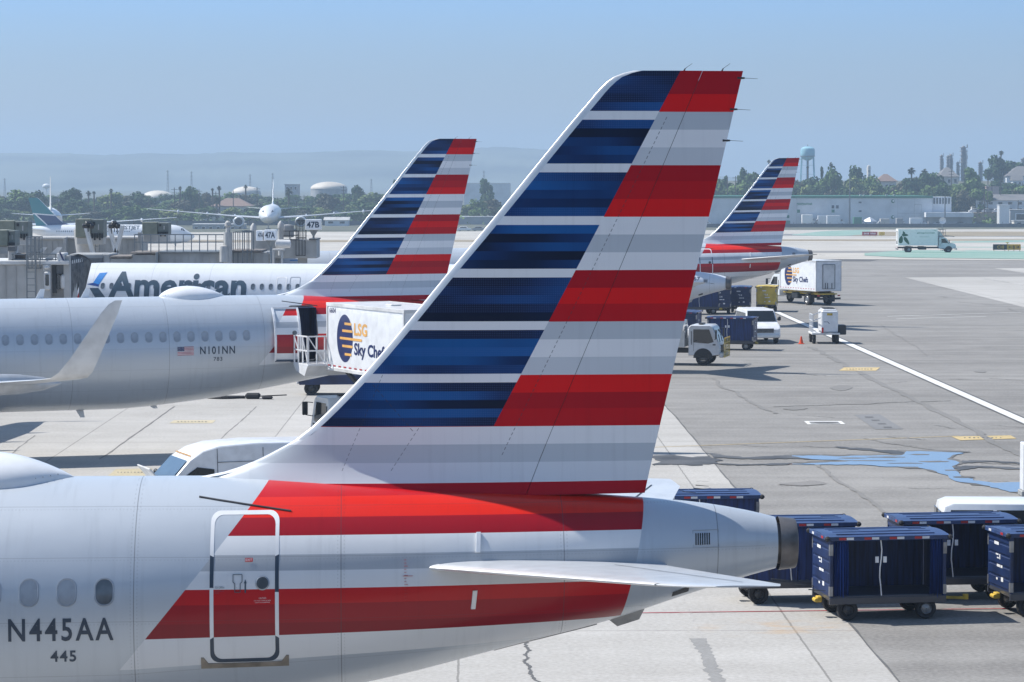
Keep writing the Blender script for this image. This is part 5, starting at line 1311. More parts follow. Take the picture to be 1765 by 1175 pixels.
# ---- vans
def van(name, label, loc, rz, prof, w, mat_, wsh, sidewins, wheels, r, cat='van', rear=None, tumble=.10, slots=()):
    t = thing(name, label, cat, loc, rz); w2 = w / 2; zmax = max(z for x, z in prof); zmid = zmax * .52
    def yin(z): return w2 - (tumble * max(0, (z - zmid) / (zmax - zmid)) ** 1.5)
    mb = MB(); rs = []; n = len(prof)
    cx_ = sum(p[0] for p in prof) / n; cz_ = sum(p[1] for p in prof) / n
    for f, ins in ((-1, .05), (-.97, .012), (-.90, 0), (.90, 0), (.97, .012), (1, .05)):
        rs.append([(x + (cx_ - x) * ins * .5, f * yin(z), z + (cz_ - z) * ins) for x, z in prof])
    mb.rings(rs); body = mb.build('body', mat_, t, ang=32)
    d = Vector((wsh[1][0] - wsh[0][0], 0, wsh[1][1] - wsh[0][1])); nr = Vector((-d.z, 0, d.x)).normalized() * .03; nr = nr if nr.x > 0 else -nr
    g_ = MB(); a, b2 = Vector((wsh[0][0], 0, wsh[0][1])) + nr, Vector((wsh[1][0], 0, wsh[1][1])) + nr
    ya, yb = yin(a.z) * .90, yin(b2.z) * .93
    g_.add([a + Vector((0, -ya, 0)), a + Vector((0, ya, 0)), b2 + Vector((0, yb, 0)), b2 + Vector((0, -yb, 0))], [(0, 1, 2, 3)]); g_.build('windscreen', 'glass' if rear is None else 'sky_glass', body)
    for s in (-1, 1):
        for pts in sidewins:
            q = MB(); n = len(pts); q.add([(x, s * (yin(z) + .008), z) for x, z in pts] + [(x, s * (yin(z) - .02), z) for x, z in pts], [tuple(range(n)), tuple(range(2 * n - 1, n - 1, -1))] + [(i, (i + 1) % n, n + (i + 1) % n, n + i) for i in range(n)]); q.build('side_window', 'glass', body)
        for x in wheels:
            wheel(t, x, s * (w2 - .13), r, .22)
            ar = MB(); pts = [(x + (r + .07) * math.cos(k * math.pi / 14), r + (r + .07) * math.sin(k * math.pi / 14)) for k in range(15)]
            ar.prism(pts, s * (w2 - .3), s * (w2 + .006)) ; ar.build('wheel_arch', 'black_plastic', body)
        fx = max(x for x, z in prof)
        hl = MB(); hl.box((fx - .06, s * w2 * .76, .92 if zmax > 2.3 else .86), (.12, .32, .18), .04); hl.build('headlight', 'lamp_clear', body)
        mi_ = MB(); mi_.box((wsh[1][0] - .25, s * (w2 + .16), wsh[1][1] + .18), (.12, .22, .26), .05); mi_.bar((wsh[1][0] - .25, s * (w2 - .05), wsh[1][1] + .1), (wsh[1][0] - .25, s * (w2 + .12), wsh[1][1] + .12), .05); mi_.build('mirror', 'black_plastic', body)
        tl = MB(); bx_ = min(x for x, z in prof); tl.box((bx_ + .02, s * (w2 - .12), 1.15), (.06, .12, .45), .02); tl.build('tail_light', 'lamp_red', body)
    fx = max(x for x, z in prof)
    gr = MB(); gr.box((fx - .01, 0, .84), (.06, w * .56, .26), .01); [gr.box((fx + .025, 0, .75 + k * .06), (.02, w * .54, .02), 0, 1) for k in range(4)]; gr.build('grille', ['black_plastic', 'steel'], body)
    bp = MB(); bp.box((fx - .02, 0, .50), (.20, w * .98, .24), .06); bp.box((min(x for x, z in prof), 0, .50), (.16, w * .96, .20), .05); bp.build('bumper', 'dirty_white', body)
    gp_ = MB()
    for s in (-1, 1):
        for x in slots:
            zz = [.5 + (zmax * .95 - .5) * k / 8 for k in range(9)]
            for a_, b2_ in zip(zz, zz[1:]): gp_.bar((x, s * (yin(a_) + .002), a_), (x, s * (yin(b2_) + .002), b2_), .014, .014)
        if slots:
            zt_ = zmax * .80
            for z_ in (zmax * .50, zt_): gp_.bar((min(slots) - 2.0, s * (yin(z_) + .002), z_), (max(slots), s * (yin(z_) + .002), z_), .014, .014)
    if slots: gp_.build('panel_gap', 'fence_dark', body)
    return t, body
# tall delivery van behind the nearest fuselage, nose to the left
TP = [(-2.95, .42), (-2.95, 2.45), (-2.88, 2.66), (-2.7, 2.74), (-.5, 2.78), (.55, 2.72), (1.05, 2.58), (1.45, 2.32), (2.15, 1.52), (2.75, 1.30), (2.98, 1.05), (3.0, .45), (2.6, .38)]
pv_ = G(560, 905); 
tv, tb = van('delivery_van', 'tall white panel van behind the nearest fuselage, nose to the left with its bonnet up', (-8.25, 80.8, 0), R(180 + 22), TP, 2.05, 'white_paint', [(1.48, 2.285), (2.12, 1.554)], [[(.72, 1.38), (.72, 2.02), (1.22, 2.10), (1.62, 1.82), (1.98, 1.38)]], (1.85, -1.85), .36, slots=(.62, -.75, -1.9), rear=1)
wl = MB()
for k in range(12): wl.box((1.36, -.75 + k * .135, 2.43), (.04, .07, .03))
wl.build('marker_lights', 'logo_orange', tb); tv.scale = (1, 1, .94)
dv = MB(); dv.box((1.28, 1.012, 1.70), (.03, .012, .66)); dv.build('window_bar', 'black_plastic', tb)
hd_ = MB(); hd_.box((2.32, .30, 1.72), (.05, 1.4, 1.0), .02, rot=rotm(0, R(38), 0)); hd_.box((2.36, .30, 1.74), (.02, .02, .9), rot=rotm(0, R(38), 0)); hd_.build('bonnet', 'dirty_white', tb)
lg = MB(); yy = 1.034
side_poly(lg, [(-.55 + .13 * math.cos(a), 1.93 + .13 * math.sin(a)) for a in [2 * math.pi * k / 20 for k in range(20)]], 1, yy); side_text(lg, 'Air', -.78, 1.89, .13, 1, yy, .22, .01)
side_poly(lg, [(-.70, 1.70), (-.98, 1.72), (-1.05, 1.86), (-1.10, 1.86), (-1.14, 1.72), (-1.55, 1.73), (-1.55, 1.69), (-1.14, 1.68), (-1.02, 1.62), (-.95, 1.68)], 1, yy); lg.box((-1.35, yy - .004, 1.84), (.34, .008, .02)); lg.build('emblem', 'logo_navy', tb)
# passenger van facing us
VP_ = [(-2.7, .40), (-2.72, 1.5), (-2.62, 1.98), (-2.4, 2.08), (.6, 2.08), (.95, 2.02), (1.55, 1.32), (2.45, 1.10), (2.62, .95), (2.66, .42), (2.3, .36)]
p = G(1312, 593); van('passenger_van', 'white van facing the camera, parked beside the closed blue cart', (p.x, p.y + 2.7, 0), R(-90 + 5), VP_, 1.98, 'white_paint', [(.98, 1.98), (1.52, 1.34)], [[(.1, 1.30), (.1, 1.86), (.82, 1.86), (1.3, 1.34)], [(-1.2, 1.30), (-1.2, 1.86), (0, 1.86), (0, 1.30)], [(-2.5, 1.30), (-2.45, 1.86), (-1.3, 1.86), (-1.3, 1.30)]], (1.75, -1.75), .37)
# van at the right edge
p = G(1700, 960); van('passenger_van', 'white van at the right edge behind the blue cart roof, dark side windows', (13.75, 72.7, 0), R(-2), VP_, 1.98, 'white_gloss', [(.98, 1.98), (1.52, 1.34)], [[(.1, 1.30), (.1, 1.86), (.82, 1.86), (1.3, 1.34)], [(-1.2, 1.28), (-1.2, 1.88), (0, 1.88), (0, 1.28)], [(-2.5, 1.28), (-2.45, 1.88), (-1.3, 1.88), (-1.3, 1.28)]], (1.75, -1.75), .37)
for o in [q for q in bpy.data.objects if q.get('label', '').startswith('white van at the right edge')]:
    o.scale = (.95, .95, .87)
    bw2 = MB()
    for y in (-.42, .42): bw2.box((-2.705, y, 1.60), (.03, .56, .46), .02)
    bw2.build('rear_window', 'glass', [c for c in o.children if c.name.startswith('body')][0])
# ---- ground power unit
p = G(1427, 592); gu = thing('ground_power_unit', 'white wheeled ground power unit beside the orange cone', 'power unit', (p.x, p.y + .9, 0), R(90))
b_ = MB(); b_.box((0, -.10, 1.38), (1.9, 1.05, 1.35), .06); b_.box((0, -.10, 2.10), (1.5, .85, .10), .04); K = b_.build('housing', 'white_paint', gu)
b_ = MB(); b_.box((0, .15, .62), (2.3, 1.75, .12), .02); b_.build('deck', 'dirty_white', gu)
b_ = MB(); b_.box((0, -.10, 2.16), (1.2, .7, .03)); [b_.box((-.5 + k * .2, -.10, 2.185), (.06, .7, .03)) for k in range(6)]; b_.build('roof_grille', 'dark_steel', K)
b_ = MB()
for z in (1.05, 1.42, 1.8): b_.bar((-.95, .95, z), (.95, .95, z), .05)
for x in (-.95, -.3, .3, .95): b_.bar((x, .95, .66), (x, .95, 1.8), .05)
for z in (1.42,): b_.bar((-.95, .95, z), (-.95, .45, z + .2), .05)
b_.bar((-.95, .95, 1.8), (-.95, .42, 2.0), .05); b_.build('railing', 'white_paint', gu)
for sx in (-1, 1):
    for sy in (-1, 1): wheel(gu, sx * .85, .15 + sy * .72, .30, .20, 'dark_steel')
b_ = MB(); b_.box((-.3, -.90, .85), (1.1, .5, .6), .05); b_.build('hose_box', 'black_plastic', gu)
b_ = MB(); b_.box((-.955, -.10, 1.83), (.01, .34, .14)); b_.build('warning_label', 'yellow_paint', K)
b_ = MB(); b_.add([(-.956, .02 + a, 1.38 + z) for a, z in ((0, 0), (-.12, -.14), (-.09, -.15), (.05, .0))], [(0, 1, 2, 3)]); b_.box((-.955, .16, 1.36), (.006, .2, .03)); b_.build('emblem', 'logo_navy', K)
b_ = MB(); b_.box((-1.12, .36, .85), (.10, .12, .34), .03); b_.build('tail_light', 'lamp_red', gu)
# ---- traffic cone
p = G(1381, 592.5); cn = thing('traffic_cone', 'orange traffic cone on the asphalt left of the power unit', 'cone', tuple(p))
b_ = MB(); b_.lathe([(.14, .03), (.13, .06), (.045, .46), (.02, .48)], n=18); b_.build('body', 'orange_cone', cn)
b_ = MB(); b_.box((0, 0, .02), (.36, .36, .04), .015); b_.build('base', 'orange_cone', cn)
# ---- belt loader under the tail
p = G(560, 681); bl = thing('belt_loader', 'dark blue belt loader behind the tail of the grey airliner', 'belt loader', (p.x + 1.1, p.y + .7, 0), R(180))
b_ = MB(); b_.prism([(-2.6, .55), (2.3, .50), (2.35, .72), (1.4, .95), (-2.6, 1.0)], -.85, .85); b_.build('body', 'cart_blue', bl)
b_ = MB(); b_.prism([(-3.4, 1.75), (2.0, .95), (2.05, 1.10), (-3.4, 1.98)], -.42, .42); b_.build('conveyor', 'cart_inside', bl)
b_ = MB(); b_.box((2.38, .0, .62), (.12, 1.5, .18), .03); b_.cyl((2.4, .5, .72), (2.48, .5, .72), .07, n=10); b_.cyl((2.4, -.5, .72), (2.48, -.5, .72), .07, n=10); b_.bar((2.4, 0, .6), (2.75, 0, .62), .05); b_.build('bumper', 'dirty_white', bl)
for x in (1.75, -1.5):
    for s in (-1, 1): wheel(bl, x, s * .72, .33, .22, 'dark_steel')
# ---- things on the ground under the grey airliner
p = G(425, 690); du = thing('tow_gear', 'dark tow gear and hoses lying on the ground under the grey airliner belly', 'tow gear', (p.x, p.y + 1, 0))
b_ = MB(); rr = random.Random(2)
b_.box((.2, 0, .14), (.7, .5, .26), .08); b_.box((-1.0, .2, .07), (1.6, .35, .12), .04); b_.box((.9, -.3, .08), (.5, .3, .14), .05)
b_.tube([(-3 + k * .35, .25 * math.sin(k * .9), .06) for k in range(9)], .06); b_.bar((.6, -.3, .15), (1.8, -.25, .2), .05); b_.build('gear', 'black_rubber', du)
# ---- cabinet at the right edge and taxiway signs
p = G(1772, 856); cb_ = thing('utility_cabinet', 'tall white cabinet just entering at the right edge beyond the puddle', 'cabinet', (p.x + .1, p.y + .4, 0))
b_ = MB(); b_.box((0, 0, .95), (.5, .6, 1.55), .03); K = b_.build('housing', 'white_paint', cb_); b_ = MB(); b_.box((0, 0, .09), (.6, .7, .17), .02); b_.build('base', 'bridge_grey', cb_)
b_ = MB(); [b_.box((-.12, -.302, 1.1 - k * .08), (.10, .006, .03)) for k in range(5)]; b_.build('markings', 'text_black', K)
p = G(1735, 433); sg = thing('taxiway_sign', 'black and yellow taxiway sign reading C10 and B with arrows', 'sign', tuple(p))
b_ = MB(); b_.box((-1.12, 0, .72), (2.28, .3, .92), .03); q = b_.build('black_panel', 'sign_black', sg); t_ = MB(); text_mesh(t_, 'C10', (-1.02, -.156, .46), (1, 0, 0), (0, 0, 1), .52, 1.1, .02, center=True); t_.build('lettering', 'sign_yellow', q)
b_ = MB(); b_.box((1.18, 0, .72), (2.28, .3, .92), .03); q = b_.build('yellow_panel', 'sign_yellow', sg); t_ = MB(); text_mesh(t_, 'B', (1.18, -.156, .46), (1, 0, 0), (0, 0, 1), .52, .34, .02, center=True)
for s in (-1, 1): t_.add([(1.18 + s * x, -.156, .72 + z) for x, z in ((.95, 0), (.7, .2), (.7, .06), (.4, .06), (.4, -.06), (.7, -.06), (.7, -.2))], [tuple(range(7))])
t_.build('lettering', 'text_black', q)
b_ = MB(); [b_.bar((x, 0, 0), (x, 0, .3), .08) for x in (-2.1, -.3, .3, 1.2, 2.2)]; b_.cyl((.1, 0, 1.18), (.1, 0, 1.42), .06); b_.box((.1, 0, 1.45), (.5, .2, .12), .03); b_.build('stand', 'yellow_paint', sg)
p = G(1499, 407.5); sg = thing('runway_sign', 'small red runway holding sign standing in the brown strip', 'sign', tuple(p))
b_ = MB(); b_.box((0, 0, .85), (4.2, .3, 1.05), .03); q = b_.build('panel', 'sign_red', sg); t_ = MB(); [t_.box((-1.5 + k * .37, -.153, .85), (.20, .006, .46)) for k in range(9) if k != 4]; t_.build('markings', 'text_white', q)
b_ = MB(); b_.box((3.4, 0, .85), (1.6, .3, 1.0), .03); b_.build('yellow_panel', 'yellow_paint', sg); b_ = MB(); [b_.bar((x, 0, -.3), (x, 0, .4), .1) for x in (-1.6, 0, 1.6, 3.4)]; b_.build('stand', 'yellow_paint', sg)
# ------------------------------------------------------------------ jet bridges on the left
def PB(mb, u0, v0, u1, v1, y, depth, b=.03, mi=0):
    """box whose front face fills the pixel rectangle at distance y"""
    p, q = W(u0, v1, y), W(u1, v0, y)
    return mb.box(((p.x + q.x) / 2, y + depth / 2, (p.z + q.z) / 2), (q.x - p.x, depth, q.z - p.z), b, mi)
def ribs(mb, u0, v0, u1, v1, y, n, mi=0):
    for k in range(n + 1):
        u = u0 + (u1 - u0) * k / n; p, q = W(u, v1, y), W(u, v0, y); mb.box((p.x, y - .03, (p.z + q.z) / 2), (.05, .05, q.z - p.z - .1), 0, mi)
    return mb
def leg_to_ground(mb, u, v, y, w=.5):
    p = W(u, v, y); mb.box((p.x, y + .8, p.z / 2), (w, w, p.z), .03)
def ladder(name, parent, u, v0, v1, y, w=.42, m_='rail_grey'):
    a, b_ = W(u, v0, y), W(u, v1, y); mb = MB()
    for s in (-1, 1): mb.bar((a.x + s * w / 2, y, a.z), (a.x + s * w / 2, y, b_.z), .05)
    n = max(2, int((a.z - b_.z) / .32))
    for k in range(n): z = b_.z + (a.z - b_.z) * (k + .5) / n; mb.bar((a.x - w / 2, y, z), (a.x + w / 2, y, z), .035)
    return mb.build(name, m_, parent)
def cage(name, parent, u0, u1, v0, v1, y, n=4, m_='rail_grey', d=.7):
    mb = MB(); a, b_ = W(u0, v0, y), W(u1, v1, y)
    for k in range(n):
        x = a.x + (b_.x - a.x) * k / (n - 1)
        for yy in (y, y + d): mb.bar((x, yy, b_.z), (x, yy, a.z), .045)
    for t in (0, .5, 1):
        z = b_.z + (a.z - b_.z) * t
        for yy in (y, y + d): mb.bar((a.x, yy, z), (b_.x, yy, z), .045)
        for x in (a.x, b_.x): mb.bar((x, y, z), (x, y + d, z), .045)
    return mb.build(name, m_, parent)
def at0(o, pt):                                             # put a thing's origin at its base, keep the parts where they are
    o.location = pt
    for c in o.children: c.location = c.location - Vector(pt)
    return o
# --- bridge docked to the lettered airliner
Y1 = 138.0
jb = thing('jet_bridge', 'grey jet bridge docked at the nose of the lettered airliner, with dark accordion bellows', 'jet bridge')
cb = MB(); PB(cb, -260, 455, 84, 560, Y1, 4.2, .05); ribs(cb, -60, 457, 80, 558, Y1, 8); PB(cb, -260, 449, 118, 456, Y1 - .15, 4.6, .03, 1)
PB(cb, 84, 462, 117, 560, Y1 + .6, 3.0, .05); PB(cb, 74, 456, 87, 560, Y1 - .2, .5, .03); PB(cb, 110, 440, 120, 560, Y1 + .1, .4, .03)
leg_to_ground(cb, 40, 556, Y1); leg_to_ground(cb, -120, 556, Y1); leg_to_ground(cb, 100, 556, Y1)
cb.build('tunnel', ['bridge_light', 'dirty_white'], jb)
dk = MB(); PB(dk, 87, 456, 97, 505, Y1 + .45, .3, .0); PB(dk, 97, 455, 111, 472, Y1 + .2, .3); dk.build('dark_panels', 'fence_dark', jb)
wn_ = MB(); PB(wn_, 98, 473, 104, 498, Y1 + .15, .1, .02); wn_.build('window', 'glass', jb)
wf = MB(); PB(wf, 104, 473, 112, 498, Y1 + .05, .25, .08); PB(wf, 76, 468, 86, 500, Y1 - .35, .3, .06); PB(wf, 75, 458, 84, 464, Y1 - .5, .4, .08); wf.build('control_boxes', 'dirty_white', jb)
wp = MB(); PB(wp, 78, 473, 84, 492, Y1 - .42, .05, .02); wp.build('control_window', 'glass', jb)
pb = MB(); PB(pb, 98, 436, 111, 455, Y1 - .05, 1.2, .03); pb.build('roof_box', 'dirty_white', jb)
mk = MB(); c = W(107, 443, Y1 - .07); mk.box((c.x, c.y, c.z), (.08, .01, .5), 0, rot=rotm(0, R(-25), 0)); mk.build('emblem', 'logo_navy', jb)
bw_m = MB(); rs = []                                        # accordion hood: arched folds reaching to the hull
for k in range(15):
    t = k / 14; u = 118 + 22 * t; y = Y1 + .3 + 4.6 * t * .9; top = W(u, 441 + 10 * t ** 2.0, y).z; bot = W(u, 545, y).z; x = W(u, 480, y).x; s = .12 if k % 2 else 0.0
    xb_ = x + s - .75 * t
    r_ = [(xb_, y, bot), (x + s, y, top - .7), (x + s, y + .12, top - .3), (x + s, y + .5, top), (x + s, y + 2.2, top + .05), (x + s, y + 3.2, top - .1), (xb_, y + 3.4, bot)]
    rs.append(r_)
bw_m.rings(rs, close=False); bw_m.build('bellows', 'bellows', jb, ang=10)
ladder('ladder', jb, 53, 407, 530, Y1 - .6); cage('ladder_cage', jb, 48, 69, 408, 462, Y1 - .3, 4)
rl = MB()
for v in (438, 447):
    p, q = W(20, v, Y1 + .4), W(98, v, Y1 + .4); rl.bar(p, q, .05)
for u in (22, 45, 70, 96): rl.bar(W(u, 438, Y1 + .4), W(u, 455, Y1 + .4), .05)
rl.build('railing', 'rail_grey', jb)
pi = MB(); PB(pi, 14, 432, 26, 458, Y1 + .5, .5, .03); PB(pi, 13, 424, 26, 432.5, Y1 + .4, .6, .02, 1); pi.build('post', ['bridge_light', 'fence_dark'], jb)
wr = MB(); 
for k in range(5): wr.lathe([(.30 - .02 * k, -.05), (.42 - .03 * k, 0), (.30 - .02 * k, .05)], tuple(W(38, 448 - k * 2.6, Y1 + .8)), 14)
wr.build('hose_coil', 'duct_brown', jb)
for u in (52, 78):
    b_ = MB(); p = W(u, 452, Y1 + .5); b_.prism([(p.x - .2, p.z), (p.x + .25, p.z), (p.x + .85, p.z + .75), (p.x + .6, p.z + .75)], Y1 + .5, Y1 + .56); b_.build('mast_brace', 'dirty_white', jb)
at0(jb, (W(60, 500, Y1).x, Y1 + 2, 0))
# --- roof air units
def ac_unit(label, u0, v0, u1, v1, y, split=.5, d=1.6, carry=None):
    t = thing('air_unit', label, 'air unit', group='olive roof air units'); p, q = W(u0, v1, y), W(u1, v0, y); xm = p.x + (q.x - p.x) * split
    b_ = MB(); b_.box(((p.x + xm) / 2, y + d / 2, (p.z + q.z) / 2), (xm - p.x, d, q.z - p.z), .03); b_.build('housing', 'unit_olive', t)
    b_ = MB(); b_.box(((xm + q.x) / 2 + .005, y + d / 2 + .02, (p.z + q.z) / 2 - .02), (q.x - xm - .01, d * .9, q.z - p.z - .04), .03); h = b_.build('service_side', 'unit_grey', t)
    b_ = MB(); w_ = q.x - xm; hh = q.z - p.z
    b_.box((xm + w_ * .25, y + .09, q.z - hh * .25), (w_ * .18, .02, hh * .18)); b_.box((xm + w_ * .6, y + .09, q.z - hh * .45), (w_ * .08, .02, hh * .3), 0, 1)
    for k in range(5): b_.cyl((xm + w_ * (.1 + k * .2), y + .04, p.z + hh * .22), (xm + w_ * (.1 + k * .2), y + .04, p.z - hh * (.05 + .1 * (k % 2))), .05, n=6)
    b_.build('fittings', ['black_plastic', 'bridge_light'], h)
    b_ = MB(); b_.box(((p.x + q.x) / 2, y + d / 2, p.z - .22), (q.x - p.x - .1, d * .8, .42), .02); b_.build('plinth', 'bridge_light', t)
    return at0(t, ((p.x + q.x) / 2, y + d / 2, p.z - .43))
ac_unit('dark olive air unit at the left edge, the lower and nearer of the two there', -22, 396, 25, 424, 146, .75)
ac_unit('olive air unit at the left edge, the upper one behind its neighbour', -8, 380, 48, 409, 158, .58)
ac_unit('olive air unit with grey half, in front of the teal tailed airliner rear', 130, 377, 178, 409, 170, .55)
ac_unit('smallest olive air unit, in front of the nose of the teal tailed airliner', 245, 382.5, 290, 404, 172, .58)
# --- second and third tunnels behind
Y2 = 172.0
j2 = thing('jet_bridge', 'long pale jet bridge tunnel running behind, carrying two olive air units', 'jet bridge')
b_ = MB(); PB(b_, -60, 412, 113, 470, Y2 + 4, 3.5, .04); ribs(b_, -50, 415, 110, 465, Y2 + 4, 16); PB(b_, -60, 408.5, 113, 412.5, Y2 + 3.8, 3.9, .03, 1)
PB(b_, 113, 411, 243, 470, Y2 + 5, 3.4, .04); ribs(b_, 118, 413, 240, 465, Y2 + 5, 12); PB(b_, 113, 408, 243, 411.5, Y2 + 4.8, 3.8, .03, 1)
PB(b_, 110, 409, 114, 470, Y2 + 3.7, .5, .02); PB(b_, 238, 400, 243, 470, Y2 + 3.7, .5, .02)
for u in (-20, 60, 190): leg_to_ground(b_, u, 465, Y2 + 5, .6)
b_.build('tunnel', ['bridge_grey', 'bridge_light'], j2)
b_ = MB(); p = W(142, 430, Y2 - 2); b_.lathe([(1.0, -1.1), (1.05, -.9), (.62, -.6), (.78, .5), (.85, 1.2), (.2, 1.25)], (p.x, p.y + 2, p.z), 20); b_.build('rotunda_post', 'bridge_light', j2)
for u, du in ((150, 9), (190, 10), (206, -8)):
    b_ = MB(); b_.bar(W(u + (-4 if du > 0 else 4), 388, Y2 - 3), W(u + du, 438, Y2 - 3), .16); b_.bar(W(u + (-4 if du > 0 else 4) + 4, 388, Y2 - 2.4), W(u + du + 4, 438, Y2 - 2.4), .10); b_.build('brace', 'dirty_white', j2)
for u in (151, 196):
    b_ = MB()
    for k in range(3): p = W(u - 4 + k * 5, 389 - (k % 2) * 4, Y2 - 3); b_.box((p.x, p.y, p.z), (.34, .3, .26), .05, rot=rotm(R(30), 0, R(20 * k))); b_.bar((p.x, p.y, p.z), (p.x, p.y, p.z - .5), .05)
    b_.build('floodlights', 'black_plastic', j2)
ladder('ladder', j2, 168, 408, 440, Y2 - 1.5, .25)
at0(j2, (W(90, 420, Y2).x, Y2 + 5, 0))
Y3 = 160.0
j3 = thing('jet_bridge', 'grey jet bridge with a railed roof walkway and the 47A sign at its end', 'jet bridge')
b_ = MB(); PB(b_, 120, 437.5, 178, 456, Y3, 3.2, .05); PB(b_, 125, 444, 177, 456, Y3 - .1, .3, .02, 1); PB(b_, 178, 437.5, 190, 456, Y3, 3.2, .05)
PB(b_, 190, 441, 228, 444.5, Y3 - .1, 3.4, .03, 2); PB(b_, 190, 445, 228, 456, Y3 + .05, 3, .03); PB(b_, 225, 434, 271, 437, Y3 - .2, 3.4, .03, 2); PB(b_, 226, 438.5, 270, 456, Y3, 3.0, .03)
PB(b_, 268, 434, 272, 456, Y3 - .3, .4, .02, 3); PB(b_, 273, 435.5, 386, 470, Y3 + .2, 3.2, .04); PB(b_, 273, 433, 386, 435.8, Y3, 3.6, .03, 3)
ribs(b_, 276, 437, 384, 465, Y3 + .2, 9)
for u in (200, 330, 440): leg_to_ground(b_, u, 465, Y3 + .5, .6)
PB(b_, 398, 434, 466, 470, Y3 + .4, 3.0, .04); ribs(b_, 400, 436, 464, 465, Y3 + .4, 5); PB(b_, 396, 431, 452, 434.2, Y3 + .1, 3.4, .03, 2)
b_.build('tunnel', ['bridge_grey', 'fence_dark', 'duct_brown', 'rail_grey'], j3)
b_ = MB(); p = W(393, 400, Y3 - .2); q = W(393, 470, Y3 - .2); b_.cyl((p.x, p.y, q.z), p, .25, n=16); t_ = W(393, 386, Y3 - .2); b_.cyl(p, t_, .13, .12, 12); b_.lathe([(.05, .2), (.17, .1), (.2, -.1), (.1, -.2)], tuple(t_), 12); b_.build('column', 'bridge_light', j3)
b_ = MB(); p = W(386, 433, Y3 - .5); b_.lathe([(.02, .35), (.22, .3), (.25, 0), (.25, -.6), (.02, -.6)], tuple(p), 14); b_.build('cap', 'bridge_light', j3)
rl = MB()
for y in (Y3 + .3, Y3 + 3.2):
    for v in (404, 417): rl.bar(W(232, v, y), W(386, v, y), .06)
    for k in range(12): u = 232 + 14 * k; rl.bar(W(u, 404, y), W(u, 434, y), .05)
rl.build('railing', 'rail_grey', j3)
cage('stair_frame', j3, 402, 434, 400, 470, Y3 + .3, 5, d=1.2); cage('stair_frame', j3, 418, 434, 398, 470, Y3, 3, d=1.0)
b_ = MB(); b_.lathe([(.02, .5), (.26, .45), (.28, -.45), (.02, -.5)], tuple(W(488, 420, Y3 + 14)), 14, axis='X'); b_.build('tank', 'dirty_white', j3)
b_ = MB(); PB(b_, 468, 429, 489, 432, Y3 - 1, 1.2, .02); PB(b_, 470, 432, 473, 455, Y3 - 1, .2); PB(b_, 484, 432, 487.5, 455, Y3 - 1, .2); b_.build('goal_frame', 'bridge_light', j3)
b_ = MB(); PB(b_, 463, 436, 468, 455, Y3 - .4, .5, .05); b_.build('bellows', 'bellows', j3)
at0(j3, (W(330, 450, Y3).x, Y3 + 2, 0))
Y4 = 186.0
j4 = thing('jet_bridge', 'short grey jet bridge end in front of the taxiway, below the 47B sign', 'jet bridge')
b_ = MB(); PB(b_, 484, 413, 546, 445, Y4, 3, .04); ribs(b_, 488, 415, 543, 440, Y4, 3); PB(b_, 435, 414, 484, 445, Y4 + 1, 3, .04); PB(b_, 532, 411, 547, 413.3, Y4 - .2, 3.3, .02, 1); leg_to_ground(b_, 520, 440, Y4, .6); leg_to_ground(b_, 460, 440, Y4, .6)
b_.build('tunnel', ['bridge_grey', 'fence_dark'], j4)
cage('stair_frame', j4, 510, 526, 380, 440, Y4 - .2, 4, d=1.0, m_='dark_steel'); cage('stair_frame', j4, 486, 512, 398, 413, Y4 - .4, 3, d=1.0, m_='dark_steel')
b_ = MB()
for u, v0 in ((484, 388), (437, 392)): p = W(u, v0, Y4 - .5); q = W(u, 440, Y4 - .5); b_.cyl(q, p, .18, n=12); b_.lathe([(.05, .3), (.2, .1), (.22, -.2)], tuple(p), 12)
b_.build('column', 'bridge_light', j4)
b_ = MB(); b_.lathe([(.02, .4), (.42, .36), (.45, .2), (.45, -.4), (.4, -.45)], tuple(W(495, 397, Y4 + .5)), 18); b_.build('tank', 'bridge_light', j4)
at0(j4, (W(510, 430, Y4).x, Y4 + 1.5, 0))
# --- gate signs (boxes on a stalk)
def gate_sign(label, txt, u0, v0, u1, v1, y, base_v, twin=False):
    t = thing('gate_sign', label, 'gate sign', group=None); p, q = W(u0, v1, y), W(u1, v0, y); w, h = q.x - p.x, q.z - p.z; cx, cz = (p.x + q.x) / 2, (p.z + q.z) / 2
    b_ = MB(); b_.box((cx, y + .55, cz), (w, 1.1, h), .02); k = b_.build('panel', 'white_gloss', t)
    t_ = MB(); text_mesh(t_, txt, (cx, y - .006, cz - h * .26), (1, 0, 0), (0, 0, 1), h * .54, w * .80, .03, center=False); 
    mx = [v[0] for v in t_.v]; sh = cx - (min(mx) + max(mx)) / 2; t_.v = [(a + sh, b2, c) for a, b2, c in t_.v]; t_.build('lettering', 'text_navy', k)
    if twin:
        a, b2 = W(u0 - 13, v1 + 1, y), W(u0 - 1, v0 + 1, y); b_ = MB(); b_.box(((a.x + b2.x) / 2, y + .5, (a.z + b2.z) / 2), (b2.x - a.x, .7, b2.z - a.z), .02, rot=rotm(0, 0, R(-8))); k2 = b_.build('side_panel', 'white_gloss', t)
        t_ = MB(); text_mesh(t_, txt, (a.x + .08, y + .12, cz - h * .2), (1, 0, 0), (0, 0, 1), h * .42, (b2.x - a.x) * .72, .02); t_.build('lettering', 'text_navy', k2)
    s_ = MB(); z1 = W(u0, base_v, y).z; s_.cyl((cx, y + .5, z1), (cx, y + .5, p.z - .3), .07, n=10); s_.lathe([(.07, -.40), (.30, -.02), (.30, 0)], (cx, y + .5, p.z - .0), 4, caps=False); s_.build('stalk', 'rail_grey', t)
    return at0(t, (cx, y + .5, z1))
gate_sign('white gate sign reading 47A, with a smaller panel turned to its left', '47A', 455, 396, 476, 414, 157, 455, True)
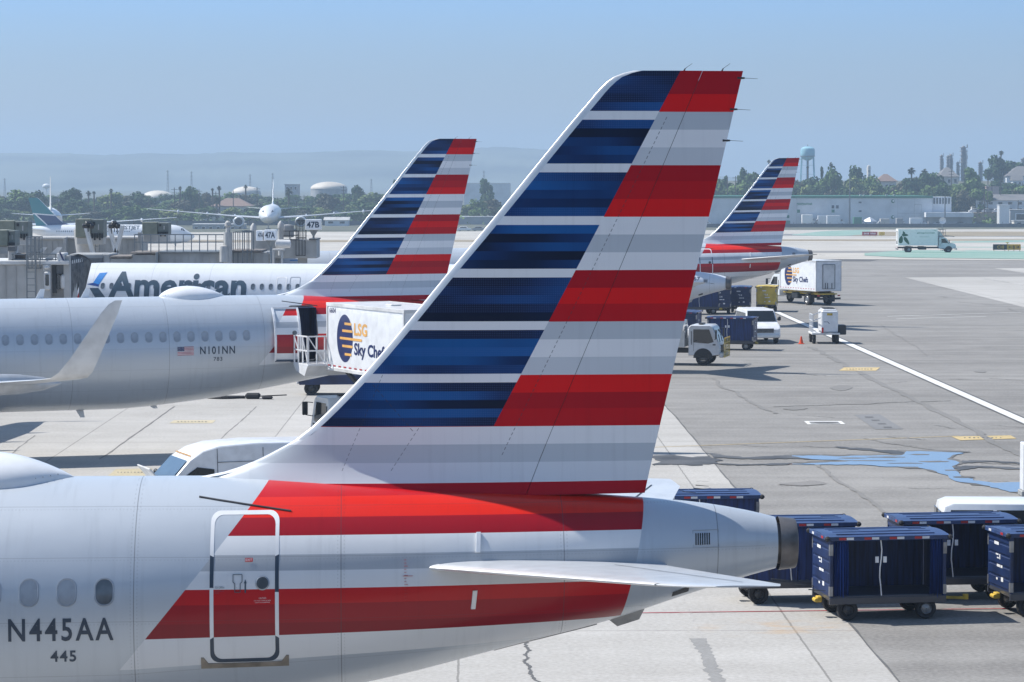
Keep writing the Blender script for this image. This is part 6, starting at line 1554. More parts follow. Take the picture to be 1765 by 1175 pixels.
gate_sign('white gate sign reading 47B, the higher and farther of the two gate signs', '47B', 526, 378, 553, 396, 184, 412)
# ------------------------------------------------------------------ buildings beyond the airfield
YB = 965.0
def PBg(mb, u0, v0, u1, v1, y, d, b=.0, mi=0): return PB(mb, u0, v0, u1, v1, y, d, b, mi)
def bld(name, label, cat, y, u): t = thing(name, label, cat); t['_y'] = y; t['_u'] = u; return t
def fin_b(t, v):
    y, u = t['_y'], t['_u']; del t['_y']; del t['_u']
    x = W(u, v, y).x; return at0(t, (x, y, gz(y, x)))
def hip_roof(mb, x0, x1, y0, y1, z, h, ov=.5, mi=0):
    x0 -= ov; x1 += ov; y0 -= ov; y1 += ov; i = min((x1 - x0), (y1 - y0)) * .42
    vs = [(x0, y0, z), (x1, y0, z), (x1, y1, z), (x0, y1, z), (x0 + i, (y0 + y1) / 2, z + h), (x1 - i, (y0 + y1) / 2, z + h), (x0, y0, z - .2), (x1, y0, z - .2), (x1, y1, z - .2), (x0, y1, z - .2)]
    return mb.add(vs, [(0, 1, 5, 4), (1, 2, 5), (2, 3, 4, 5), (3, 0, 4), (6, 7, 1, 0), (7, 8, 2, 1), (8, 9, 3, 2), (9, 6, 0, 3), (9, 8, 7, 6)], mi)
def gable_roof(mb, x0, x1, y0, y1, z, h, ov=.5, mi=0, along='x'):
    x0 -= ov; x1 += ov; y0 -= ov; y1 += ov
    if along == 'x': vs = [(x0, y0, z), (x1, y0, z), (x1, y1, z), (x0, y1, z), (x0, (y0 + y1) / 2, z + h), (x1, (y0 + y1) / 2, z + h)]; fs = [(0, 1, 5, 4), (2, 3, 4, 5), (0, 4, 3), (1, 2, 5), (0, 3, 2, 1)]
    else: vs = [(x0, y0, z), (x1, y0, z), (x1, y1, z), (x0, y1, z), ((x0 + x1) / 2, y0, z + h), ((x0 + x1) / 2, y1, z + h)]; fs = [(0, 3, 5, 4), (1, 4, 5, 2), (0, 4, 1), (3, 2, 5), (0, 1, 2, 3)]
    return mb.add(vs, fs, mi)
# catering building
t = bld('catering_building', 'long white windowless catering building with a green roof edge behind the taxiway', 'building', YB, 1400)
b_ = MB(); PBg(b_, 1180, 341, 1607, 392, YB, 45); w_ = b_.build('wall', 'wall_white', t)
b_ = MB(); PBg(b_, 1178, 337.5, 1608, 341.2, YB - .4, 45.8); b_.build('roof_edge', 'trim_green', t)
for (u0, v0, u1, v1, m_) in ((1374, 361, 1379, 366.5, 'trim_green'), (1433.5, 353.5, 1438, 359, 'fence_dark'), (1441, 353.5, 1445.5, 359, 'fence_dark'), (1433.5, 361, 1438.5, 366, 'gourmet_green'), (1381.5, 370, 1386, 376, 'gourmet_green'), (1356, 370.5, 1360.5, 375.5, 'trim_green'), (1480, 347.5, 1485, 350, 'fence_dark'), (1480, 362.5, 1485, 365, 'fence_dark')):
    b_ = MB(); PBg(b_, u0, v0, u1, v1, YB - .12, .2); b_.build('window', m_, w_)
b_ = MB(); PBg(b_, 1352, 380, 1362, 389, YB - .12, .2); b_.build('door', 'gourmet_green', w_)
for u, v in ((1539, 346.5), (1539, 374)):
    b_ = MB(); p = W(u, v, YB); b_.cyl((p.x, YB - .3, p.z), (p.x, YB + .1, p.z), .62, n=18); b_.build('emblem', 'trim_green', w_); b_ = MB(); b_.cyl((p.x + .15, YB - .35, p.z + .1), (p.x + .15, YB - .2, p.z + .1), .36, n=14); b_.build('emblem_centre', 'text_white', w_)
b_ = MB(); q = W(1373, 353, YB); text_mesh(b_, 'gategourmet', (q.x, YB - .08, q.z), (1, 0, 0), (0, 0, 1), 1.0, 5.4, .02); b_.build('lettering', 'gourmet_green', w_)
b_ = MB()
for u in (1373, 1463, 1547, 1576): PBg(b_, u, 342, u + .6, 390, YB - .05, .1)
PBg(b_, 1576, 352, 1588, 352.6, YB - .06, .1); PBg(b_, 1576, 352, 1576.5, 365, YB - .06, .1); PBg(b_, 1588, 352, 1588.5, 365, YB - .06, .1); PBg(b_, 1547, 367, 1607, 367.4, YB - .06, .1)
b_.build('panel_joints', 'wall_grey', w_)
b_ = MB(); PBg(b_, 1607, 339, 1640, 366, YB + 1, 12); k = b_.build('tower_wall', 'wall_white', t)
for i in range(6):
    b_ = MB(); PBg(b_, 1609 + i * 5.1, 341, 1611.6 + i * 5.1, 351, YB + .8, .4); b_.build('window', 'fence_dark', k)
b_ = MB(); PBg(b_, 1596, 366, 1678, 374, YB - 6, 14); PBg(b_, 1600, 374, 1676, 390, YB - 4, 12, 0, 1); b_.build('annexe', ['wall_white', 'wall_grey'], t)
rnd = random.Random(9)
for u in (1482, 1488, 1500, 1527, 1540): 
    b_ = MB(); PBg(b_, u, 334.5, u + 3, 338, YB + 8, 1.2); b_.build('roof_vent', 'bridge_light', t)
fin_b(t, 390)
# parked trucks and vans along its front
def small_truck(label, u, v, w, h, m_, nose, y=940):
    t = thing('parked_truck', label, 'truck', group='trucks parked at the catering building'); s = FPX / y; L, H = w / s, h / s; base = G(u, v); y = base.y
    b_ = MB(); b_.box((nose * -.12 * L, 0, H * .60), (L * .72, 2.4, H * .78), .05); b_.build('cargo_box', m_, t)
    b_ = MB(); c0 = nose * L * .25; b_.prism([(c0, .5), (c0, H * .66), (c0 + nose * L * .09, H * .66), (c0 + nose * L * .14, H * .46), (c0 + nose * L * .26, H * .38), (c0 + nose * L * .27, .5)], -1.05, 1.05); k = b_.build('cab', 'cab_white', t)
    b_ = MB(); b_.prism([(c0 + nose * L * .03, H * .47), (c0 + nose * L * .03, H * .62), (c0 + nose * L * .085, H * .62), (c0 + nose * L * .13, H * .47)], -1.07, 1.07); b_.build('window', 'glass', k)
    for x in (-.3 * L * nose, .36 * L * nose):
        for s in (-1, 1): wheel(t, x, s * 1.0, .48, .3, 'dark_steel')
    t.location = base; return t
small_truck('white box truck, leftmost of the trucks parked at the catering building', 1394, 389, 26, 20, 'gourmet_white', 1)
small_truck('small white box truck between two larger trucks at the catering building', 1414, 389, 20, 18, 'white_paint', -1)
small_truck('white box truck with leaf stripes, widest of the trucks at the catering building', 1440, 389.5, 32, 19, 'white_paint', 1)
small_truck('green striped box truck half hidden by the pole at the catering building', 1480, 389.5, 20, 16, 'gourmet_green', 1)
small_truck('tan box truck beside a white tent at the catering building', 1522, 389.5, 22, 13, 'wall_cream', -1)
small_truck('dark grey box truck right of the white tent at the catering building', 1552, 389.5, 16, 14, 'wall_grey', 1)
small_truck('white tanker like truck in front of the grey annexe', 1582, 390, 30, 15, 'white_gloss', 1)
tn = G(1499, 389.5); t = thing('canopy_tent', 'low white canopy tent in front of the catering building', 'tent', tuple(tn)); b_ = MB(); b_.lathe([(2.4, 1.6), (1.6, 2.3), (.1, 3.1)], n=4); b_.build('canopy', 'white_paint', t); b_ = MB(); [b_.bar((x, y, 0), (x, y, 1.7), .08) for x in (-1.6, 1.6) for y in (-1.6, 1.6)]; b_.build('poles', 'rail_grey', t)
# perimeter fence
def fence(label, u0, u1, v, y, h):
    t = thing('perimeter_fence', label, 'fence'); a, b2 = W(u0, v, y).x, W(u1, v, y).x; z = gz(y); mb = MB(); n = int((b2 - a) / 3)
    for k in range(n + 1): mb.box((a + (b2 - a) * k / n, y, z + h / 2), (.10, .10, h))
    mb.build('posts', 'fence_dark', t); mb = MB(); mb.box(((a + b2) / 2, y, z + h * .36), (b2 - a, .05, h * .72)); mb.build('mesh_panel', 'fence_dark', t); return at0(t, ((a + b2) / 2, y, z))
fence('dark perimeter fence in front of the catering building', 1180, 1900, 389, 930, 1.7)
fence('dark perimeter fence below the trees at the left', -40, 640, 389, 975, 2.2)
# other buildings: label, px box (u0,v0,u1,v1), distance, roof kind, materials
def house(name, label, u0, v0, u1, v1, y, roof=None, rh=2.0, wm='wall_white', rm_='roof_grey', wins=0, depth=9, storeys=1, cat='house', group=None, chimney=False):
    t = thing(name, label, cat, group=group); p, q = W(u0, v1, y), W(u1, v0, y); g_ = gz(y, (p.x + q.x) / 2); zb = min(p.z, g_) - .5
    b_ = MB(); b_.box(((p.x + q.x) / 2, y + depth / 2, (zb + q.z) / 2), (q.x - p.x, depth, q.z - zb)); w_ = b_.build('wall', wm, t)
    if roof:
        b_ = MB(); (hip_roof if roof == 'hip' else gable_roof)(b_, p.x, q.x, y, y + depth, q.z, rh, .5); r_ = b_.build('roof', rm_, t)
        if chimney: b_ = MB(); b_.box((p.x + (q.x - p.x) * .7, y + depth * .5, q.z + rh), (.8, .8, 1.6)); b_.build('chimney', 'wall_brick', r_)
    else:
        b_ = MB(); b_.box(((p.x + q.x) / 2, y + depth / 2, q.z + .12), (q.x - p.x + .3, depth + .3, .24)); b_.build('roof', rm_, t)
    W_ = q.x - p.x; H_ = q.z - p.z
    for s in range(storeys):
        for k in range(wins):
            x = p.x + W_ * (k + .5) / wins; z = p.z + H_ * (s + .55) / storeys; f = MB(); f.box((x, y - .03, z), (W_ / wins * .52, .12, H_ / storeys * .48)); o = f.build('window', 'white_paint', w_); f = MB(); f.box((x, y - .06, z), (W_ / wins * .42, .12, H_ / storeys * .38)); f.build('pane', 'glass', o)
    return at0(t, ((p.x + q.x) / 2, y + depth / 2, zb))
house('apartment_block', 'long white two storey block with a grey roof at the right edge', 1682, 345, 1800, 367, 1035, 'gable', 2.2, 'wall_white', 'roof_grey', 7, 12, 2, 'building')
house('house', 'big white house with grey hip roof on the hill at the right edge', 1735, 303, 1800, 321, 1190, 'hip', 4.2, 'wall_white', 'roof_grey', 4, 14, 2, chimney=True)
house('house', 'white gabled house wing below the hilltop house at the right edge', 1746, 311, 1762, 321, 1180, 'gable', 2.2, 'wall_white', 'roof_grey', 2, 5)
house('house', 'grey roofed house with two dormers rising between the trees', 1620, 304, 1652, 321, 1210, 'hip', 4.0, 'wall_cream', 'roof_grey', 3, 14, 1)
house('house', 'small pale house among trees just above the green roof edge', 1599, 328, 1624, 336, 1110, 'hip', 1.6, 'wall_white', 'roof_brown', 3)
house('house', 'brown roofed house in the trees right of the stone chimney tower', 1512, 312, 1545, 334, 1160, 'hip', 3.0, 'wall_cream', 'roof_brown', 3)
house('house', 'pinkish low house at the foot of the blue water tower', 1384, 324, 1412, 336, 1120, 'gable', 1.5, 'wall_pink', 'roof_brown', 2)
house('wall_block', 'pink retaining wall climbing the slope on the right', 1700, 322, 1722, 334, 1115, None, 1, 'wall_pink', 'wall_pink', 0, 3, cat='wall')
house('shed', 'plain white box building in front of the long apartment block', 1722.5, 354, 1740, 388, 960, None, 1, 'white_paint', 'white_paint', 0, 5, cat='building')
house('warehouse', 'low grey warehouse at the far right behind the fence', 1741, 362, 1850, 388, 985, None, 1, 'wall_grey', 'bridge_light', 3, 10, cat='building')
house('shed', 'low cream shed in front of the far right warehouse', 1748, 381, 1800, 389, 945, None, 1, 'wall_cream', 'bridge_light', 3, 5, cat='building')
# left side
house('warehouse', 'long low dark glazed building behind the taxiway at the left', 332, 387, 420, 401, 900, None, 1, 'wall_grey', 'dirty_white', 7, 10, cat='building')
house('office_block', 'flat roofed grey block just above the tree line at the left', 491, 318, 513, 345, 1350, None, 1, 'wall_grey', 'wall_grey', 3, 15, 2, cat='building')
house('warehouse', 'white low shed under the trees right of the 47B sign', 560, 379, 600, 388, 960, 'gable', 1.0, 'wall_white', 'bridge_light', 2, 8, cat='building')
house('house', 'red roofed house among the trees left of the facing airliner', 365, 355, 432, 372, 1060, 'hip', 3.0, 'wall_cream', 'roof_brown', 4, 12)
house('house', 'brick red building beside the 47B sign', 553, 372, 567, 385, 985, None, 1, 'wall_brick', 'roof_brown', 2, 8, cat='building')
house('warehouse', 'white low sheds under the trees left of the facing airliner', 350, 369, 400, 379, 1000, None, 1, 'wall_white', 'bridge_light', 3, 9, cat='building')
house('warehouse', 'long grey hangar seen between the two striped tails', 700, 374, 880, 384, 990, None, 1, 'wall_grey', 'dirty_white', 0, 12, cat='building')
house('warehouse', 'white long roof in the trees between the two striped tails', 800, 316, 880, 325, 1400, None, 1, 'wall_white', 'white_paint', 0, 12, cat='building')
# storage domes
def dome(label, u, v0, v1, w, y, wall=None):
    t = thing('storage_dome', label, 'dome', group=None); s = FPX / y; r = w / s / 2; c = W(u, v1, y); h = (v1 - v0) / s; b_ = MB()
    b_.lathe([(r * math.cos(k * math.pi / 16), h * math.sin(k * math.pi / 16)) for k in range(8)] + [(.05, h)], tuple(c), 32); b_.build('dome', 'dome_white', t); b_ = MB(); zb = -6.0
    b_.lathe([(r * .985, zb - c.z), (r * .985, .02)], tuple(c), 32); b_.build('wall', wall or 'wall_grey', t); return at0(t, (c.x, c.y, zb))
dome('white storage dome left of the big round tree', 272, 328, 341, 56, 1500); dome('tan white storage dome on a grey drum, nearest the striped tail', 567, 313, 325, 64, 1350); dome('pale dome roof peeking out left of the facing airliner', 425, 321, 332, 50, 1600)
# ---- water towers
def water_tower(label, u, v0, v1, vb, w, y, legs=6, m_='tank_blue', flat=False):
    t = thing('water_tower', label, 'water tower'); s = FPX / y; r = w / s / 2; c = W(u, v1, y); h = (v1 - v0) / s; gzv = gz(y, c.x)
    b_ = MB(); prof = [(.05, 0), (r * .35, h * .04), (r * .75, h * .16), (r * .98, h * .36), (r, h * .45), (r, h * .72), (r * .92, h * .85), (r * .6, h * .96), (.05, h)] if not flat else [(.05, 0), (r * .6, h * .05), (r, h * .4), (r * .95, h * .65), (r * .5, h * .95), (.05, h)]
    b_.lathe(prof, tuple(c), 28); k = b_.build('tank', m_, t)
    if not flat: b_ = MB(); b_.lathe([(r * 1.06, h * .30), (r * 1.06, h * .34), (r * .9, h * .34)], tuple(c), 28); b_.build('walkway', 'rail_grey', k); b_ = MB(); b_.cyl((c.x, c.y, c.z + h), (c.x, c.y, c.z + h * 1.12), .15); b_.build('finial', 'rail_grey', k)
    b_ = MB()
    for q in range(legs):
        a = 2 * math.pi * q / legs + .3; b_.bar((c.x + r * .92 * math.cos(a), c.y + r * .92 * math.sin(a), c.z + h * .32), (c.x + r * 1.12 * math.cos(a), c.y + r * 1.12 * math.sin(a), gzv - .5), .30)
        a2 = 2 * math.pi * (q + 1) / legs + .3
        for tt in (.35, .7): zz = c.z + h * .32 + (gzv - c.z - h * .32) * tt; rr = r * (.92 + .2 * tt); b_.bar((c.x + rr * math.cos(a), c.y + rr * math.sin(a), zz), (c.x + rr * math.cos(a2), c.y + rr * math.sin(a2), zz), .14)
    b_.build('legs', m_ if flat else 'tank_blue', t); b_ = MB(); b_.cyl((c.x, c.y, gzv - .5), (c.x, c.y, c.z + .3), .45 if not flat else .2, n=10); b_.build('riser', m_ if flat else 'tower_steel', t)
    return at0(t, (c.x, c.y, gzv))
water_tower('pale blue water tower on thin legs behind the farthest striped tail', 1392, 252, 277, 336, 25, 1300)
water_tower('small white water tower far behind the teal tail', 80, 316, 325, 345, 14, 1900, 4, 'tank_pale', True)
# ---- refinery columns
def column(label, u, v0, w, y, fat=True):
    t = thing('refinery_column', label, 'tower', group=None); s = FPX / y; p = W(u, v0, y); r = w / s / 2; g_ = gz(y, p.x) - 1
    b_ = MB(); b_.lathe([(r, g_ - p.z), (r, -r * 3), (r * .9, -r * 2.6), (r * .9, -r), (r * .5, -.2), (.05, 0)], tuple(p), 16); b_.build('shell', 'tower_steel', t); b_ = MB(); n = 9; H = p.z - g_
    for k in range(n):
        z = p.z - H * .9 * k / n - 1; b_.lathe([(r, -.15), (r * 1.5, -.15), (r * 1.5, .15), (r, .15)], (p.x, p.y, z), 12)
        a = k * 2.1; b_.box((p.x + r * 1.35 * math.cos(a), p.y + r * 1.35 * math.sin(a), z + .9), (r * .35, r * .35, 1.6))
    b_.build('platforms', 'tower_steel', t); b_ = MB(); b_.cyl((p.x + r * 1.2, p.y - r * .3, g_), (p.x + r * 1.2, p.y - r * .3, p.z - 2), r * .14, n=6); b_.build('pipe', 'tower_steel', t)
    return at0(t, (p.x, p.y, g_))
column('tallest refinery column, with a ragged platform on top', 1661, 251, 9, 1500); column('slim refinery column left of the tallest, one of a close pair', 1639, 265, 5.5, 1500); column('thinner partner in the close pair of refinery columns', 1634, 267, 4.5, 1520)
column('thin refinery column standing farthest to the left', 1623, 266, 5, 1500); column('shortest refinery column, right beside the tallest', 1651, 278, 4.5, 1500); column('refinery column standing farthest to the right', 1690, 278, 6, 1500)
column('pale refinery column at the right edge behind the hilltop tree', 1764, 271, 7, 1500)
t = thing('chimney_tower', 'plain round topped stone tower above the trees right of the water tower', 'tower'); p = W(1497.5, 284, 1350); b_ = MB(); s = FPX / 1350; b_.lathe([(3.4 / s, -20), (3.4 / s, -1.2), (2.6 / s, -.4), (.05, 0)], tuple(p), 16); b_.build('shaft', 'wall_cream', t); b_ = MB(); [b_.box((p.x, p.y - 3.4 / s, p.z - 3 - k * 2.2), (.5, .2, 1.0)) for k in range(4)]; b_.build('slots', 'fence_dark', t); at0(t, (p.x, p.y, p.z - 20))
# ---- poles
def pole(label, u, v0, vb, y, w=.3, arms=True, m_='pole_brown', name='utility_pole', group=None):
    t = thing(name, label, 'pole', group=group); p = W(u, v0, y); g_ = gz(y, p.x); b_ = MB(); b_.cyl((p.x, y, g_ - .3), (p.x, y, p.z), w * .6, w * .4, 8); b_.build('shaft', m_, t)
    if arms:
        b_ = MB(); b_.box((p.x, y, p.z - .7), (2.4, .16, .16)); b_.box((p.x, y, p.z - 1.9), (2.0, .14, .14)); b_.build('crossarm', m_, t)
    return at0(t, (p.x, y, g_))
for i, (u, v0, y) in enumerate(((100, 336, 1010), (186, 336, 1000), (256, 340, 1000), (300.5, 323, 1000), (309, 333, 1020), (318, 338, 1005), (343, 326, 1015), (372, 330, 1040), (402, 328, 1030), (443, 322, 1040), (524, 336, 1010), (478, 340, 1010), (511, 348, 1000), (592, 320, 1120), (1254, 305, 1010), (1268, 303, 1015), (1703, 300, 1030), (1710, 295, 1060), (1697, 320, 1010), (1725, 310, 1040), (1755, 345, 1000), (1640, 292, 1070), (1662, 300, 1090))):
    pole('brown utility pole of the far road, number %s counting from the left' % ['one', 'two', 'three', 'four', 'five', 'six', 'seven', 'eight', 'nine', 'ten', 'eleven', 'twelve', 'thirteen', 'fourteen', 'fifteen', 'sixteen', 'seventeen', 'eighteen', 'nineteen', 'twenty', 'twenty one', 'twenty two', 'twenty three'][i], u, v0, 390, y, .34, i % 3 != 2, group='utility poles along the far road')
pole('dark lamp post standing in front of the long catering building wall', 1465, 300, 390, 940, .42, False, 'fence_dark', 'lamp_post'); pole('dark lamp post in front of the white tower wall of the catering building', 1629, 338, 390, 945, .42, False, 'fence_dark', 'lamp_post')
for u, v0, vb, l in ((289, 293, 335, 'tallest faint lattice pylon, above the white dome'), (330, 295, 335, 'faint pylon just left of the big round tree'), (8, 307, 345, 'faint pylon at the left edge'), (431, 300, 335, 'thin faint pylon left of the facing airliner tail'), (470, 298, 330, 'faint pylon right of the facing airliner tail'), (640, 308, 330, 'faint pylon beside the steam plume'), (834, 294, 330, 'faint pylon between the two striped tails')):
    t = thing('pylon', l, 'pylon', group=None); y = 2300; p = W(u, v0, y); g_ = gz(y); b_ = MB(); hw = .9; H = p.z - g_
    for sx in (-1, 1):
        for sy in (-1, 1): b_.bar((p.x + sx * hw, y + sy * hw, g_), (p.x + sx * .25, y + sy * .25, p.z), .22)
    for k in range(8): z0 = g_ + H * k / 8; w0 = hw + (.25 - hw) * k / 8; b_.bar((p.x - w0, y, z0), (p.x + w0, y, z0 + H / 8), .12); b_.bar((p.x + w0, y, z0), (p.x - w0, y, z0 + H / 8), .12)
    b_.build('lattice', 'tower_steel', t)
    b_ = MB(); [b_.box((p.x, y, p.z - k * 3 - 1), (2.6 - k * .3, .3, .2)) for k in range(3)]; b_.build('crossarm', 'tower_steel', t); at0(t, (p.x, y, g_))
# ---- parked cars far away
CP = [(-2.2, .3), (-2.25, .8), (-1.7, .95), (-1.1, 1.42), (.5, 1.45), (1.2, .98), (2.1, .82), (2.25, .5), (2.2, .3)]
def far_car(label, u, v, y, m_, rz=0):
    t = thing('parked_car', label, 'car', group='cars parked beyond the fence'); p = W(u, v, y)
    b_ = MB(); rs = []
    for f, z in ((-.86, .9), (-.8, 1), (.8, 1), (.86, .9)): rs.append([(x * (.98 if abs(f) > .82 else 1), f, zz if zz < .9 else .9 + (zz - .9) * z) for x, zz in CP])
    b_.rings(rs); k = b_.build('body', m_, t)
    for s in (-1, 1): b_ = MB(); side_poly(b_, [(-1.45, .98), (-1.05, 1.36), (.45, 1.38), (.98, .98)], s, .875); b_.build('side_window', 'glass', k)
    for x in (-1.35, 1.35):
        for s in (-1, 1): wheel(t, x, s * .72, .32, .22, 'steel')
    x = p.x; t.location = (x, y, p.z); t.rotation_euler = (0, 0, rz); return t
cars = [(1680, 364, 'white_gloss'), (1692, 363.5, 'car_dark'), (1701, 363.5, 'white_gloss'), (1709, 363, 'car_grey'), (1720, 362, 'white_gloss'), (1731, 362.5, 'car_grey')]
pk = MB(); a, b2 = W(1668, 366.5, 1015), W(1790, 366.5, 1015); pk.box(((a.x + b2.x) / 2, 1021, (a.z - 6.2) / 2), (b2.x - a.x, 15, a.z + 6.2)); struct(pk.build('terrace', 'earth'))
for i, (u, v, m_) in enumerate(cars): far_car(['white car leftmost on the upper parking terrace', 'black car on the upper parking terrace', 'white car third along the upper parking terrace', 'grey car on the upper parking terrace', 'white car parked under the apartment block corner', 'grey car last along the upper parking terrace'][i], u, 366.4, 1017, m_, .1)
for i, (u, m_, l) in enumerate(((1618, 'white_gloss', 'white car in front of the annexe'), (1656, 'car_grey', 'pale grey car right of the annexe front'), (1688, 'car_dark', 'dark car behind the fence left of the white box building'), (1732, 'car_dark', 'black pickup like car before the white box building'), (800, 'white_gloss', 'white car passing between the two striped tails'), (1218, 'white_gloss', 'white car just right of the big fin edge'), (826, 'car_grey', 'grey car passing between the two striped tails'))):
    q = G(u, 389 if u > 1000 else 398); far_car(l, u, 389 if u > 1000 else 398, q.y, m_)
t = thing('dish_antenna', 'white dish antenna on a stand in front of the annexe', 'dish'); p = W(1624, 380, 900); b_ = MB(); b_.lathe([(.1, .1), (.7, .35), (1.05, .75), (1.1, .75), (.72, .28), (.1, 0)], (0, 0, 0), 20, axis='Y'); b_.v = [(x + p.x, -y + p.y, z + p.z) for x, y, z in b_.v]; b_.build('dish', 'white_gloss', t); b_ = MB(); b_.cyl((p.x, p.y, gz(900)), p, .12); b_.build('stand', 'rail_grey', t); at0(t, (p.x, p.y, gz(900)))

# ------------------------------------------------------------------ trees
def leaf_mat(name, a, b2):
    m, nt, b, oc, xyz = blank(name, .75)
    oi = nn(nt, "ShaderNodeObjectInfo"); n = noise(nt, oc, .55, 4); n2 = noise(nt, oc, 2.6, 2)
    f = math_(nt, 'ADD', math_(nt, 'MULTIPLY_ADD', n, .8, math_(nt, 'MULTIPLY', n2, .5)), math_(nt, 'MULTIPLY', math_(nt, 'SUBTRACT', oi.outputs['Random'], .5), .35))
    mr = nn(nt, "ShaderNodeMapRange"); mr.inputs[1].default_value = .40; mr.inputs[2].default_value = .92; nt.links.new(f, mr.inputs[0])
    nt.links.new(mixc(nt, mr.outputs[0], a, b2), b.inputs['Base Color']); b.inputs['Specular IOR Level'].default_value = .2
leaf_mat('leaf_dark', (.024, .058, .020), (.070, .125, .038)); leaf_mat('leaf_mid', (.048, .100, .024), (.13, .20, .050)); leaf_mat('leaf_olive', (.085, .130, .034), (.22, .26, .085)); leaf_mat('leaf_brown', (.055, .060, .035), (.12, .115, .065))
leaf_mat('palm_green', (.03, .045, .018), (.08, .09, .035))
def crown_mesh(seed, w, h, n=620, shape='round', leaf=.62):
    """leaf faces scattered through overlapping boughs; the crown's base is at z = 0"""
    rr = random.Random(seed); mb = MB(); cl = []
    k = rr.randint(10, 15)
    for i in range(k):
        t = rr.random(); z = h * (.18 + .7 * t)
        if shape == 'cone': rad = w / 2 * (1 - t) * .95
        elif shape == 'wide': rad = w / 2 * math.sin(math.pi * (.25 + .6 * t)) * 1.0
        else: rad = w / 2 * math.sin(math.pi * (.18 + .74 * t)) * .8
        a = rr.random() * 6.283; d = rad * math.sqrt(rr.random()); cl.append((Vector((d * math.cos(a), d * math.sin(a), z)), rr.uniform(.16, .27) * (w if shape != 'cone' else w * .8)))
    cl.append((Vector((0, 0, h * .45)), w * .30)); cl.append((Vector((rr.uniform(-.1, .1) * w, 0, h * .8)), w * (.2 if shape != 'cone' else .10)))
    for i in range(n):
        c, r = cl[rr.randrange(len(cl))]; v = Vector((rr.gauss(0, 1), rr.gauss(0, 1), rr.gauss(0, 1))).normalized() * r * (rr.random() ** .4); v.z *= .8; p = c + v
        if p.z < 0: p.z = abs(p.z)
        nrm = (v.normalized() + Vector((rr.gauss(0, .5), rr.gauss(0, .5), rr.gauss(.3, .5)))).normalized(); q = nrm.to_track_quat('Z', 'Y').to_matrix() @ Matrix.Rotation(rr.random() * 6.28, 3, 'Z')
        s = leaf * rr.uniform(.6, 1.25); mb.add([p + q @ Vector(x) * s for x in ((-.5, -.35, 0), (.4, -.5, .08), (.55, .3, 0), (-.1, .55, .1), (-.6, .15, -.05))], [(0, 1, 2, 3, 4)])
    return mb, cl
TV = {}
def tree(label, u, v0, vb, w_px, y, kind='round', lm='leaf_mid', group='trees beyond the airfield', seed=0):
    s = FPX / y; p = W(u, v0, y); g_ = gz(y, p.x); top = p.z; H = max(3.0, top - g_); w = w_px / s
    trunk_h = min(H * .28, 2.4) if kind != 'cone' else H * .1
    key = (kind, lm, seed % 5)
    if key not in TV:
        mb, cl = crown_mesh(hash((kind, seed % 5)) % 1000 + seed % 5 * 17, 8.0, 8.0 if kind != 'cone' else 14.0, 1500, kind, .66); o = mb.build('crown', lm, smooth=False)
        tb = MB(); H0 = 8.0; rr = random.Random(seed)
        for a, b2, r0, r1 in (((0, 0, -3.2), (.1, 0, 1.2), .30, .22), ((.1, 0, 1.2), (0, .1, 4.5), .22, .10)): tb.cyl(a, b2, r0, r1, 8)
        for q in cl[:7]: tb.cyl((.05, 0, rr.uniform(.4, 2)), q[0], .11, .04, 5)
        o2 = tb.build('trunk', 'bark'); TV[key] = (o.data, o2.data); bpy.data.objects.remove(o); bpy.data.objects.remove(o2)
    t = thing('tree', label, 'tree', (p.x, y, g_), group=group); ch = H - trunk_h
    hz_ = 7.9 if kind != 'cone' else 14.0
    c = bpy.data.objects.new('crown', TV[key][0]); k = bpy.data.objects.new('trunk', TV[key][1])
    for o in (c, k): col.objects.link(o); o.parent = t; o.location = (0, 0, trunk_h); o.rotation_euler = (0, 0, (seed * 1.37) % 6.28); o.scale = (w / 7.2, w / 7.2, ch / hz_)
    return t
def palm(label, u, v0, y, w_px=11, seed=0, fan=True):
    s = FPX / y; p = W(u, v0, y); g_ = gz(y, p.x); H = p.z - g_; r = w_px / s / 2; rr = random.Random(seed); t = thing('palm_tree', label, 'palm', (p.x, y, g_), group='palms beyond the airfield')
    b_ = MB(); hh = H - r * .9; pts = [(math.sin(k * .3 + seed) * .2 * k / 5, 0, hh * k / 5) for k in range(6)]
    for a, b2 in zip(pts, pts[1:]): b_.cyl(a, b2, .30, .26, 8)
    b_.build('trunk', 'bark', t); top = Vector(pts[-1]); b_ = MB()
    for k in range(46):
        a = rr.random() * 6.283; el = rr.uniform(-.9, 1.35); d = Vector((math.cos(a) * math.cos(el), math.sin(a) * math.cos(el), math.sin(el))); L_ = r * rr.uniform(.8, 1.1); side = d.cross(Vector((0, 0, 1))).normalized() * L_ * .20
        m1 = top + d * L_ * .55; tip = top + d * L_ + Vector((0, 0, -L_ * .25)); b_.add([top, m1 + side, tip, m1 - side], [(0, 1, 2), (0, 2, 3)])
    for k in range(14): a = rr.random() * 6.28; d = Vector((math.cos(a) * .25, math.sin(a) * .25, -1)) * r * .8; sd = Vector((math.sin(a), -math.cos(a), 0)) * .25; b_.add([top + sd, top - sd, top + d - sd, top + d + sd], [(0, 1, 2, 3)], 1)
    b_.build('crown', ['palm_green', 'leaf_brown'], t, smooth=False); return t
NUM = ['first', 'second', 'third', 'fourth', 'fifth', 'sixth', 'seventh', 'eighth', 'ninth', 'tenth', 'eleventh', 'twelfth', 'thirteenth', 'fourteenth', 'fifteenth', 'sixteenth', 'seventeenth', 'eighteenth', 'nineteenth', 'twentieth']
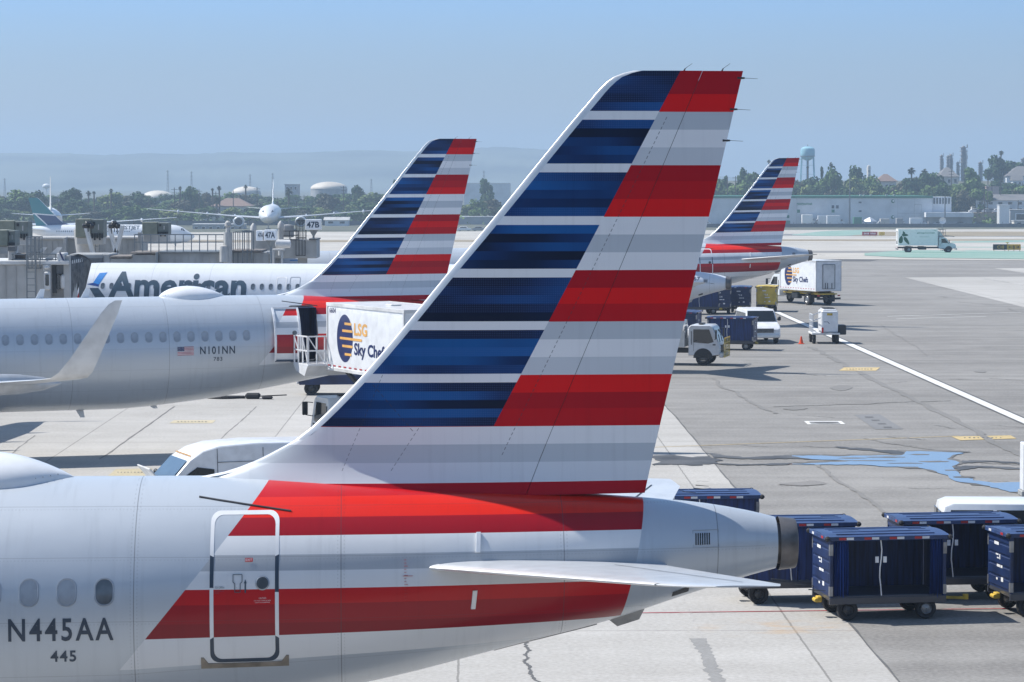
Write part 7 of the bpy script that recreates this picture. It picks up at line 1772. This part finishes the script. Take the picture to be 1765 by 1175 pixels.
NUM += ['twenty ' + x for x in NUM[:9]] + ['thirtieth'] + ['thirty ' + x for x in NUM[:9]] + ['fortieth'] + ['forty ' + x for x in NUM[:9]] + ['fiftieth'] + ['fifty ' + x for x in NUM[:9]] + ['sixtieth'] + ['sixty ' + x for x in NUM[:9]] + ['seventieth'] + ['seventy ' + x for x in NUM[:9]] + ['eightieth'] + ['eighty ' + x for x in NUM[:9]] + ['ninetieth'] + ['ninety ' + x for x in NUM[:9]] + ['hundredth'] + ['hundred and ' + x for x in NUM[:19]]
# distinct ones first
tree('big dark round topped tree right of the white storage dome', 330, 321, 372, 34, 1045, 'round', 'leaf_dark', seed=3)
tree('dark tree with a double crown above the others, right of the teal tail', 128, 327, 372, 46, 1020, 'wide', 'leaf_dark', seed=1)
tree('tall dark tree near the storage dome beside the middle striped tail', 618, 317, 360, 30, 1120, 'round', 'leaf_dark', seed=2)
tree('tall dark narrow cypress right of the blue water tower', 1416, 273, 336, 14, 1085, 'cone', 'leaf_dark', seed=1)
tree('broad green tree right of the dark cypress', 1432, 289, 338, 36, 1075, 'round', 'leaf_mid', seed=0)
tree('dark round tree left of the stone tower', 1474, 288, 334, 34, 1100, 'round', 'leaf_dark', seed=4)
tree('yellow green tree in front of the stone tower', 1475, 301, 340, 46, 1060, 'round', 'leaf_olive', seed=2)
tree('broad dark tree left of the dormer house', 1606, 296, 338, 42, 1110, 'wide', 'leaf_dark', seed=3)
tree('bright green tree below the refinery columns', 1676, 289, 340, 40, 1105, 'round', 'leaf_mid', seed=1)
tree('large dark umbrella shaped tree crowning the hill at the right', 1722, 271, 310, 40, 1200, 'wide', 'leaf_dark', seed=4)
tree('dark spreading tree on the hill right of the umbrella tree', 1750, 277, 315, 42, 1215, 'wide', 'leaf_dark', seed=0)
tree('tall dark conifer right of the big fin edge', 1282, 289, 350, 24, 1060, 'round', 'leaf_dark', seed=3)
tree('tree just right of the big fin edge, tops in a point', 1250, 290, 350, 26, 1050, 'cone', 'leaf_dark', seed=2)
tree('tree rising between the two striped tails', 838, 308, 350, 30, 1150, 'round', 'leaf_dark', seed=1)
tree('dark pine half hidden by the leading edge of the middle tail', 680, 304, 340, 14, 1150, 'cone', 'leaf_dark', seed=4)
tree('light bush in front of the sheds at the far left of the facing airliner', 305, 361, 385, 40, 960, 'wide', 'leaf_olive', seed=1)
tree('light green bushy tree in front of the pole row', 222, 355, 386, 44, 965, 'wide', 'leaf_mid', seed=2)
# belts, sorted from left to right
rnd = random.Random(21); B = []
u = -30
while u < 660:
    B.append((u + rnd.uniform(-4, 4), rnd.choice([rnd.uniform(329, 338), rnd.uniform(338, 352), rnd.uniform(340, 356)]), rnd.uniform(30, 62), rnd.uniform(1000, 1180))); u += rnd.uniform(15, 27)
u = -30
while u < 660:
    B.append((u + rnd.uniform(-4, 4), rnd.uniform(355, 368), rnd.uniform(26, 44), rnd.uniform(965, 1000))); u += rnd.uniform(26, 40)
u = -30
while u < 650:
    B.append((u + rnd.uniform(-4, 4), rnd.uniform(333, 341), rnd.uniform(26, 46), rnd.uniform(1180, 1300))); u += rnd.uniform(20, 34)
for u in (700, 720, 742, 764, 786, 806, 826, 848, 866, 886): B.append((u, rnd.uniform(338, 356), rnd.uniform(30, 40), rnd.uniform(1000, 1060)))
B.sort()
KL = ['round', 'wide', 'round', 'wide']; LM = ['leaf_mid', 'leaf_dark', 'leaf_olive', 'leaf_mid', 'leaf_brown', 'leaf_dark']
for i, (u, v, w, y) in enumerate(B): tree('%s tree from the left in the belt of trees left of the big fin' % NUM[i], u, v, 388, w, y, KL[i % 4], LM[(i * 7) % 6], seed=i)
B = []
for u in range(1200, 1360, 15): B.append((u + rnd.uniform(-4, 4), rnd.uniform(298, 322), rnd.uniform(32, 46), rnd.uniform(1020, 1060)))
for u in range(1195, 1350, 20): B.append((u + rnd.uniform(-4, 4), rnd.uniform(345, 360), rnd.uniform(28, 40), rnd.uniform(985, 1010)))
for u in range(1362, 1690, 17): B.append((u + rnd.uniform(-5, 5), rnd.uniform(302, 324), rnd.uniform(34, 52), rnd.uniform(1050, 1090)))
for u in (1648, 1662, 1676, 1690, 1706, 1735, 1752, 1772): B.append((u, rnd.uniform(322, 340), rnd.uniform(24, 36), rnd.uniform(1050, 1075)))
for u in range(1365, 1690, 23): B.append((u + rnd.uniform(-5, 5), rnd.uniform(318, 331), rnd.uniform(26, 40), rnd.uniform(1025, 1050)))
for u in range(1560, 1780, 26): B.append((u + rnd.uniform(-5, 5), rnd.uniform(303, 318), rnd.uniform(30, 44), rnd.uniform(1120, 1160)))
B.sort()
for i, (u, v, w, y) in enumerate(B): tree('%s tree from the left in the belt of trees right of the big fin' % NUM[i], u, v, 340, w, y, KL[i % 4], LM[(i * 5) % 6], seed=i + 2)
for i, (u, v, y, w, l) in enumerate(((190.5, 324, 1030, 10, 'tall slim palm standing alone left of the white dome'), (310, 320, 1050, 9, 'palm between the dome and the big round tree'), (378, 319, 1060, 10, 'palm with a small round head right of the big round tree'), (367, 323, 1050, 7, 'short palm beside a pole right of the big round tree'), (424, 317, 1080, 9, 'palm in front of the pale dome roof'), (374, 338, 1000, 16, 'shaggy low palm left of the facing airliner'), (497, 322, 1040, 17, 'bushy palm right of the facing airliner tail'), (152, 327, 1070, 12, 'ragged palm above the belt right of the teal tail'), (162, 328, 1080, 8, 'slim palm next to the ragged palm'), (1433, 278, 1120, 10, 'palm above the broad green tree'), (1572, 286, 1080, 17, 'big palm left of the dormer house'), (1594, 289, 1120, 14, 'windswept palm left of the dormer house'), (1725, 258, 1240, 11, 'palm on top of the umbrella tree hill'), (1692, 318, 1060, 18, 'shaggy palm below the bright green tree'), (1392, 285, 1150, 6, 'thin palm in front of the water tower legs'), (1326, 274, 1150, 8, 'palm top left of the farthest striped tail tip'), (1300, 298, 1080, 9, 'palm among the trees right of the big fin'))):
    palm(l, u, v, y, w, i)
gc = MB(); rr = random.Random(8)                             # scrub under the trees, beyond counting
for k in range(9000):
    x = rr.uniform(-190, 230); y = rr.uniform(985, 1100); z = gz(y, x) + rr.random() ** 2 * 3.2; s = rr.uniform(.5, 1.1)
    if -10 < x < 0: continue
    q = Matrix.Rotation(rr.random() * 6.28, 3, 'Z') @ Matrix.Rotation(rr.uniform(.4, 1.5), 3, 'X'); gc.add([Vector((x, y, z)) + q @ Vector(p) * s for p in ((-.7, -.5, 0), (.7, -.5, 0), (.5, .6, 0), (-.5, .6, 0))], [(0, 1, 2, 3)])
sc_ = gc.build('scrub', 'leaf_mid', smooth=False); sc_['kind'] = 'stuff'
# ------------------------------------------------------------------ sea air
hz = MB(); hz.box((0, 5100, 78), (13000, 10800, 190), 0)
hm = bpy.data.materials.new('sea_haze'); hm.use_nodes = True; nt = hm.node_tree; nt.nodes.clear()
pv = nt.nodes.new('ShaderNodeVolumePrincipled'); ou = nt.nodes.new('ShaderNodeOutputMaterial')
pv.inputs['Color'].default_value = (.48, .63, .80, 1); pv.inputs['Density'].default_value = .00026; pv.inputs['Anisotropy'].default_value = .15
nt.links.new(pv.outputs[0], ou.inputs['Volume']); M['sea_haze'] = hm
hzo = hz.build('haze', hm, smooth=False); hzo['kind'] = 'stuff'
hzo.display_type = 'WIRE'
